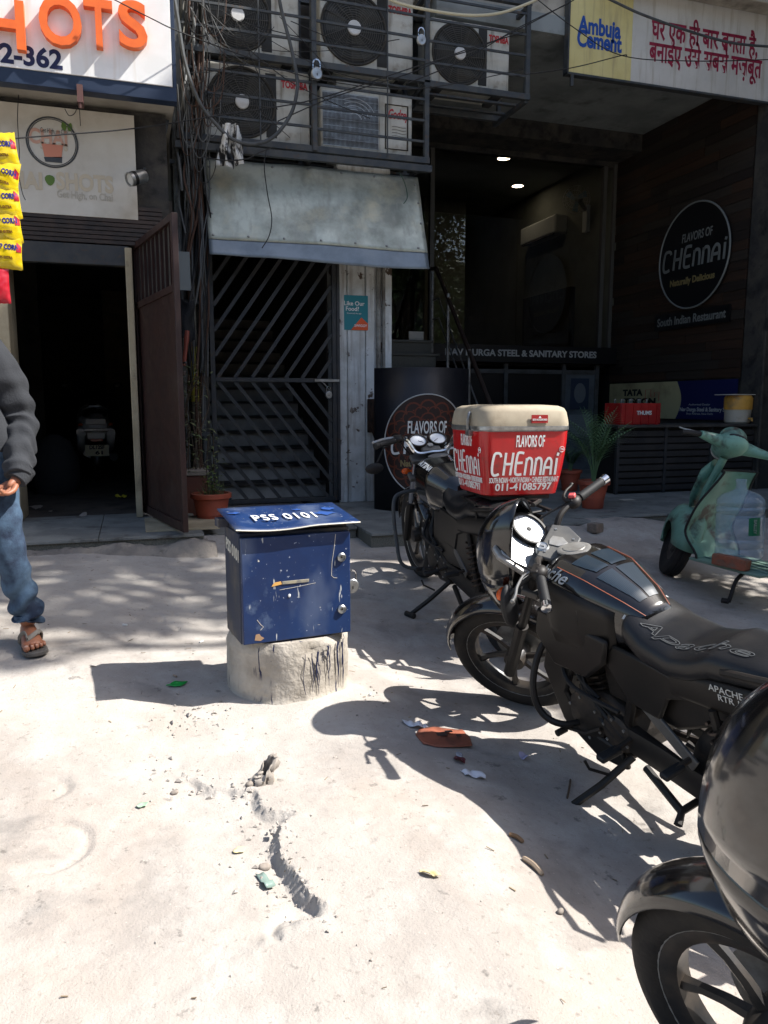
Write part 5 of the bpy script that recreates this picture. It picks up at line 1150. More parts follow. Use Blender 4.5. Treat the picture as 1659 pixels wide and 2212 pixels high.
    if ap:
        text('Apache', 'tank_script', M['silver_print'], None, tk, .085, .001, shear=.5, fit=.155, fn=lambda v: tankp(.33+v.x*2.0, .62+v.y*6.5, .004+v.z))
        me_s = 'Apache'
    if pl: text('PLATINA', 'tank_name', M['white_paint'], None, tk, .06, .002, shear=.3, fit=.17, fn=lambda v: tankp(.42+v.x*2.2, .80+v.y*6.5, .004+v.z))
    # ---- seat
    se = skin(seatp, 28, 30).build('seat', bk_seat, root, smooth=60)
    if ap:
        cu = text_mesh('Apache', .14, 0, 0, .35)
        bm = bmesh.new(); bm.from_mesh(cu); bmesh.ops.remove_doubles(bm, verts=bm.verts, dist=1e-5); xs_ = [v.co.x for v in bm.verts]; xm = (max(xs_)+min(xs_))/2; kk = .46/(max(xs_)-min(xs_)); b = MB()
        for e in bm.edges:
            if len(e.link_faces) == 1:
                p_, q_ = [(seatp(.46+(v.co.x-xm)*kk*1.25, PI*.36+v.co.y*3.6, .002)) for v in e.verts]; b.tube([p_, q_], .0011, 4, cap=False)
        bm.free(); b.build('seat_stitching', mat('seat_thread', rgb(92, 94, 95), .6), se, smooth=0)
        b = MB(); b.tube([seatp(.035, PI*.15+PI*.7*i/12, .002) for i in range(13)], .005, 5); b.build('seat_piping', M['silver_print'], se)
    # ---- body panels and tail
    for s in (-1, 1):
        b = MB(); b.prism([(-.10, .70), (-.05, .62), (-.16, .50), (-.30, .50), (-.34, .60), (-.52, .68), (-.30, .70)], .105, .125, Matrix.Rotation(PI/2, 4, 'X') @ Matrix.Diagonal((1, 1, -s, 1))); b.build('side_panel', bk_side, root, bevel=.012, fix=True)
        b = MB(); b.loft([sect(x, z, hw, hh, 3, 12) for x, z, hw, hh in ((-.36, .67, .012, .04), (-.5, .70, .014, .05), (-.7, .745, .014, .05), (-.86, .78, .008, .035))], M=Matrix.Translation((0, s*.118, 0))); tp_ = b.build('tail_panel', bk_side if s > 0 else bk_black, root, smooth=50)
        if ap and s > 0: text('RTR 180', 'panel_print', M['silver_print'], frame((-.60, .1345, .728), (-1, 0, .17), (0, 0, 1)), tp_, .028, fit=.11); text('APACHE', 'panel_print', M['silver_print'], frame((-.57, .134, .748), (-1, 0, .17), (0, 0, 1)), tp_, .03, fit=.12)
        b = MB(); b.tube([(-.55, s*.12, .80), (-.68, s*.135, .84), (-.82, s*.13, .875), (-.88, s*.06, .88)], .012, 8); b.build('grab_rail', bk_plastic, root)
        b = MB(); b.tube([(-.60, s*.13, .36), (-.52, s*.13, .66)], .014, 8); sh = b.build('rear_shock', bk_plastic, root)
        b = MB(); b.tube(spring((-.594, s*.13, .39), (-.53, s*.13, .62), .026, 8), .0055, 5); b.build('shock_spring', mat('shock_spring', rgb(58, 48, 42), .5, metal=.3) if not bpy.data.materials.get('shock_spring') else bpy.data.materials['shock_spring'], sh)
        if ap:
            b = MB(); b.tube([(-.66, s*.135, .50), (-.60, s*.135, .66)], .022, 10); b.build('gas_canister', bk_grey, sh)
            if s > 0: text('G', 'canister_mark', M['silver_print'], frame((-.635, .158, .575), (-1, 0, 0), (.3, 0, 1)), sh, .035)
        b = MB(); b.bar((-.10, s*.085, .36), (-.64, s*.10, .30), .03, .045); b.build('swingarm', bk_plastic, root, bevel=.006)
        b = MB(); b.tube([(-.16, s*.11, .35), (-.16, s*.24, .335)], .010, 7); fp = b.build('footpeg', bk_engine, root)
        b = MB(); b.box((-.16, s*.225, .337), (.038, .09, .022)); b.build('peg_rubber', bk_rubber, fp, bevel=.006)
        b = MB(); b.tube([(-.42, s*.12, .42), (-.42, s*.22, .41)], .010, 7); fp = b.build('pillion_peg', bk_engine, root)
        b = MB(); b.box((-.42, s*.20, .412), (.034, .085, .022)); b.build('peg_rubber', bk_rubber, fp, bevel=.006)
        b = MB(); b.bar((-.22, s*.11, .52), (-.44, s*.12, .40), .012, .05); b.build('peg_bracket', bk_grey, root, bevel=.004)
    b = MB(); guard(b, (-.64, 0, .30), .345, .07, rad(25), rad(165), I, 16, .03, .1); b.build('rear_mudguard', bk_plastic, root, solid=.004)
    b = MB(); b.bx(-.93, -.86, -.07, .07, .745, .80); b.build('tail_lamp', mat('tail_lamp', rgb(150, 20, 16), .15) if not bpy.data.materials.get('tail_lamp') else bpy.data.materials['tail_lamp'], root, bevel=.012)
    b = MB(); b.bar((-.88, 0, .74), (-1.0, 0, .50), .15, .006); b.build('plate_hanger', bk_plastic, root)
    b = MB(); b.box((-.965, 0, .60), (.004, .2, .10), Matrix.Translation((-.03, 0, 0))); b.build('number_plate', M['white_paint'], root)
    # ---- frame and engine
    b = MB()
    b.tube(spline([(.31, 0, .72), (.24, .0, .55), (.17, 0, .36), (.05, 0, .20)], 5), .022, 8)
    for s in (-1, 1):
        b.tube(spline([(.29, s*.02, .72), (.05, s*.09, .68), (-.2, s*.10, .66), (-.5, s*.10, .70), (-.75, s*.08, .76)], 4), .017, 8); b.tube([(-.2, s*.10, .66), (-.13, s*.10, .40), (-.12, s*.09, .26)], .018, 8)
    b.build('frame_tubes', bk_plastic, root)
    b = MB(); b.prism([(.16, .24), (.19, .32), (.13, .42), (-.02, .44), (-.13, .42), (-.17, .33), (-.13, .22), (.05, .19)], -.10, .10, Matrix.Rotation(PI/2, 4, 'X')); en = b.build('engine', bk_engine, root, bevel=.02, fix=True)
    for s in (-1, 1):
        for (x, z, r_) in ((.07, .32, .10), (-.09, .33, .075)):
            b = MB(); b.lathe([(r_, 0), (r_*.97, .02), (r_*.8, .03), (1e-5, .032)], 24, Matrix.Translation((x, s*.10, z)) @ Matrix.Rotation(-s*PI/2, 4, 'X'), cap=False); b.build('engine_cover', bk_engine, en)
    cyl_d = V((.5, 0, .87)).normalized(); c0 = V((.07, 0, .42))
    b = MB()
    for k in range(8): b.box((0, 0, 0), (.145-.006*(k > 5), .17, .007), Matrix.Translation(c0+cyl_d*(.022*k)) @ Matrix.Rotation(rad(30), 4, 'Y'))
    b.box((0, 0, .08), (.105, .12, .20), Matrix.Translation(c0) @ Matrix.Rotation(rad(30), 4, 'Y')); b.build('cylinder_fins', bk_engine, en)
    b = MB(); b.box((0, 0, 0), (.12, .13, .07), Matrix.Translation(c0+cyl_d*.2) @ Matrix.Rotation(rad(30), 4, 'Y')); b.build('cylinder_head', bk_engine, en, bevel=.012)
    b = MB(); b.tube(spline([c0+cyl_d*.19+V((.06, 0, 0)), (.27, -.04, .46), (.24, -.08, .30), (.1, -.11, .22), (-.2, -.13, .24), (-.45, -.15, .32)], 5), .018, 8); b.tube([(-.4, -.155, .30), (-.45, -.16, .32), (-.78, -.17, .42), (-.86, -.17, .445)], [.03, .046, .05, .035], 14); b.build('exhaust', bk_engine if not pl else M['chrome'], root)
    b = MB(); b.prism([(-.02, .44), (.02, .66), (-.30, .70), (-.62, .75), (-.56, .60), (-.34, .46)], -.085, .085, Matrix.Rotation(PI/2, 4, 'X')); b.build('battery_box', bk_plastic, root, bevel=.015, fix=True)
    if not pl:
        for s in (-1, 1):
            b = MB(); b.prism([(.26, .56), (.30, .44), (.20, .24), (.02, .17), (-.14, .20), (-.10, .27), (.08, .27), (.17, .38), (.12, .50)], .105, .130, Matrix.Rotation(PI/2, 4, 'X') @ Matrix.Diagonal((1, 1, -s, 1))); b.build('belly_cowl', bk_side, root, bevel=.01, fix=True)
            b = MB(); b.prism([(.27, .72), (.30, .60), (.20, .50), (.02, .52), (-.08, .62), (-.10, .72)], .125, .15, Matrix.Rotation(PI/2, 4, 'X') @ Matrix.Diagonal((1, 1, -s, 1))); b.build('tank_scoop', bk_side, root, bevel=.016, fix=True)
    rq = random.Random(4)
    for k in range(7):
        x0_, z0_ = rq.uniform(.1, .28), rq.uniform(.55, .75); x1_, z1_ = rq.uniform(-.2, .1), rq.uniform(.28, .5); sd = rq.choice((1, 1, -1)); b = MB(); b.tube(spline([(x0_, sd*.06, z0_), ((x0_+x1_)/2+.05, sd*rq.uniform(.11, .16), (z0_+z1_)/2-.03), (x1_, sd*.125, z1_)], 6), rq.choice((.004, .006, .009)), 6); b.build('hose', bk_rubber, root)
    for s in (-1, 1):
        for (x, z, r_) in ((.07, .32, .082), (-.09, .33, .06)):
            for k in range(6):
                a = k*1.047+.3; b = MB(); b.lathe([(.006, 0), (.006, .006), (1e-5, .006)], 6, Matrix.Translation((x+r_*math.cos(a), s*.128, z+r_*math.sin(a))) @ Matrix.Rotation(-s*PI/2, 4, 'X')); b.build('bolt', bk_silver, en)
    b = MB(); b.bx(-.22, -.02, -.08, .08, .47, .62); b.build('carburettor_box', bk_engine, en, bevel=.015)
    b = MB(); b.loft([sect(x, z, .016, hh, 3, 10) for x, z, hh in ((-.12, .33, .05), (-.3, .33, .055), (-.55, .32, .055), (-.72, .31, .05))], M=Matrix.Translation((0, .11, 0))); b.build('chain_case', bk_plastic, root, smooth=50)
    b = MB(); b.tube([(-.02, .135, .32), (.05, .15, .27), (.14, .16, .25), (.14, .20, .25)], .008, 6); b.tube([(.14, .17, .25), (.14, .215, .25)], .013, 8); b.build('gear_lever', bk_engine, root)
    # side stand reaches the ground on the left, allowing for the lean
    gzl = math.tan(lean)
    foot = V((-.05, .33, .33*gzl+.012)); b = MB(); b.tube([(-.14, .10, .25), (-.10, .22, .25*.5+.33*gzl*.5+.0), foot], .014, 7); b.tube([foot+V((-.03, -.01, -.004)), foot+V((.035, .02, -.004))], .017, 7); b.tube([(-.11, .19, .2), (-.07, .245, .23), (-.055, .25, .26)], .006, 6); b.build('side_stand', bk_plastic, root)
    b = MB(); b.tube([(-.20, .10, .24), (-.38, .13, .19), (-.40, .17, .17)], .015, 7); b.tube([(-.20, -.10, .24), (-.38, -.13, .19)], .015, 7); b.tube([(-.38, .13, .19), (-.38, -.13, .19)], .013, 7); b.build('main_stand', bk_plastic, root)
    # crash guard
    for s in (-1, 1):
        if ap: pts = [(.24, s*.03, .60), (.27, s*.14, .55), (.25, s*.22, .42), (.20, s*.23, .32), (.13, s*.18, .28), (.10, s*.05, .27)]
        elif pl: pts = [(.29, s*.02, .70), (.30, s*.2, .71), (.28, s*.28, .66), (.22, s*.30, .42), (.17, s*.28, .28), (.12, s*.10, .24), (.10, s*.03, .24)]
        else: continue
        b = MB(); b.tube(spline(pts, 6), .0135 if ap else .012, 8); b.build('crash_guard', bk_plastic if ap else M['chrome' if s < 0 else 'cage'], root)
    if pl:
        b = MB()
        for s in (-1, 1): b.tube([(-.40, s*.11, .835), (-.95, s*.12, .86)], .009, 6); b.tube([(-.62, s*.12, .70), (-.60, s*.12, .85)], .009, 6)
        for k in range(5): b.tube([(-.45-.11*k, -.12, .845), (-.45-.11*k, .12, .845)], .007, 6)
        b.build('luggage_rack', bk_plastic, root)
    return root
ap_root = motorcycle('black sporty motorcycle with lettered seat and bars turned left, on its side stand', V((1.644, 2.965, 0)), rad(99.7), rad(34), rad(14), 'apache', sc=.985)
pl_root = motorcycle('black commuter motorcycle with twin round clocks carrying the red delivery box', gp(912, 1240), rad(90), rad(-2), rad(7), 'platina')
th_root = motorcycle('nearest black motorcycle cut by the frame, glossy mudguard and big dusty fairing', V((1.12, 1.02, 0)), rad(101), rad(12), rad(10), 'third', sc=.96)
# ================================================================== DELIVERY BOX
red_box = mat('red_fibre_box', rgb(186, 22, 26), .32, coat=.3, col2=rgb(170, 20, 24), scale=5, dirt=rgb(120, 40, 34), dscale=9, dlo=.62, dhi=.74)
lid_m = mat('dusty_lid', rgb(168, 156, 134), .75, col2=rgb(142, 130, 110), scale=4, dirt=rgb(126, 112, 92), dscale=8, dlo=.56, dhi=.76)
bw, bd = .485, .46; BC = V((1.875, 3.66, .938)); RZ = Matrix.Translation(BC) @ Matrix.Rotation(rad(-3), 4, 'Z')
dbx = thing('delivery_box', 'red food delivery box with dusty grey lid on the rack of the twin clock motorcycle', 'delivery box', tuple(BC))
def rrect(w, d, r, z, n=6):
    out = []
    for cx_, cy_, a0 in ((w/2-r, d/2-r, 0), (-w/2+r, d/2-r, PI/2), (-w/2+r, -d/2+r, PI), (w/2-r, -d/2+r, 1.5*PI)):
        for i in range(n+1): a = a0+PI/2*i/n; out.append(V((cx_+r*math.cos(a), cy_+r*math.sin(a), z)))
    return out
def bxw(z): return 1-.165*(1-max(0, z)/.34)**1.7
b = MB(); b.loft([[RZ @ p for p in rrect(bw*bxw(z)*(.93 if z == 0 else 1), bd*bxw(z)*(.93 if z == 0 else 1), .055, z)] for z in (0, .008, .04, .09, .15, .21, .27, .335)]); body = b.build('box_body', red_box, dbx, smooth=50)
b = MB(); b.loft([[RZ @ p for p in rrect(bw*k, bd*k, .07, z)] for z, k in ((.336, 1.0), (.338, 1.022), (.362, 1.028), (.38, 1.02), (.422, .99), (.441, .95), (.452, .86), (.458, .6), (.460, .2))]); lid = b.build('box_lid', lid_m, dbx, smooth=60)
b = MB(); b.loft([[RZ @ p for p in rrect(bw*k, bd*k, .07, z)] for z, k in ((.326, 1.012), (.334, 1.034), (.352, 1.034), (.354, 1.012))]); b.build('lid_trim', M['alu'], dbx, smooth=40)
def rearf(v, x0=0, z0=.2):        # the rear face, towards the camera
    z = z0+v.y; return RZ @ V(((x0+v.x)*(.85+.15*bxw(z)), -bd*bxw(z)/2-.0015-v.z, z))
def leftf(v, y0=0, z0=.2):
    z = z0+v.y; return RZ @ V((-bw*bxw(z)/2-.0015-v.z, -(y0+v.x)*(.85+.15*bxw(z)), z))
wpt = M['white_paint']
for fn, q in ((rearf, 0), (leftf, 0)):
    text('FLAVORS OF', 'box_print', wpt, None, dbx, .07, .0016, shear=.03, fit=.155, fn=lambda v: fn(V((v.x, v.y*1.15, v.z)), .02, .275))
    chennai('box_print', wpt, dbx, fn=lambda v: fn(v, -.005, .165), h=.118, xs=.119, w=.215)
    text('SOUTH INDIAN • NORTH INDIAN • CHINESE RESTAURANT', 'box_print', wpt, None, dbx, .026, .0007, fit=.385, fn=lambda v: fn(V((v.x, v.y*1.4, v.z)), 0, .082))
    text('011-41085797', 'box_print', wpt, None, dbx, .046, .0012, fit=.315, fn=lambda v: fn(V((v.x, v.y*1.1, v.z)), 0, .046))
    b = MB(); b.tube([fn(V((.014*math.cos(i*PI/9), .014*math.sin(i*PI/9), .0)), .195, .235) for i in range(18)], .0016, 4, closed=True); b.build('trade_mark', wpt, dbx); text('TM', 'trade_mark', wpt, None, dbx, .014, .0004, fn=lambda v: fn(v, .195, .235))
b = MB(); b.box((.06, -bd/2*1.032-.003, .388), (.088, .004, .040), RZ); st_ = b.build('maker_sticker', mat('sticker_red', rgb(160, 40, 40), .4), dbx)
text('SETH ACCESSORIES', 'sticker_text', M['white_paint'], RZ @ frame((.06, -bd/2*1.032-.0058, .384), (1, 0, 0), (0, 0, 1)), st_, .012, .0003, fit=.078)
b = MB(); b.prism([(-.008, 0), (.008, 0), (0, .012)], 0, .0005, RZ @ frame((.06, -bd/2*1.032-.0054, .392), (1, 0, 0), (0, 0, 1))); b.build('sticker_mark', M['white_paint'], st_)
b = MB(); b.tube([RZ @ V((-bw/2*1.03, -.08, .42)), RZ @ V((-bw/2*1.07, -.09, .40)), RZ @ V((-bw/2*1.08, -.085, .36)), RZ @ V((-bw/2*1.05, -.08, .31))], .008, 6); b.box((-bw/2*1.045, -.085, .318), (.02, .05, .03), RZ); b.build('lid_clasp', M['alu'], dbx)
b = MB(); b.bx(-.16, .16, -.17, .17, -.02, -.001, RZ); b.build('base_plate', bk_plastic, dbx)

# ================================================================== METER BOX
mz = gz(.6, 3.27)
blue = mat('blue_enamel', rgb(12, 36, 76), .42, col2=rgb(17, 45, 88), scale=4, dirt=rgb(64, 80, 108), dscale=11, dlo=.60, dhi=.72, rvar=.12, bump=.0006, bscale=18)
def scratch_mat():
    m = blue.copy(); m.name = 'scratched_blue_enamel'; nt = m.node_tree; N = nt.nodes; L = nt.links; bs = N['Principled BSDF']; src = bs.inputs['Base Color'].links[0].from_socket
    tc = N.new('ShaderNodeTexCoord'); last = src
    for rot, sc, lo, hi, col in (((0, .5, 0), (14, 14, 70), .735, .755, rgb(190, 188, 180)), ((0, -.9, 0), (60, 60, 9), .70, .735, rgb(170, 172, 172)), ((0, 0, 0), (30, 30, 30), .765, .775, rgb(176, 172, 162)), ((0, 0, 0), (5, 5, 2.4), .53, .74, rgb(80, 92, 116)), ((.3, 0, 0), (70, 70, 70), .70, .73, rgb(140, 146, 160))):
        mp = N.new('ShaderNodeMapping'); mp.inputs['Rotation'].default_value = rot; mp.inputs['Scale'].default_value = sc; mp.inputs['Location'].default_value = (sc[0], sc[2], 3)
        n = N.new('ShaderNodeTexNoise'); n.inputs['Scale'].default_value = 1; n.inputs['Detail'].default_value = 3; L.new(tc.outputs['Object'], mp.inputs[0]); L.new(mp.outputs[0], n.inputs['Vector'])
        r = N.new('ShaderNodeMapRange'); r.inputs[1].default_value = lo; r.inputs[2].default_value = hi; L.new(n.outputs[0], r.inputs[0])
        x = N.new('ShaderNodeMix'); x.data_type = 'RGBA'; L.new(r.outputs[0], x.inputs[0]); L.new(last, x.inputs[6]); x.inputs[7].default_value = (*col, 1); last = x.outputs[2]
    L.new(last, bs.inputs['Base Color']); return m
blue_s = scratch_mat()
side_m = mat('blue_enamel_dusty', rgb(30, 40, 62), .6, col2=rgb(48, 52, 60), scale=5, dirt=rgb(120, 108, 92), dscale=2.6, dlo=.45, dhi=.75)
MRot = Matrix.Translation((.385, 3.055, 0)) @ Matrix.Rotation(rad(6), 4, 'Z'); BW, BD, BZ0, BZ1 = .475, .27, .425, .885
ped = thing('concrete_pedestal', 'squat round concrete pedestal with blue paint drips under the blue meter box', 'pedestal', (.6, 3.27, mz))
b = MB(); rings = []
for i in range(17):
    t = i/16; z = mz-.05+(BZ0-.004-mz+.05)*t; ring = []
    for j in range(72):
        a = 2*PI*j/72; r_ = .268+.006*math.sin(3*a+1)-.018*sm(.86, 1., t)+.022*(1-sm(0, .2, t))
        chip = max(0, noise.noise((math.cos(a)*2.2, math.sin(a)*2.2, t*3+4)))*sm(.65, .15, abs(a-4.75)/1.2)
        r_ += .006*noise.noise((math.cos(a)*6, math.sin(a)*6, z*16))-.032*chip*(t < .9)-.011*abs(noise.noise((math.cos(a)*20, math.sin(a)*20, z*50)))*(chip > .02)
        ring.append(V((.612+r_*math.cos(a), 3.275+r_*.93*math.sin(a), z)))
    rings.append(ring)
b.loft(rings)
def drip_mat():
    m = mat('pedestal_concrete', rgb(176, 168, 156), .9, col2=rgb(150, 142, 130), scale=6, dirt=rgb(118, 110, 102), dscale=4, dlo=.55, dhi=.75, bump=.006, bscale=55)
    nt = m.node_tree; N = nt.nodes; L = nt.links; bs = N['Principled BSDF']; last = bs.inputs['Base Color'].links[0].from_socket; tc = N.new('ShaderNodeTexCoord')
    mp = N.new('ShaderNodeMapping'); mp.inputs['Scale'].default_value = (34, 34, 1.6); L.new(tc.outputs['Object'], mp.inputs[0]); n = N.new('ShaderNodeTexNoise'); n.inputs['Scale'].default_value = 1; n.inputs['Detail'].default_value = 4; L.new(mp.outputs[0], n.inputs['Vector'])
    r = N.new('ShaderNodeMapRange'); r.inputs[1].default_value = .63; r.inputs[2].default_value = .66; L.new(n.outputs[0], r.inputs[0])
    mp2 = N.new('ShaderNodeMapping'); mp2.inputs['Location'].default_value = (-.02, 0, .2); L.new(tc.outputs['Object'], mp2.inputs[0]); n2 = N.new('ShaderNodeTexNoise'); n2.inputs['Scale'].default_value = 5; L.new(mp2.outputs[0], n2.inputs['Vector']); r2 = N.new('ShaderNodeMapRange'); r2.inputs[1].default_value = .46; r2.inputs[2].default_value = .56; L.new(n2.outputs[0], r2.inputs[0])
    mm = N.new('ShaderNodeMath'); mm.operation = 'MULTIPLY'; L.new(r.outputs[0], mm.inputs[0]); L.new(r2.outputs[0], mm.inputs[1])
    x = N.new('ShaderNodeMix'); x.data_type = 'RGBA'; L.new(mm.outputs[0], x.inputs[0]); L.new(last, x.inputs[6]); x.inputs[7].default_value = (*rgb(40, 44, 70), 1); L.new(x.outputs[2], bs.inputs['Base Color']); return m
b.build('concrete_drum', drip_mat(), ped, smooth=50)
rr = random.Random(9); b = MB()
for k in range(17):                                  # thin paint runs that dried on the drum
    a = 4.62+rr.uniform(.0, 1.05); z1 = BZ0-.03-rr.uniform(0, .03); L_ = rr.uniform(.04, .22); pts = []
    for i in range(7):
        aa = a+.018*math.sin(i*1.2+k)+.01*rr.uniform(-1, 1); pts.append(V((.612+.272*math.cos(aa), 3.275+.272*.93*math.sin(aa), z1-L_*i/6)))
    b.tube(pts, [.0021*rr.uniform(.5, 1.6)]*5+[.0014, .0006], 5)
b.build('paint_drip', mat('paint_drip', rgb(38, 44, 74), .6), ped).__setitem__('kind', 'stuff')
mbx = thing('meter_box', 'dark blue sheet steel meter box with white stencilled number on its concrete pedestal', 'meter box', (.6, 3.2, BZ0))
b = MB(); b.bx(.0, BW, .012, BD, BZ0, BZ1, MRot); b.build('cabinet', side_m, mbx, bevel=.005)
b = MB(); b.bx(.004, BW-.004, -.012, .0105, BZ0+.004, BZ1-.016, MRot); dr_ = b.build('cabinet_door', blue_s, mbx, bevel=.004)
b = MB(); ry = lambda y: BZ1+.024+.040*(y+.04)/.34
rows = []
for i in range(13):
    t = i/12; y = -.040+.345*t; rows.append([MRot @ V((-.022+(BW+.052)*j/12, y, ry(y)-.010*(1-t)*math.sin(PI*min(1, j/12*1.6))*(j < 8)-.004*noise.noise((j, i, 0)))) for j in range(13)])
b.loft(rows, closed=False, cap=False); roof = b.build('roof', blue_s, mbx, solid=.006, smooth=60)
b = MB(); b.bx(.005, BW-.005, .03, BD-.004, BZ1+.001, BZ1+.020, MRot); b.build('neck', side_m, mbx)
b = MB(); b.tube([MRot @ V((-.022+(BW+.052)*j/12, -.042, ry(-.042)-.011*math.sin(PI*min(1, j/12*1.6))*(j < 8)+.0)) for j in range(13)], .0035, 5); b.build('worn_edge', mat('worn_steel', rgb(176, 172, 160), .4, metal=.6), roof)
def roofp(v): y = -.005+v.y; return MRot @ V((BW*.5+.0+v.x, y+.0, ry(y)+.0085+v.z))
text('PSS 0101', 'stencil', M['white_paint'], None, mbx, .085, .0008, sp=1.12, fit=.27, fn=lambda v: roofp(V((v.x-.02, v.y*1.45+.100, v.z-.003+.0005))))
for cx_, cy_, rr_ in ((.40, .12, .035), (.30, .20, .018), (.03, .2, .02), (.44, .19, .03)):
    b = MB(); b.add([roofp(V((cx_-BW*.5+rr_*(1+1.5*noise.noise((k*.9, cx_*9, 0)))*math.cos(k*.3927), cy_+rr_*.7*(1+1.5*noise.noise((k*1.1, 3, cx_*7)))*math.sin(k*.3927), -.0015))) for k in range(16)], [tuple(range(16))]); b.build('paint_patch', mat('light_blue_patch', rgb(40, 74, 136), .5) if not bpy.data.materials.get('light_blue_patch') else bpy.data.materials['light_blue_patch'], roof)
text('PSS 0101', 'stencil', mat('stencil_dull', rgb(190, 188, 178), .6), MRot @ frame((-.0012, BD*.47, BZ1-.085), (0, -1, -.10), (0, 0, 1)), mbx, .07, .002, fit=.225)
for z in (.76, .535):
    Ml = MRot @ Matrix.Translation((BW-.045, -.012, z)) @ Matrix.Rotation(PI/2, 4, 'X')
    b = MB(); b.lathe([(.019, 0), (.019, .007), (.013, .012), (.0125, .005), (1e-5, .005)], 20, Ml); lk = b.build('door_lock', M['alu'], dr_)
    b = MB(); b.prism([(-.004, -.003), (.004, -.003), (0, .005)], .005, .0075, Ml); b.build('key_slot', M['black'], lk)
b = MB(); b.bx(.17, .285, -.0155, -.0122, .667, .68, MRot); b.build('label_plate', mat('worn_label', rgb(150, 142, 122), .5, col2=rgb(110, 108, 104), scale=30), dr_, bevel=.001)
b = MB(); b.prism([(.125, .662), (.168, .668), (.165, .68), (.14, .678), (.13, .67)], .0122, .0145, MRot @ Matrix.Rotation(PI/2, 4, 'X')); b.build('torn_sticker', mat('torn_sticker', rgb(206, 156, 84), .6), dr_)
b = MB(); b.tube([MRot @ V((x, -.0125, z)) for x, z in ((.405, .86), (.398, .80), (.388, .74), (.385, .685), (.395, .675), (.41, .672))], .0011, 4); b.tube([MRot @ V((x, -.0125, z)) for x, z in ((.16, .645), (.24, .652), (.315, .66))], .0008, 4); b.tube([MRot @ V((x, -.0125, z)) for x, z in ((.062, .53), (.075, .51), (.088, .497), (.075, .485))], .0012, 4); b.build('scratch', mat('scratch', rgb(196, 190, 178), .6), dr_)
b = MB(); b.prism([(.05, .445), (.075, .44), (.09, .45), (.078, .458), (.07, .47), (.055, .468)], .0122, .0132, MRot @ Matrix.Rotation(PI/2, 4, 'X')); b.build('rust_chip', mat('rust_chip', rgb(150, 120, 92), .9), dr_)
b = MB(); b.ball((0, 0, 0), (.006, .004, .0075), 8, 6, MRot @ Matrix.Translation((.20, -.013, .617))); b.build('paint_blob', M['white_paint'], dr_)
b = MB(); b.bx(BW+.001, BW+.012, .03, .09, .60, .69, MRot); hs = b.build('hasp', mat('hasp', rgb(80, 80, 84), .5, metal=.5), mbx, bevel=.002)
padlock(tuple(MRot @ V((BW+.022, .035, .62))), .95, 'small padlock on the side hasp of the blue meter box')
b = MB(); b.bx(-.04, -.0, .2, .27, BZ1+.0, BZ1+.035, MRot); b.build('hinge_block', side_m, mbx)

# ================================================================== OLD GREEN SCOOTER
sg_m = mat('scooter_green', rgb(116, 162, 144), .42, col2=rgb(96, 138, 124), scale=4, dirt=rgb(54, 52, 46), dscale=5, dlo=.50, dhi=.62, bump=.0015, bscale=20, dust=rgb(110, 100, 86), dustamt=.25)
sg_in = mat('scooter_green_inner', rgb(118, 146, 132), .55, col2=rgb(98, 120, 106), scale=4, dirt=rgb(72, 62, 50), dscale=4, dlo=.54, dhi=.68)
FS = gp(1462, 1240); hS = rad(101); dS = V((math.cos(hS), math.sin(hS), 0)); OS = V((FS.x, FS.y, 0))-dS*.60
sc_ = thing('scooter', 'old mint green scooter with worn paint and a water jar on its footboard', 'scooter', (OS.x, OS.y, (hz(FS.x, FS.y)+hz(OS.x-dS.x*.6, OS.y-dS.y*.6))/2+.01), rot=(rad(2), -rad(2.8), hS), local=True)
axs = V((-math.sin(rad(24)), 0, math.cos(rad(24)))); PS = V((.40, 0, .75)); SS = Matrix.Translation(PS) @ Matrix.Rotation(rad(-40), 4, axs) @ Matrix.Translation(-PS)
def sw(c, Mx, nm):
    Tc = Mx @ Matrix.Translation(V(c)) @ RY; b = MB(); b.lathe([(.12, -.035), (.15, -.05), (.19, -.055), (.222, -.045), (.232, -.025), (.228, -.012), (.233, 0), (.228, .012), (.232, .025), (.222, .045), (.19, .055), (.15, .05), (.12, .035), (.12, -.035)], 36, Tc, cap=False); w = b.build(nm, bk_tyre, sc_)
    b = MB(); b.lathe([(1e-5, -.05), (.05, -.05), (.07, -.03), (.125, -.034), (.125, .034), (.07, .03), (.05, .05), (1e-5, .05)], 28, Tc); b.build('rim', bk_rim, w)
sw((.60, 0, .233), SS, 'front_wheel'); sw((-.60, 0, .233), Matrix(), 'rear_wheel')
b = MB(); rows = []
for i in range(15):                                   # deep front mudguard
    a = rad(-8)+rad(196)*i/14; R_ = .27+.02*math.sin(PI*i/14); w_ = .085+.035*math.sin(PI*i/14)
    rows.append([SS @ V((.60+(R_-(.16*(abs(u)**2.6)))*math.cos(a)*(1.12 if math.cos(a) > 0 else 1), w_*math.sin(u*1.45)/math.sin(1.45), .25+(R_-.16*abs(u)**2.6)*math.sin(a))) for u in [-1+j/6 for j in range(13)]])
b.loft(rows, closed=False, cap=False); b.build('front_mudguard', sg_m, sc_, solid=.004, smooth=70)
b = MB(); b.tube([SS @ V((.60, -.06, .233)), SS @ V((.55, -.06, .40)), SS @ V((.50, -.02, .52)), SS @ (PS-axs*.10), SS @ (PS+axs*.16)], .026, 10); b.build('steering_column', sg_m, sc_)
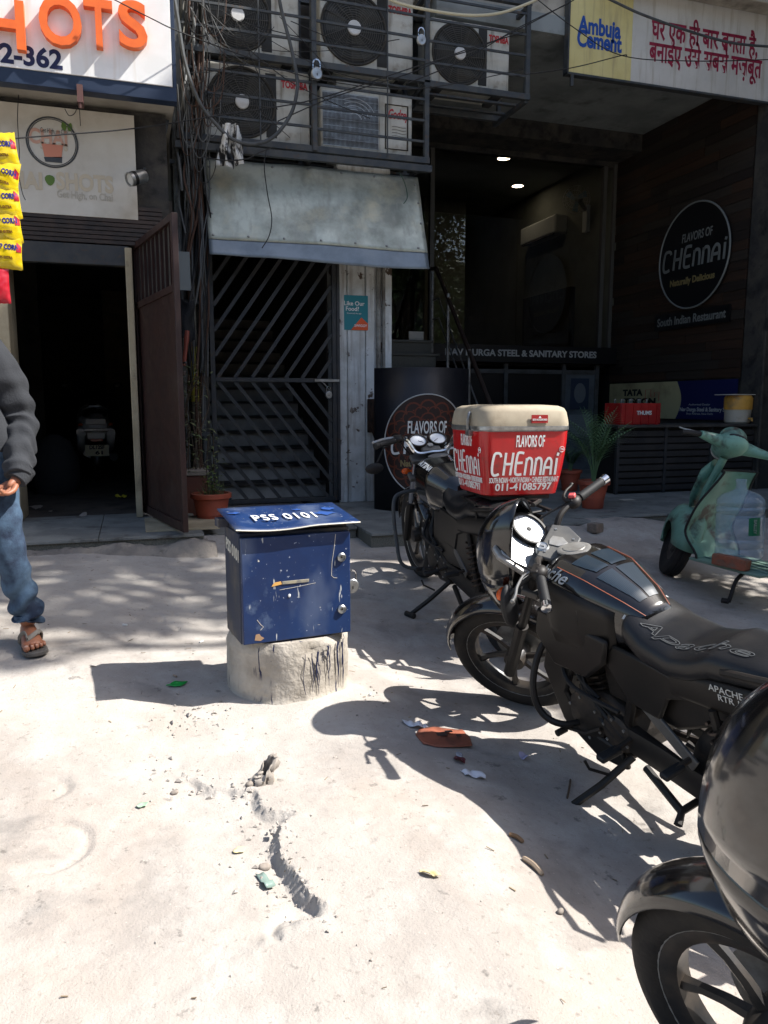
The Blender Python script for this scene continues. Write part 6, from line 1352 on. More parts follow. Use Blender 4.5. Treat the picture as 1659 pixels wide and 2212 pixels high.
# leg shield: a curved sheet with rolled edge, bending into the footboard
def shield(u, v):
    w_ = .245*(1-.30*sm(.55, 1, v))*(1-.10*sm(.25, 0, v)); y = w_*(2*u-1)
    z = .215+.60*v; x = .30+.16*sm(0, .35, v)*(1-v*.5)+.02-.17*v*v*.6-.11*(2*u-1)**2*(.35+.65*v)
    return V((x, y, z))
b = MB(); b.grid(shield, 20, 24); b.build('leg_shield', sg_m, sc_, solid=.006, smooth=70)
b = MB(); b.grid(lambda u, v: shield(u*.9+.05, v*.96+.01)+V((-.0065, 0, 0)), 18, 20); b.build('shield_inner', sg_m, sc_, smooth=70)
ed = [shield(0, 1-i/16) for i in range(17)]; b = MB()
for q in (0, 1): b.tube([shield(q, i/20) for i in range(21)], .008, 6)
b.tube([shield(i/16, 1) for i in range(17)], .008, 6); b.build('edge_trim', bk_rubber, sc_)
b = MB(); b.loft([[V((x, hw*math.cos(2*PI*j/14), z+hh*math.sin(2*PI*j/14))) for j in range(14)] for x, z, hw, hh in ((.40, .84, .045, .04), (.47, .76, .06, .06), (.53, .60, .055, .07), (.53, .44, .04, .05))]); b.build('horn_cover', sg_m, sc_, smooth=60)
# headset
b = MB(); b.loft([[SS @ V((x, hw*math.cos(2*PI*j/18), z+hh*(math.sin(2*PI*j/18)))) for j in range(18)] for x, z, hw, hh in ((.16, 1.0, .02, .02), (.18, .995, .075, .05), (.25, .99, .105, .078), (.34, .985, .10, .085), (.42, .965, .085, .075), (.45, .955, .07, .06))]); hs_ = b.build('headset', sg_m, sc_, smooth=60)
b = MB(); b.ball((0, 0, 0), (.10, .088, .075), 18, 12, SS @ Matrix.Translation((.31, 0, 1.035))); b.build('headlamp_hump', sg_m, hs_, smooth=60)
b = MB(); b.ball((0, 0, 0), (.02, .062, .022), 14, 8, SS @ Matrix.Translation((.197, 0, 1.035)) @ Matrix.Rotation(rad(-35), 4, 'Y')); b.build('speedometer', M['black_gloss'], hs_)
b = MB(); b.lathe([(1e-5, 0), (.07, 0), (.072, .02), (1e-5, .03)], 20, SS @ Matrix.Translation((.44, 0, .955)) @ Matrix.Rotation(PI/2, 4, 'Y')); b.build('headlamp', mat('scooter_lens', rgb(180, 180, 176), .1), hs_)
for s in (-1, 1):
    b = MB(); b.tube([SS @ V(p) for p in ((.26, s*.05, .985), (.235, s*.16, .985), (.20, s*.235, .982))], [.05, .034, .024], 12); hb_ = b.build('handlebar', sg_m, sc_)
    b = MB(); b.tube([SS @ V((.20-.035*i/10, s*(.236+.125*i/10), .982-.003*i)) for i in range(11)], [.018+.0015*(i % 2) for i in range(11)], 12); b.build('grip', bk_rubber, hb_)
    b = MB(); b.tube([SS @ V(p) for p in ((.24, s*.2, .99), (.26, s*.26, .995), (.235, s*.34, .985), (.225, s*.375, .985))], .006, 6, sx=.6); b.build('brake_lever', M['alu'], hb_)
b = MB(); b.bx(-.20, .33, -.235, .235, .205, .222); 
for y in (-.12, -.04, .04, .12): b.bx(-.18, .30, y-.012, y+.012, .222, .229)
b.build('footboard', sg_in, sc_, bevel=.004)
b = MB(); b.loft([sect(x, z, hw, hh, 3.2, 20) for x, z, hw, hh in ((-.18, .42, .08, .20), (-.26, .48, .15, .27), (-.45, .50, .20, .27), (-.7, .48, .19, .24), (-.88, .46, .12, .16), (-.95, .45, .06, .08))]); b.build('rear_body', sg_m, sc_, smooth=60)
b = MB(); b.loft([sect(x, z, hw, hh, 2.6, 18) for x, z, hw, hh in ((-.16, .775, .06, .03), (-.22, .79, .12, .05), (-.5, .80, .13, .05), (-.82, .81, .12, .05), (-.9, .80, .06, .03))]); b.build('seat', bk_seat, sc_, smooth=60)
b = MB(); b.tube(spline([(-.02, .11, .20), (-.0, .17, .14), (-.01, .22, .04), (-.01, .235, .0)], 4), .013, 8); b.tube([(-.01, .235, .006), (.03, .25, .004)], .018, 8); b.tube(spline([(-.02, -.11, .20), (-.0, -.17, .14), (-.01, -.22, .04)], 4), .013, 8); b.tube([(-.02, .12, .195), (-.02, -.12, .195)], .014, 8); b.build('stand', bk_plastic, sc_)
# water jar leaning on the footboard (its own thing) and brick
bpy.context.view_layer.update()
SW = sc_.matrix_world.copy()
jar_m = mat('clear_jar', rgb(150, 172, 190), .1, alpha=.32, spec=.9); jar_m.node_tree.nodes['Principled BSDF'].inputs['Alpha'].default_value = .36
jm = SW @ Matrix.Translation((.10, .035, .245)) @ Matrix.Rotation(rad(4), 4, 'Y') @ Matrix.Rotation(rad(-3), 4, 'X') @ Matrix.Scale(1.1, 4)
jar = thing('water_jar', 'big clear plastic water jar standing on the green scooter footboard', 'water jar', tuple(jm.translation)); o3 = jm
b = MB(); prof = [(1e-5, .0), (.10, .0), (.128, .012), (.136, .035), (.136, .075), (.128, .085), (.136, .095), (.136, .135), (.130, .145), (.136, .155), (.136, .285), (.129, .297), (.136, .31), (.136, .335), (.127, .348), (.135, .36), (.132, .385), (.105, .415), (.06, .435), (.034, .45), (.029, .465), (.029, .50), (.033, .503), (.033, .51), (.028, .512)]
b.lathe([(r, z*.95) for r, z in prof], 40, jm); b.build('jar_body', jar_m, jar, smooth=50)
b = MB(); b.grid(lambda u, v: jm @ V((.1375*math.cos(2.55+.55*u), .1375*math.sin(2.55+.55*u), .165+.105*v)), 8, 2); lb = b.build('jar_label', mat('green_label', rgb(12, 108, 74), .45), jar)
text('BAILLEY', 'label_print', M['silver_print'], None, jar, .028, .001, fit=.085, fn=lambda v: jm @ V((.139*math.cos(2.83+v.y*7.2), .139*math.sin(2.83+v.y*7.2), .2175-v.x)))
def brick(name, Mx, label, sz=(.22, .10, .07), col=(150, 92, 70)):
    b = MB(); b.box((0, 0, 0), sz); bm = bmesh.new(); me = bpy.data.meshes.new('t'); me.from_pydata([tuple(v) for v in b.v], [], b.f); bm.from_mesh(me); bmesh.ops.subdivide_edges(bm, edges=bm.edges, cuts=7, use_grid_fill=True)
    for v in bm.verts:
        k = sum(abs(abs(v.co[i])-sz[i]/2) < 1e-4 for i in range(3)); s = .93 if k == 3 else .965 if k == 2 else 1
        v.co = v.co*s+V((noise.noise(v.co*30), noise.noise(v.co*30+V((5, 0, 0))), noise.noise(v.co*30+V((0, 9, 0)))))*.004
    b2 = MB(); b2.add([Mx @ v.co for v in bm.verts], [tuple(v.index for v in f.verts) for f in bm.faces]); bm.free()
    b2.build(name, mat('brick_%d' % col[0], rgb(*col), .9, col2=rgb(col[0]-24, col[1]-14, col[2]-10), scale=20, dirt=rgb(120, 106, 92), dscale=9, bump=.003, bscale=60), label=label, cat='brick', loc=tuple(Mx.translation), smooth=50)
brick('brick', SW @ Matrix.Translation((.02, .222, .260)) @ Matrix.Rotation(rad(8), 4, 'Z'), 'worn red brick lying on the green scooter footboard beside the water jar', (.23, .075, .07))
g = gpt(1285, 1167); brick('brick', Matrix.Translation(g+V((0, 0, .035))) @ Matrix.Rotation(rad(20), 4, 'Z'), 'small greyish half brick lying on the ground before the restaurant step', (.11, .09, .075), (134, 118, 106))

# ================================================================== SCOOTER IN THE DOORWAY (seen from behind)
S2 = oz(213, 1042, PZL); gs = thing('scooter', 'white and black scooter parked inside the dark doorway, rear plate facing out', 'scooter', (S2.x, S2.y+.02, PZL), rot=(0, rad(0), rad(94)), local=True)
wp2 = mat('scooter_white', rgb(226, 226, 222), .3, coat=.4); bp2 = mat('scooter_black', rgb(24, 24, 26), .35)
def gl(nm, secs, m, sm_=60, **k): b = MB(); b.loft([sect(x, z, hw, hh, 2.8, 18) for x, z, hw, hh in secs]); return b.build(nm, m, gs, smooth=sm_, **k)
RYs = RY
b = MB(); b.lathe([(.10, -.03), (.14, -.045), (.19, -.05), (.222, -.035), (.23, 0), (.222, .035), (.19, .05), (.14, .045), (.10, .03), (.10, -.03)], 32, Matrix.Translation((.20, 0, .232)) @ RY, cap=False); b.build('rear_wheel', bk_tyre, gs)
b = MB(); b.lathe([(.10, -.03), (.14, -.045), (.19, -.05), (.222, -.035), (.23, 0), (.222, .035), (.19, .05), (.14, .045), (.10, .03), (.10, -.03)], 32, Matrix.Translation((1.42, 0, .232)) @ RY, cap=False); b.build('front_wheel', bk_tyre, gs)
gl('rear_body', ((-.02, .66, .06, .05), (.03, .66, .13, .10), (.15, .65, .17, .14), (.4, .60, .19, .16), (.75, .55, .17, .15)), wp2)
for s in (-1, 1): b = MB(); b.loft([sect(x, z, .05, hh, 2.8, 14) for x, z, hh in ((.0, .60, .05), (.08, .57, .12), (.3, .52, .17), (.6, .46, .14), (.8, .42, .06))], M=Matrix.Translation((0, s*.17, 0))); b.build('side_cowl', wp2, gs, smooth=60)
gl('seat', ((.06, .80, .10, .03), (.12, .815, .14, .045), (.4, .82, .15, .05), (.75, .80, .11, .045), (.9, .78, .06, .03)), bk_seat)
b = MB(); b.tube(spline([(.25, .17, .80), (.05, .16, .86), (-.04, .09, .905), (-.05, 0, .915), (-.04, -.09, .905), (.05, -.16, .86), (.25, -.17, .80)], 5), .016, 8); b.build('grab_rail', M['alu'], gs)
b = MB(); b.bx(-.045, -.02, -.115, .115, .70, .77); b.build('rear_panel', wp2, gs, bevel=.008)
b = MB(); b.bx(-.05, -.02, -.14, .14, .615, .655); b.build('rear_bar', M['alu'], gs, bevel=.008)
b = MB(); b.bx(-.05, -.01, -.10, .10, .525, .60); b.build('lower_panel', wp2, gs, bevel=.008)
b = MB(); b.bx(-.055, -.02, -.07, .07, .495, .53); b.build('tail_lamp', mat('tail_lamp_red', rgb(160, 30, 20), .15), gs, bevel=.006)
b = MB(); guard(b, (.20, 0, .232), .30, .075, rad(60), rad(190), Matrix(), 12, .03); b.build('rear_mudguard', bp2, gs, solid=.004)
b = MB(); b.box((-.085, 0, .39), (.004, .27, .135)); npl = b.build('number_plate', mat('plate_cream', rgb(236, 228, 190), .5), gs, bevel=.004)
for s_, z, q in (('DL12SF', .427, .17), ('61', .362, .085)): text(s_, 'plate_text', M['black_gloss'], frame((-.0885, -.02 if s_ == '61' else 0, z), (0, -1, 0), (0, 0, 1)), npl, .06, .002, fit=q)
b = MB(); b.tube([(.75, -.13, .22), (.4, -.17, .26), (.05, -.19, .30)], [.03, .05, .05], 12); b.build('silencer', bp2, gs)
b = MB(); b.tube([(1.05, 0, .95), (1.1, 0, .6), (1.3, 0, .4)], .05, 8); b.build('front_column', bp2, gs)
for s in (-1, 1):
    b = MB(); b.tube([(1.05, 0, 1.0), (1.0, s*.18, 1.02), (.93, s*.34, 1.0)], .016, 8); b.build('handlebar', bp2, gs)
    b = MB(); b.tube([(1.02, s*.2, 1.02), (1.0, s*.30, 1.15)], .006, 6); b.ball((.99, s*.33, 1.19), (.015, .06, .04), 12, 8); b.build('mirror', bp2, gs)
    b = MB(); b.ball((-.03, s*.17, .70), (.04, .03, .022), 10, 8); b.build('indicator', bk_amber, gs)
b = MB(); b.loft([sect(x, z, hw, hh, 2.6, 14) for x, z, hw, hh in ((1.0, .5, .2, .28), (1.1, .6, .22, .36), (1.2, .62, .15, .3))]); b.build('front_apron', wp2, gs, smooth=60)
# ================================================================== PERSON, cut by the left edge
PF = gp(64, 1394); PF.z = gz(PF.x, PF.y)
skin_m = mat('skin', rgb(150, 98, 72), .5, col2=rgb(132, 84, 62), scale=9); hoodie_m = mat('grey_hoodie', rgb(46, 48, 52), .95, col2=rgb(38, 40, 44), scale=5, bump=.002, bscale=120)
def jeans():
    return mat('blue_jeans', rgb(64, 86, 108), .9, col2=rgb(26, 38, 58), scale=5, lo=.42, hi=.60, dirt=rgb(96, 116, 138), dscale=3.2, dlo=.54, dhi=.72, bump=.0015, bscale=160)
jeans_m = jeans()
LA = V((.14, -.02, .085))
per = thing('person', 'person in dark grey hoodie, rolled blue jeans and grey flip flops walking forward', 'person', (PF.x-LA.x, PF.y-LA.y, PF.z), local=True)
def skinned(name, chains, m, parent, sub=2):
    vs_, es, rs = [], [], []; idx = {}
    for ch in chains:
        prev = None
        for (p, r) in ch:
            k = tuple(round(c, 4) for c in p)
            if k not in idx: idx[k] = len(vs_); vs_.append(p); rs.append(r)
            if prev is not None and prev != idx[k]: es.append((prev, idx[k]))
            prev = idx[k]
    me = bpy.data.meshes.new(name); me.from_pydata([tuple(v) for v in vs_], es, []); me.materials.append(m)
    o = bpy.data.objects.new(name, me); C0.objects.link(o); o.parent = parent
    md = o.modifiers.new('skin', 'SKIN'); md.use_smooth_shade = True; sv = me.skin_vertices[0].data
    for i, r in enumerate(rs): sv[i].radius = r if isinstance(r, tuple) else (r, r)
    sv[0].use_root = True
    s = o.modifiers.new('sub', 'SUBSURF'); s.levels = sub; s.render_levels = sub
    return o
HIP = V((-.02, .0, .93)); NE = V((-.17, .02, 1.44)); SHL = V((.02, .02, 1.39)); SHR = V((-.345, .03, 1.395))
EL = V((.15, .05, 1.055)); WR = V((.155, -.16, .80)); ER = V((-.42, .12, 1.10)); WRR = V((-.40, .0, .88))
KL = V((.085, -.06, .50)); HL = V((.03, .0, .90)); HRr = V((-.12, .0, .90)); KR = V((-.14, .10, .50)); AR = V((-.15, .42, .16))
hand = []
pd = (V((.105, -.22, .73))-WR).normalized()        # hand points down, forward and inwards, back of the hand outwards
PALM = WR+pd*.075; side = V((.75, -.1, .45)).normalized(); side = (side-pd*side.dot(pd)).normalized(); back = pd.cross(side)
def finger(off, L, curl):
    base = PALM+side*off; out = [(WR+pd*.035+side*off*.6, .015), (base, .0125)]; d = pd.copy(); p = base
    for k, q in enumerate((.45, .32, .25)):
        ax = side; d = (Matrix.Rotation(curl*(1+.4*k), 3, ax) @ d).normalized(); p = p+d*L*q; out.append((p, .0105-.0012*k))
    return out
sgn = 1 if (Matrix.Rotation(.5, 3, side) @ pd).dot(V((-1, .3, 0))) > pd.dot(V((-1, .3, 0))) else -1
fing = [finger(o, L, sgn*.42) for o, L in ((.036, .075), (.012, .084), (-.012, .08), (-.034, .064))]
thumb = [(WR+pd*.02-side*.018, .016), (WR+pd*.045-side*.04+V((-.01, -.012, 0)), .014), (PALM-side*.055+V((-.02, -.022, 0)), .0125), (PALM-side*.05+pd*.026+V((-.036, -.03, 0)), .010)]
body = [[(HIP, (.13, .095)), (HIP+V((-.04, 0, .2)), (.125, .09)), (V((-.15, .02, 1.3)), (.135, .10)), (NE, .058), (NE+V((0, -.01, .07)), .05), (NE+V((-.0, -.025, .14)), (.070, .085)), (NE+V((0, -.02, .22)), (.073, .092)), (NE+V((0, -.005, .285)), (.05, .065))],
        [(V((-.15, .02, 1.3)), (.135, .10)), (SHL+V((-.03, 0, -.01)), .06), (EL, .042), (WR-pd*.06, .031), (WR, .027), (WR+pd*.03, (.030, .02)), (PALM, (.036, .018))],
        [(V((-.15, .02, 1.3)), (.135, .10)), (SHR+V((.03, 0, -.01)), .06), (ER, .042), (WRR, .027), (WRR+V((.01, -.03, -.09)), (.034, .018)), (WRR+V((.01, -.05, -.15)), .02)],
        [(HIP, (.13, .095)), (HL, .085), (KL, .058), (KL+(LA-KL)*.35, .056), (LA+V((0, 0, .05)), .038), (LA, .037)],
        [(HIP, (.13, .095)), (HRr, .085), (KR, .058), (KR+(AR-KR)*.35, .056), (AR, .037), (AR+V((0, -.08, -.08)), .035), (AR+V((0, -.15, -.12)), .03)]]
bo = skinned('body', body, skin_m, per)
for f in fing+[thumb]: skinned('thumb' if f is thumb else 'finger', [f], skin_m, per, 2)
# left foot with toes and flip flop
TO = Matrix.Translation((LA.x, LA.y, 0)) @ Matrix.Rotation(rad(16), 4, 'Z')      # toes towards -Y, turned out
b = MB(); b.loft([[TO @ V((xo+hw*math.cos(2*PI*j/16), y, z+hh*math.sin(2*PI*j/16))) for j in range(16)] for y, xo, hw, z, hh in ((.062, 0, .018, .048, .02), (.05, 0, .031, .052, .032), (.02, 0, .034, .068, .05), (-.03, -.001, .036, .062, .043), (-.08, -.004, .042, .052, .032), (-.125, -.006, .046, .044, .022), (-.145, -.006, .044, .040, .016), (-.152, -.006, .03, .038, .010))]); b.build('foot', skin_m, per, smooth=70)
for i, (x, L_, r_) in enumerate(((-.040, .052, .0145), (-.015, .046, .0105), (.006, .038, .010), (.024, .03, .0095), (.039, .02, .0088))):
    b = MB(); b.tube([TO @ V((x, -.125+.004*i, .040)), TO @ V((x, -.145-L_*.35+.004*i, .043)), TO @ V((x, -.15-L_*.62+.004*i, .036)), TO @ V((x, -.15-L_*.8+.004*i, .033))], [r_*.9, r_, r_*.95, r_*.55], 10); tt = b.build('toe', skin_m, per, smooth=80)
    b = MB(); b.ball((0, 0, 0), (r_*.6, r_*.65, r_*.22), 8, 6, TO @ Matrix.Translation((x, -.15-L_*.58+.004*i, .036+r_*.86)) @ Matrix.Rotation(rad(25), 4, 'X')); b.build('toenail', mat('toenail', rgb(196, 160, 140), .3) if not bpy.data.materials.get('toenail') else bpy.data.materials['toenail'], tt)
flip = mat('flip_flop', rgb(92, 88, 84), .7, col2=rgb(74, 70, 66), scale=9)
def sole(nm, Tm):
    out = [(.0, .085), (.03, .08), (.042, .05), (.038, 0), (.042, -.06), (.055, -.12), (.052, -.17), (.03, -.20), (-.01, -.207), (-.045, -.195), (-.058, -.15), (-.052, -.10), (-.042, -.04), (-.04, .03), (-.03, .08)]
    b = MB(); b.prism(out, .002, .022, Tm); o = b.build(nm, flip, per, bevel=.004)
    b = MB()
    for s in (-1, 1): b.tube([Tm @ V(p) for p in spline([(s*.044, -.02, .022), (s*.046, -.05, .06), (s*.03, -.09, .088), (-.026, -.128, .066)], 5)], .011, 8, sx=.45)
    b.tube([Tm @ V((-.026, -.128, .066)), Tm @ V((-.027, -.138, .022))], .006, 6); b.build('strap', mat('flip_strap', rgb(112, 106, 98), .7) if not bpy.data.materials.get('flip_strap') else bpy.data.materials['flip_strap'], o)
sole('flip_flop', TO)
sole('flip_flop', Matrix.Translation((AR.x, AR.y-.08, .03)) @ Matrix.Rotation(rad(-8), 4, 'Z') @ Matrix.Rotation(rad(22), 4, 'X'))
# clothing
def sleeve(b, pts, rs, n=26, amp=.006, seed=0, stack=None, seg=12):
    P_ = spline(pts, seg); k = len(P_); rings = []; t0 = None; nrm = V((0, -1, 0))
    for i, p in enumerate(P_):
        t = (P_[min(i+1, k-1)]-P_[max(i-1, 0)]).normalized(); nr = (nrm-t*nrm.dot(t)).normalized(); bn = t.cross(nr); f = i/(k-1)*(len(rs)-1); q = min(int(f), len(rs)-2); r_ = rs[q]+(rs[q+1]-rs[q])*(f-q)
        ring = []
        for j in range(n):
            a = 2*PI*j/n; w = stack(i/(k-1)) if stack else 0
            e = amp*noise.noise((math.cos(a)*1.5+seed, math.sin(a)*1.5, i/(k-1)*7))+w*math.sin(i/(k-1)*62+1.9*math.sin(a+seed)+2.4*noise.noise((math.cos(a), math.sin(a), i*.1)))
            ring.append(p+(nr*math.cos(a)+bn*math.sin(a))*(r_+e))
        rings.append(ring)
    b.loft(rings)
b = MB()
trs = [(.90, -.03, .175, .135), (.97, -.045, .185, .14), (1.05, -.07, .18, .135), (1.16, -.11, .18, .135), (1.28, -.15, .195, .135), (1.37, -.165, .195, .12), (1.42, -.17, .15, .10), (1.455, -.17, .085, .085), (1.47, -.17, .075, .075)]
rings = []
for i in range(len(trs)*3-2):
    a_, c_ = trs[i//3], trs[min(i//3+1, len(trs)-1)]; f = (i % 3)/3; z, xo, hw, hd = [a_[k]+(c_[k]-a_[k])*f for k in range(4)]
    rings.append([V((xo+hw*math.cos(2*PI*j/32)+.008*noise.noise((z*6, j*.4, 1)), .01+hd*math.sin(2*PI*j/32)+.010*noise.noise((z*5, j*.5, 4)), z)) for j in range(32)])
b.loft(rings)
fold = lambda t: .010*sm(.30, .55, t)*(1-sm(.90, .97, t))
cuffp = WR-pd*.005
sleeve(b, [SHL+V((-.07, 0, -.03)), SHL+V((-.01, 0, -.02)), SHL.lerp(EL, .45)+V((.014, 0, .0)), EL, EL.lerp(WR, .55)+V((.008, 0, 0)), cuffp], [.083, .094, .085, .074, .064, .058], 28, .012, 1, fold)
sleeve(b, [SHR+V((.07, 0, -.03)), SHR+V((.01, 0, -.02)), ER, ER.lerp(WRR, .5), WRR], [.085, .092, .078, .068, .05], 24, .010, 5, fold)
b.build('hoodie', hoodie_m, per, smooth=70, sub=1)
b = MB(); sleeve(b, [cuffp-pd*.052, cuffp-pd*.02, cuffp+pd*.018], [.050, .047, .044], 24, .002, 2); b.build('cuff', hoodie_m, per, smooth=70)
b = MB(); b.tube([V((-.17+.10*math.cos(a), .05+.085*math.sin(a), 1.455+.035*math.sin(a))) for a in [i*PI/10 for i in range(20)]], .034, 10, closed=True); b.build('hood', hoodie_m, per, smooth=70)
jf = lambda t: .004+.011*sm(.55, .80, t)*(1-sm(.985, 1, t))
b = MB()
sleeve(b, [HL+V((-.03, 0, .06)), HL+V((0, 0, -.05)), HL.lerp(KL, .55)+V((.0, -.01, 0)), KL+V((.0, -.005, 0)), KL.lerp(LA, .5)+V((.0, .01, 0)), LA+V((0, .012, .06)), LA+V((0, .012, .03))], [.10, .092, .082, .070, .068, .064, .056], 30, .008, 3, jf, 14)
sleeve(b, [HRr+V((.03, 0, .06)), HRr+V((0, 0, -.05)), KR+V((0, -.01, 0)), KR.lerp(AR, .5)+V((0, .0, 0)), AR+V((0, 0, .06)), AR+V((0, 0, .02))], [.11, .104, .082, .08, .07, .06], 28, .007, 8, jf, 12)
b.loft([[V((-.03+hw*math.cos(2*PI*j/28), hd*math.sin(2*PI*j/28), z)) for j in range(28)] for z, hw, hd in ((.82, .12, .10), (.88, .165, .118), (.95, .165, .12), (1.0, .155, .115))])
b.build('jeans', jeans_m, per, smooth=70, sub=1)
b = MB(); b.ball((NE.x, NE.y+.005, NE.z+.215), (.088, .102, .10), 18, 12); b.build('hair', mat('black_hair', rgb(20, 17, 15), .6, bump=.003, bscale=160), per)
hc = NE+V((0, -.02, .17))
b = MB(); b.tube([hc+V((0, -.085, .03)), hc+V((0, -.103, -.01)), hc+V((0, -.09, -.018))], [.009, .014, .008], 8); b.build('nose', skin_m, per)
for s in (-1, 1):
    b = MB(); b.ball(tuple(hc+V((s*.03, -.078, .03))), .012, 10, 8); b.build('eye', M['white_paint'], per); b = MB(); b.ball(tuple(hc+V((s*.077, .015, .01))), (.010, .02, .03), 10, 8); b.build('ear', skin_m, per)
b = MB(); b.ball(tuple(hc+V((0, -.084, -.048))), (.024, .010, .008), 10, 6); b.build('mouth', mat('lips', rgb(110, 58, 50), .5), per)
# dark cloth held in the hand
c0 = PALM+pd*.05+V((-.06, .02, 0))
b = MB(); b.grid(lambda u, v: c0+V((-.09*u+.02*math.sin(v*5), -.01+.02*math.sin(u*7+v*2), .02-.24*v+.02*math.sin(u*5))), 12, 14); b.build('held_cloth', mat('navy_cloth', rgb(18, 24, 40), .9), label='dark navy cloth hanging from the walking person\'s hand', cat='cloth', loc=tuple(per.location), solid=.006, smooth=80)
bpy.data.objects['held_cloth'].location = V((0, 0, 0)); ORG.pop('held_cloth', None)
me = bpy.data.objects['held_cloth'].data
for v in me.vertices: v.co = v.co+per.location
bpy.data.objects['held_cloth'].location = per.location
# ================================================================== PLANTS
def pot(name, c, r0, r1, h, label, m=None, soil=True):
    t = thing(name, label, 'potted plant', tuple(c)); T = Matrix.Translation(c)
    b = MB(); b.lathe([(1e-5, 0), (r0*.96, 0), (r0, .01), (r0*1.06, h*.33), (r0*1.10, h*.345), (r0*1.09, h*.36), (r1*.93, h*.80), (r1*.93, h*.83), (r1*1.04, h*.845), (r1*1.08, h*.86), (r1*1.08, h*.985), (r1*1.04, h), (r1*.93, h), (r1*.88, h*.86)], 36, T, cap=False); p = b.build('pot', m or M['terracotta'], t, smooth=40)
    b = MB(); b.lathe([(1e-5, h*.88), (r1*.9, h*.87)], 20, T, cap=False); b.build('soil', M['soil'], p); return t, T
def blade(b, p, az, L, up, w, droop, n=6):
    d = V((math.cos(az), math.sin(az), 0)); s = V((-d.y, d.x, 0)); l, r = [], []
    for i in range(n+1):
        f = i/n; q = V(p)+d*(L*f*(1-up*.6)+0)+V((0, 0, L*(up*f-droop*f*f))); ww = w*(1-f**1.6)+.0004; l.append(q-s*ww); r.append(q+s*ww)
    k = n+1; b.add(l+r, [(i, i+1, k+i+1, k+i) for i in range(n)])
r = random.Random(21)
c1 = oz(458, 1134, PZR); t, T = pot('potted_grass', c1, .115, .155, .27, 'terracotta pot with wispy grass and a yellow green shoot by the gate')
b = MB()
for i in range(130): a = r.random()*6.28; blade(b, c1+V((r.gauss(0, .05), r.gauss(0, .05), .23)), a, r.uniform(.1, .26), r.uniform(.5, 1), .0022, r.uniform(.1, .5))
b.build('grass_tuft', M['leaf_dry'], t, smooth=0)
b = MB()
for i in range(90): q = c1+V((.015+r.gauss(0, .035), r.gauss(0, .03), .36+r.gauss(0, .05))); a = r.random()*6.28; blade(b, q, a, .03, .5, .008, .1, 3)
b.build('shoot', mat('lime_leaf', (.13, .2, .04), .5), t, smooth=0)
b = MB()
for k in range(2): pts = spline([c1+V((-.02+.05*k, 0, .24)), c1+V((-.03+.06*k, 0, .5)), c1+V((.0+.03*k, -.02, .75))], 5); b.tube(pts, .004, 5)
b.build('stem', M['bark'], t)
b = MB()
for i in range(60): q = c1+V((r.gauss(-.01, .06), r.gauss(0, .04), r.uniform(.4, .8))); blade(b, q, r.random()*6.28, r.uniform(.04, .09), r.uniform(-.2, .5), .014, .3, 4)
b.build('leaves', M['leaf_dry'], t, smooth=0)
# square planter behind it with a straggling climber
c2 = V((.50, 7.02, PZR)); t = thing('square_planter', 'old square brown planter with a straggling climber beside the brown door', 'planter', tuple(c2))
b = MB(); b.bx(.34, .60, 6.85, 7.15, PZR, .78); b.build('planter_box', mat('brown_planter', rgb(98, 58, 46), .7, col2=rgb(74, 48, 40), scale=5), t, bevel=.012)
b = MB(); b.bx(.325, .615, 6.84, 7.16, .781, .825); b.build('planter_rim', M['cement'], t, bevel=.006)
b = MB()
for k in range(6):
    x = .42+.05*k*.7; b.tube(spline([(x, 7.0, .80), (x+r.gauss(0, .05), 7.05, 1.1), (x+r.gauss(.03, .06), 7.2, 1.4), (x+r.gauss(.05, .05), 7.25, 1.65)], 5), .005, 5)
b.build('stem', M['bark'], t)
b = MB()
for i in range(240): q = V((r.gauss(.50, .09), 7.05+r.gauss(.05, .08), r.uniform(.8, 1.75))); blade(b, q, r.random()*6.28, r.uniform(.03, .08), r.uniform(-.4, .6), .013, .3, 3)
b.build('leaves', M['leaf_dry'], t, smooth=0)
# palms
def palm(c, h, n, seed, label, m=None, r0=.10, r1=.145, ph=.27):
    rr = random.Random(seed); t, T = pot('potted_palm', c, r0, r1, ph, label, m); base = c+V((0, 0, ph*.85))
    for i in range(n):
        az = rr.random()*6.28; L = h*rr.uniform(.75, 1.05); lean = rr.uniform(.15, .6); b = MB(); d = V((math.cos(az), math.sin(az), 0)); pts = []
        for k in range(13):
            f = k/12; pts.append(base+d*(L*lean*f*f*1.05+.015)+V((0, 0, L*(f*(1-.12*lean)-.30*lean*f**3))))
        b.tube(pts, [.005*(1-.75*k/12) for k in range(13)], 5)
        for k in range(4, 13):
            for s in (-1, 1):
                for q in (0, .5):
                    f = (k+q)/12
                    if f > 1: continue
                    i0 = min(k, 11); p = pts[i0].lerp(pts[i0+1], q if k < 12 else 1); tn = (pts[i0+1]-pts[i0]).normalized(); sd = tn.cross(V((0, 0, 1)))
                    if sd.length < .05: sd = V((-d.y, d.x, 0))
                    sd.normalize(); ll = L*.36*math.sin(PI*min(1, (f-.22)/.85+.12)); dr = (tn*.75+sd*s*.8+V((0, 0, .12))).normalized(); nn = 4; lft, rgt = [], []; w_dir = dr.cross(V((0, 0, 1))).normalized()
                    for j in range(nn+1):
                        g_ = j/nn; q_ = p+dr*ll*g_+V((0, 0, -.42*ll*g_*g_)); ww = .0065*math.sin(PI*(.15+.85*(1-g_)))+.0005; lft.append(q_-w_dir*ww); rgt.append(q_+w_dir*ww)
                    b.add(lft+rgt, [(j, j+1, nn+1+j+1, nn+1+j) for j in range(nn)])
        b.build('frond', M['palm'], t, smooth=0)
    return t
palm(oz(1280, 1097, PZR), .84, 15, 3, 'potted palm in a terracotta pot standing on the restaurant step')
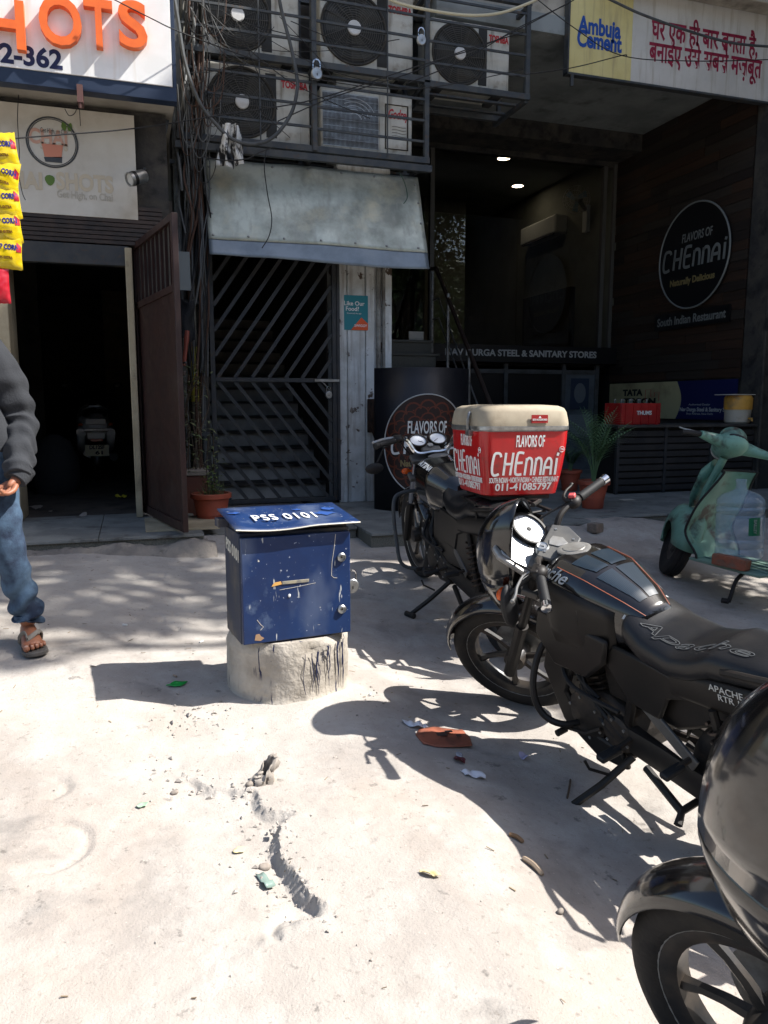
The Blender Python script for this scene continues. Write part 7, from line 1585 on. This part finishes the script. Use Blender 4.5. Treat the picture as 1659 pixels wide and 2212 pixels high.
palm(oz(1245, 1062, PZR)+V((.0, .15, 0)), .42, 8, 9, 'small potted plant behind the red delivery box, beside the larger palm', r0=.09, r1=.13, ph=.24)

# ================================================================== CABLES
def cab(pts, Y, r_, m, label, name='cable', grp=None, yv=None, n=7):
    P_ = [oy(p[0], p[1], Y if yv is None else Y+yv[i]) for i, p in enumerate(pts)]; b = MB(); b.tube(spline(P_, n), r_, 6 if r_ < .01 else 9)
    return b.build(name, m, label=label, cat='cable', group=grp, loc=tuple(P_[0]))
hose = mat('grey_hose', rgb(74, 78, 80), .5, col2=rgb(58, 60, 62), scale=8)
cab([(372, -30), (384, 40), (400, 136), (428, 215), (460, 261), (503, 301), (550, 311), (593, 294), (628, 247), (641, 200), (641, 165), (628, 100), (607, 18), (600, -30)], 7.12, .016, hose, 'thick grey cable hanging in one big loop before the air conditioners')
cab([(820, -20), (864, 8), (984, 31), (1065, 31), (1130, 12), (1200, -20)], 7.0, .013, M['cable_cream'], 'cream cable sagging across the top above the cage')
cab([(1290, -15), (1340, 10), (1391, 33), (1487, 67), (1583, 93), (1680, 102)], 6.75, .012, hose, 'grey cable sloping across the Hindi lettering')
cab([(1150, -10), (1240, 60), (1343, 120), (1500, 132), (1680, 128)], 6.8, .0045, M['cable'], 'thin black wire crossing the cement sign from upper left')
cab([(1100, 165), (1233, 147), (1343, 120), (1352, 122)], 6.81, .0045, M['cable'], 'thin black wire rising to the knot before the cement sign')
cab([(-20, 303), (120, 292), (295, 277), (480, 248), (680, 215), (880, 150), (1060, 92), (1240, 0)], 6.3, .005, M['cable'], 'long black wire crossing the faded board and the cage', yv=[-.35, -.2, 0, .4, .6, .7, .7, .6])
cab([(225, -12), (325, 39), (391, 70), (537, 124), (690, 172), (900, 192), (1130, 150)], 6.22, .004, M['cable'], 'thin wire passing the letter S and sagging over the cage', yv=[-.03, -.02, .02, .3, .62, .8, .7])
cab([(600, 262), (720, 210), (880, 160), (1000, 110), (1130, 70)], 7.15, .005, M['cable'], 'black wire slanting upward across the middle air conditioners')
cab([(880, 180), (1000, 130), (1120, 60), (1228, 8)], 7.05, .005, M['cable'], 'black wire slanting upward to the corner of the cement sign')
cab([(575, 325), (571, 362), (578, 420), (587, 470), (582, 508), (566, 536)], 6.98, .0045, M['cable'], 'loose black wire hanging down over the metal awning')
cab([(440, 338), (480, 346), (530, 344), (560, 330), (590, 318)], 7.1, .005, M['cable'], 'black wire sagging along the top of the awning')
cab([(862, 372), (874, 395), (880, 425), (872, 440)], 7.3, .004, mat('green_wire', rgb(40, 70, 56), .6), 'short green wire end hanging at the awning top right')
cab([(40, 205), (38, 260), (42, 330), (40, 370), (48, 415), (55, 432)], 6.6, .003, M['cable'], 'thin wire hanging loose in front of the faded board')
cab([(140, 235), (150, 250), (164, 240), (170, 200), (172, 240), (174, 272)], 6.5, .003, M['cable'], 'curled wire end dangling from the sign clamp')
r = random.Random(31)
# the tangle on the column: hanging drops, slack loops
for k in range(34):
    x = r.uniform(392, 440); y0 = r.uniform(-20, 60); y1 = r.choice([r.uniform(300, 620), r.uniform(600, 1040)]); pts = []; n = 7
    dx = r.gauss(0, 6)
    for i in range(n): pts.append((x+dx*i/n+r.gauss(0, 9)*(0 < i < n-1), y0+(y1-y0)*i/(n-1)))
    rk = r.choice([.004, .005, .006, .009, .012]); cm = r.choice([M['cable'], M['cable'], M['cable_grey'], M['cable_rust'], M['cable_grey']]); mk = cm.name
    cab(pts, 7.30, rk, cm, ('%s %s cable hanging slack on the dark column, ending %s' % (('thin', 'thick')[rk > .0055], mk.replace('_', ' ').replace(' cable', ''), 'high by the awning' if y1 < 450 else 'by the gate top' if y1 < 620 else 'beside the gate' if y1 < 820 else 'low by the planter')), grp='tangled cables on the dark column', yv=[r.gauss(0, .05) for _ in pts])
for k in range(20):
    x0, y0 = r.uniform(375, 440), r.uniform(0, 330); w_ = r.uniform(20, 75); h_ = r.uniform(30, 140)
    cab([(x0, y0), (x0+w_*.2, y0+h_*.8), (x0+w_*.55, y0+h_), (x0+w_*.9, y0+h_*.6), (x0+w_, y0-r.uniform(0, 50))], 7.2, r.choice([.003, .004, .005]), r.choice([M['cable'], M['cable_grey'], M['cable_rust']]), 'one of the loose wire loops hanging off the dark column', grp='loose wire loops by the cage')
for k in range(13):
    x0, y0 = r.uniform(400, 640), r.uniform(-10, 60); x1, y1 = r.uniform(400, 900), r.uniform(80, 300)
    cab([(x0, y0), ((x0+x1)/2+r.gauss(0, 20), (y0+y1)/2+r.uniform(10, 60)), (x1, y1)], 7.18, r.choice([.003, .004]), r.choice([M['cable'], M['cable'], M['cable_grey']]), ['thin wire strung across the upper left bay of the cage', 'thin wire strung across the lower left bay of the cage', 'thin wire strung across the right bays of the cage'][2 if x1 > 660 else int(y1 > 165)], grp='thin wires across the cage')
# fuzz of fine wire at the column foot, pipes
for x, r_, m_, lb in ((.47, .03, mat('grey_pipe', rgb(120, 124, 124), .6, col2=rgb(84, 86, 86), scale=6, dirt=rgb(60, 58, 54), dscale=7), 'grey drain pipe standing against the dark column'), (.56, .034, mat('pale_pipe', rgb(140, 136, 122), .7, col2=rgb(104, 100, 92), scale=6, dirt=rgb(70, 66, 58), dscale=8), 'pale pipe with a yellow painted length on the dark column'), (.635, .022, M['cage'], 'thin dark pipe between the pale pipe and the gate')):
    t = thing('drain_pipe', lb, 'pipe', (x, 7.4, PZR)); b = MB(); b.tube([(x, 7.40, PZR), (x+.006, 7.405, 1.6), (x-.004, 7.39, 3), (x, 7.4, 5.2)], r_, 12); b.build('pipe_length', m_, t)
    for z in (1.1, 2.3, 3.5):
        b = MB(); b.bx(x-r_-.03, x+r_+.03, 7.40-r_-.004, 7.46, z, z+.035); b.build('pipe_clip', M['cage'], t)
    if 'yellow' in lb:
        b = MB(); b.tube([(x+.004, 7.403, 1.42), (x+.006, 7.405, 1.6), (x+.005, 7.402, 1.92)], r_+.0025, 12, cap=False); b.build('painted_band', mat('yellow_band', rgb(176, 168, 60), .6, col2=rgb(140, 132, 54), scale=9, dirt=rgb(96, 90, 60), dscale=9), t)
# dark cloth with a red brown strap behind the door edge
cc = oy(398, 690, 7.1); b = MB()
b.grid(lambda u, v: cc+V((-.06+.14*u+.012*math.sin(v*9), .03*math.sin(u*6+v*3), .16-.34*v+.02*math.sin(u*7))), 14, 16); o = b.build('hanging_cloth', mat('black_rag', rgb(24, 26, 30), .9, bump=.004, bscale=60), label='black cloth hanging on the wall behind the open brown door', cat='cloth', loc=tuple(cc), solid=.01, smooth=80)
b = MB(); b.tube(spline([oy(404, 715, 7.08), oy(402, 745, 7.06), oy(397, 790, 7.05)], 5), [.022]*5+[.018]*5+[.016], 9); b.build('rusty_pipe_stub', mat('red_brown', rgb(120, 58, 44), .6), label='red brown pipe stub below the black hanging cloth', cat='pipe', loc=tuple(cc))
b = MB(); q0 = oy(385, 590, 7.0); b.bx(q0.x-.03, q0.x+.10, 7.0, 7.01, q0.z-.14, q0.z+.18); b.build('grey_sheet', mat('grey_sheet', rgb(110, 116, 116), .7), label='grey sheet of paper fixed behind the open door edge', cat='paper', loc=tuple(q0))
# spot lamp can on the faded board edge
lc = oy(296, 384, 6.55); t = thing('spot_lamp', 'small silver can lamp with a black band at the edge of the faded board', 'lamp', tuple(lc)); ld = V((-.75, -.45, -.35)).normalized(); Tl = Matrix.Translation(lc) @ ld.to_track_quat('Z', 'Y').to_matrix().to_4x4()
b = MB(); b.lathe([(1e-5, -.075), (.045, -.075), (.052, -.06), (.052, .02)], 22, Tl, cap=False); b.lathe([(.052, .045), (.053, .075), (.046, .075), (.044, .06)], 22, Tl, cap=False); b.build('can', M['alu'], t)
b = MB(); b.lathe([(.0535, .018), (.0535, .047), (.05, .047), (.05, .018)], 22, Tl, cap=False); b.build('band', M['black_gloss'], t)
b = MB(); b.lathe([(1e-5, .06), (.045, .06)], 20, Tl, cap=False); b.build('lens', mat('lamp_lens', rgb(190, 190, 186), .15), t)
b = MB(); b.tube([lc+V((.02, .03, .02)), lc+V((.06, .10, .10)), lc+V((.07, .25, .14))], .01, 6); b.build('lamp_arm', M['cage'], t)
b = MB()
for p_, q_ in (((318, 225), (308, 320)), ((360, 260), (316, 478)), ((300, 260), (300, 470))): b.bar(oy(*p_, 6.95), oy(*q_, 6.95), .04, .04)
b.build('bracket_frame', M['cage'], label='dark angle iron frame behind the edge of the faded board', cat='bracket', loc=tuple(oy(320, 300, 6.95)))

# ================================================================== POPCORN PACKETS hanging at the left edge
yel = mat('packet_yellow', rgb(214, 186, 20), .25, coat=.4, col2=rgb(196, 168, 16), scale=7); redp = mat('packet_red', rgb(170, 24, 40), .3, coat=.3); navy = mat('packet_navy', rgb(30, 30, 110), .35)
YP = 5.55; pk = thing('packet_strip', 'hanging strip of shiny yellow popcorn packets at the left edge', 'snack packets', tuple(oy(5, 300, YP)))
def packet(px, py, w, h, m, seed, parent, nm='packet'):
    c = oy(px, py, YP); rr = random.Random(seed); tl = rr.uniform(-.16, .16)
    def f(s): return lambda u, v: c+Matrix.Rotation(tl, 3, 'Y') @ V((w*(u-.5)*(1-.05*math.sin(PI*v)), s*.030*(math.sin(PI*u)**.6)*(math.sin(PI*v)**.5)+.006*noise.noise((u*5, v*7, seed)), h*(v-.5)+.004*math.sin(u*40)*(v < .01 or v > .99)))
    b = MB(); b.grid(f(-1), 14, 18); b.grid(f(1), 14, 18); o = b.build(nm, m, parent, smooth=80)
    return c, o, Matrix.Translation(c) @ Matrix.Rotation(tl, 4, 'Y'), f(-1)
def wrapf(fm, w, h): return lambda v: fm(.5+v.x/w, .5+v.y/h)+V((0, -.002-v.z, 0))
for k, (px, py) in enumerate(((-2, 325), (2, 382), (5, 437), (7, 490), (9, 545))):
    w_, h_ = .215, .205; c, o, Mx, fm = packet(px, py, w_, h_, yel, k+1, pk)
    text('POP CORN', 'packet_print', navy, None, o, .045, .002, fit=.15, fn=lambda v: wrapf(fm, w_, h_)(V((v.x+.015, v.y+.03, v.z))))
    text('50% EXTRA', 'packet_print', mat('packet_brown', rgb(110, 70, 16), .4) if not bpy.data.materials.get('packet_brown') else bpy.data.materials['packet_brown'], None, o, .022, .001, fit=.09, fn=lambda v: wrapf(fm, w_, h_)(V((v.x+.01, v.y-.035, v.z))))
    b = MB(); b.grid(lambda u, v: fm(.86+.13*u, .52+.3*v*(1-.4*u))+V((0, -.0025, 0)), 4, 5); b.build('packet_corner', redp, o)
pr = thing('packet_strip', 'red snack packet hanging below the popcorn strip at the left edge', 'snack packets', tuple(oy(-6, 615, YP))); packet(-8, 617, .16, .22, redp, 9, pr)
b = MB(); b.tube([oy(-4, 200, YP), oy(-2, 300, YP), oy(-4, 600, YP)], .003, 5); b.build('strip_cord', M['cable'], pk)

# ================================================================== LITTER
def litter(px, py, poly, m, name, label, cat, curl=.006, rot=0, th=.0012, seed=0, dz=.004):
    c = gpt(px, py); T = Matrix.Translation(c+V((0, 0, dz))) @ Matrix.Rotation(rad(rot), 4, 'Z'); rr = random.Random(seed)
    xs_ = [p[0] for p in poly]; ys_ = [p[1] for p in poly]; bm = bmesh.new(); f = bm.faces.new([bm.verts.new((x, y, 0)) for x, y in poly]); bmesh.ops.triangulate(bm, faces=[f]); bmesh.ops.subdivide_edges(bm, edges=bm.edges, cuts=3, use_grid_fill=True)
    b = MB(); vs_ = []
    for v in bm.verts:
        w = T @ V((v.co.x, v.co.y, 0)); vs_.append(V((w.x, w.y, max(gz(w.x, w.y)+.002, w.z*.3+.7*gz(w.x, w.y)+dz)+curl*abs(noise.noise((v.co.x*28+seed, v.co.y*28, 0)))*2)))
    bm.verts.index_update(); b.add(vs_, [tuple(v.index for v in f.verts) for f in bm.faces]); bm.free()
    return b.build(name, m, label=label, cat=cat, loc=tuple(c), solid=th, smooth=70)
paper = mat('white_litter', rgb(206, 208, 214), .6); carton = mat('orange_carton', rgb(146, 84, 62), .6, col2=rgb(124, 72, 54), scale=8, dirt=rgb(96, 60, 48), dscale=12)
def torn(w, h, seed, n=14):
    rr = random.Random(seed); return [(w*.5*math.cos(2*PI*i/n)*rr.uniform(.7, 1.1), h*.5*math.sin(2*PI*i/n)*rr.uniform(.7, 1.1)) for i in range(n)]
litter(896, 1570, torn(.12, .055, 1), paper, 'paper_scrap', 'crumpled white paper beside the orange carton', 'litter', .012, -30, seed=1)
ca = litter(957, 1598, [(-.10, -.085), (-.05, -.105), (.03, -.095), (.10, -.07), (.112, .0), (.10, .075), (.0, .09), (-.08, .07), (-.112, .0)], carton, 'flattened_carton', 'flattened orange carton lying in the motorcycle shadow', 'carton', .004, -8, .002, 2)
g = gpt(957, 1598); b = MB()
for (x, y, w_, h_) in ((-.02, .01, .075, .035), (.03, .03, .03, .018), (-.05, -.03, .03, .015), (.06, -.015, .02, .02)): b.box((x, y, .012), (w_, h_, .0015), Matrix.Translation(g) @ Matrix.Rotation(rad(-8), 4, 'Z'))
b.build('carton_print', mat('carton_dark', rgb(60, 46, 42), .5), ca)
litter(992, 1650, torn(.05, .055, 4), mat('maroon_wrap', rgb(86, 20, 34), .3), 'wrapper', 'small maroon and silver wrapper near the orange carton', 'litter', .012, 10, seed=4); litter(993, 1652, torn(.032, .034, 14), mat('foil', rgb(186, 192, 204), .25, metal=.6), 'foil_scrap', 'silver foil scrap lying on the maroon wrapper', 'litter', .006, 10, seed=14, dz=.022)
litter(1021, 1680, torn(.10, .045, 5), paper, 'paper_scrap', 'long white torn paper below the maroon wrapper', 'litter', .010, -32, seed=5)
litter(1132, 1645, torn(.05, .04, 6), mat('lilac_paper', rgb(176, 170, 196), .6), 'paper_scrap', 'small lilac crumpled paper in the motorcycle shadow', 'litter', .014, 20, seed=6)
litter(381, 1480, [(-.045, -.02), (.02, -.028), (.05, .018), (.0, .022), (-.02, .008)], mat('green_foil', rgb(16, 150, 62), .35), 'green_packet', 'torn bright green packet in the meter box shadow', 'litter', .005, 0, seed=7)
litter(308, 1742, torn(.05, .028, 8), mat('pale_green_wrap', rgb(150, 176, 150), .4), 'wrapper', 'pale green wrapper on the sunlit ground left of the crack', 'litter', .01, 30, seed=8)
litter(572, 1893, [(-.015, -.035), (.018, -.03), (.012, .03), (-.008, .04)], mat('mint_wrap', rgb(120, 138, 130), .35), 'wrapper', 'narrow mint wrapper lying beside the deep crack', 'litter', .01, 20, seed=9)
litter(930, 1893, torn(.065, .02, 10), mat('yellow_leaf', rgb(206, 190, 140), .6), 'fallen_leaf', 'curled pale yellow leaf on the sunlit ground', 'leaf', .012, -35, seed=10)
litter(518, 1828, torn(.04, .035, 11), mat('faded_leaf', rgb(206, 194, 146), .6), 'fallen_leaf', 'flat yellow leaf left of the crack', 'leaf', .002, 0, seed=11)
litter(262, 1072, torn(.14, .10, 12), mat('yellow_wrap', rgb(210, 196, 60), .4), 'yellow_wrapper', 'crumpled yellow wrapper on the garage floor', 'litter', .03, 0, seed=12)
for o in [bpy.data.objects['yellow_wrapper']]:
    p = oz(260, 1075, PZL); o.location = V((p.x, p.y, PZL+.0))+(o.location-gpt(262, 1072))
def stick(p, q, r_, label, m):
    a, c = gpt(*p, .006), gpt(*q, .006); b = MB(); mid = a.lerp(c, .5)+V((.004, .003, .003)); b.tube(spline([a, mid, c], 5), [r_*.8]+[r_]*9+[r_*.6], 6); b.build('stick', m, label=label, cat='stick', loc=tuple(a))
wood = mat('bleached_wood', rgb(150, 132, 112), .8)
stick((1130, 1857), (1172, 1894), .008, 'pale splintered stick lying in the shade, lower of two', wood); stick((1100, 1805), (1130, 1822), .007, 'short brown stick lying in the shade, upper of two', mat('brown_wood', rgb(126, 98, 70), .8)); stick((1225, 1730), (1232, 1690), .004, 'thin twig standing up beside the side stand', M['bark'])
for k, (px, py, lb) in enumerate(((512, 1396, 'cigarette stub lying in the dappled light by the arc marks'), (800, 1505, 'small pale stub beside the concrete pedestal'), (270, 1352, 'white cigarette stub on the ground right of the flip flop foot'), (435, 1388, 'white cigarette end on the pavement left of the meter box'), (378, 1462, 'pale stub next to the green packet'))):
    g = gpt(px, py, .005); b = MB(); a = k*1.3; d = V((math.cos(a), math.sin(a), 0)); b.tube([g-d*.013, g+d*.013], .0045, 8); b.build('cigarette_end', M['white_paint'] if k != 4 else wood, label=lb, cat='cigarette end', loc=tuple(g))
# the broken stub standing by the crack: a crumpled grey cup of cement
g = gpt(570, 1692); b = MB(); rr = random.Random(5); rings = []
for i in range(9):
    t_ = i/8; rings.append([g+V(((.036-.006*t_+.026*noise.noise((math.cos(2*PI*j/36)*2.2, math.sin(2*PI*j/36)*2.2, t_*3.5)))*math.cos(2*PI*j/36)+.012*t_*t_, (.032*(1-.55*t_)+.026*noise.noise((math.cos(2*PI*j/36)*2.4+3, math.sin(2*PI*j/36)*2.4, t_*3)))*math.sin(2*PI*j/36), -.012+.072*t_*(1+.5*math.sin(2*PI*j/36+1.2)*t_)+.012*noise.noise((j*.5, t_*3, 1)))) for j in range(36)])
b.loft(rings, cap=False); b.build('broken_stub', mat('dusty_cup', rgb(162, 154, 144), .85, col2=rgb(130, 122, 114), scale=14), label='crumpled grey paper cup standing at the head of the crack', cat='cup', loc=tuple(g), solid=.004, smooth=60)
def stone(px, py, s, label):
    g = gpt(px, py); b = MB(); b.ball(tuple(g+V((0, 0, s*.3))), (s, s*.8, s*.55), 10, 7)
    for i, v in enumerate(b.v): b.v[i] = v+V((noise.noise(v*40), noise.noise(v*40+V((3, 0, 0))), noise.noise(v*40+V((0, 3, 0)))))*s*.35
    b.build('stone', mat('pebble_%d' % px, rgb(142, 132, 122), .9, col2=rgb(116, 108, 100), scale=30), label=label, cat='stone', loc=tuple(g), smooth=50)
stone(540, 1700, .016, 'small stone left of the crumpled cup'); stone(376, 1708, .014, 'small round stone left of the crack head'); stone(572, 1860, .018, 'stone lying in the hollow of the crack'); stone(1210, 1970, .012, 'pebble in the shade between the motorcycles')
for i, (px, py, z, w_) in enumerate(((895, 1108, PZR, .07), (1355, 1080, PZR, .07))):
    p = oz(px, py, z); b = MB(); b.bx(p.x-w_, p.x+w_, p.y-.05, p.y+.05, z+.002, z+.004); b.build('pale_card', M['faded_board'], label=['pale card lying at the foot of the curved black counter', 'pale card lying on the step right of the palm'][i], cat='card', loc=tuple(p))
p = oz(75, 985, PZL); sk = V((p.x, 9.0, PZL)); b = MB(); b.loft([[V((-.80+hw*math.cos(2*PI*j/18), 8.9+hw*.8*math.sin(2*PI*j/18), PZL+z)) for j in range(18)] for z, hw in ((0, .2), (.1, .24), (.35, .24), (.55, .16), (.62, .05))]); b.build('sack', mat('dark_sack', rgb(50, 50, 52), .8, bump=.01, bscale=9), label='dark sack standing inside the doorway behind the walking person', cat='sack', loc=(-.8, 8.9, PZL))
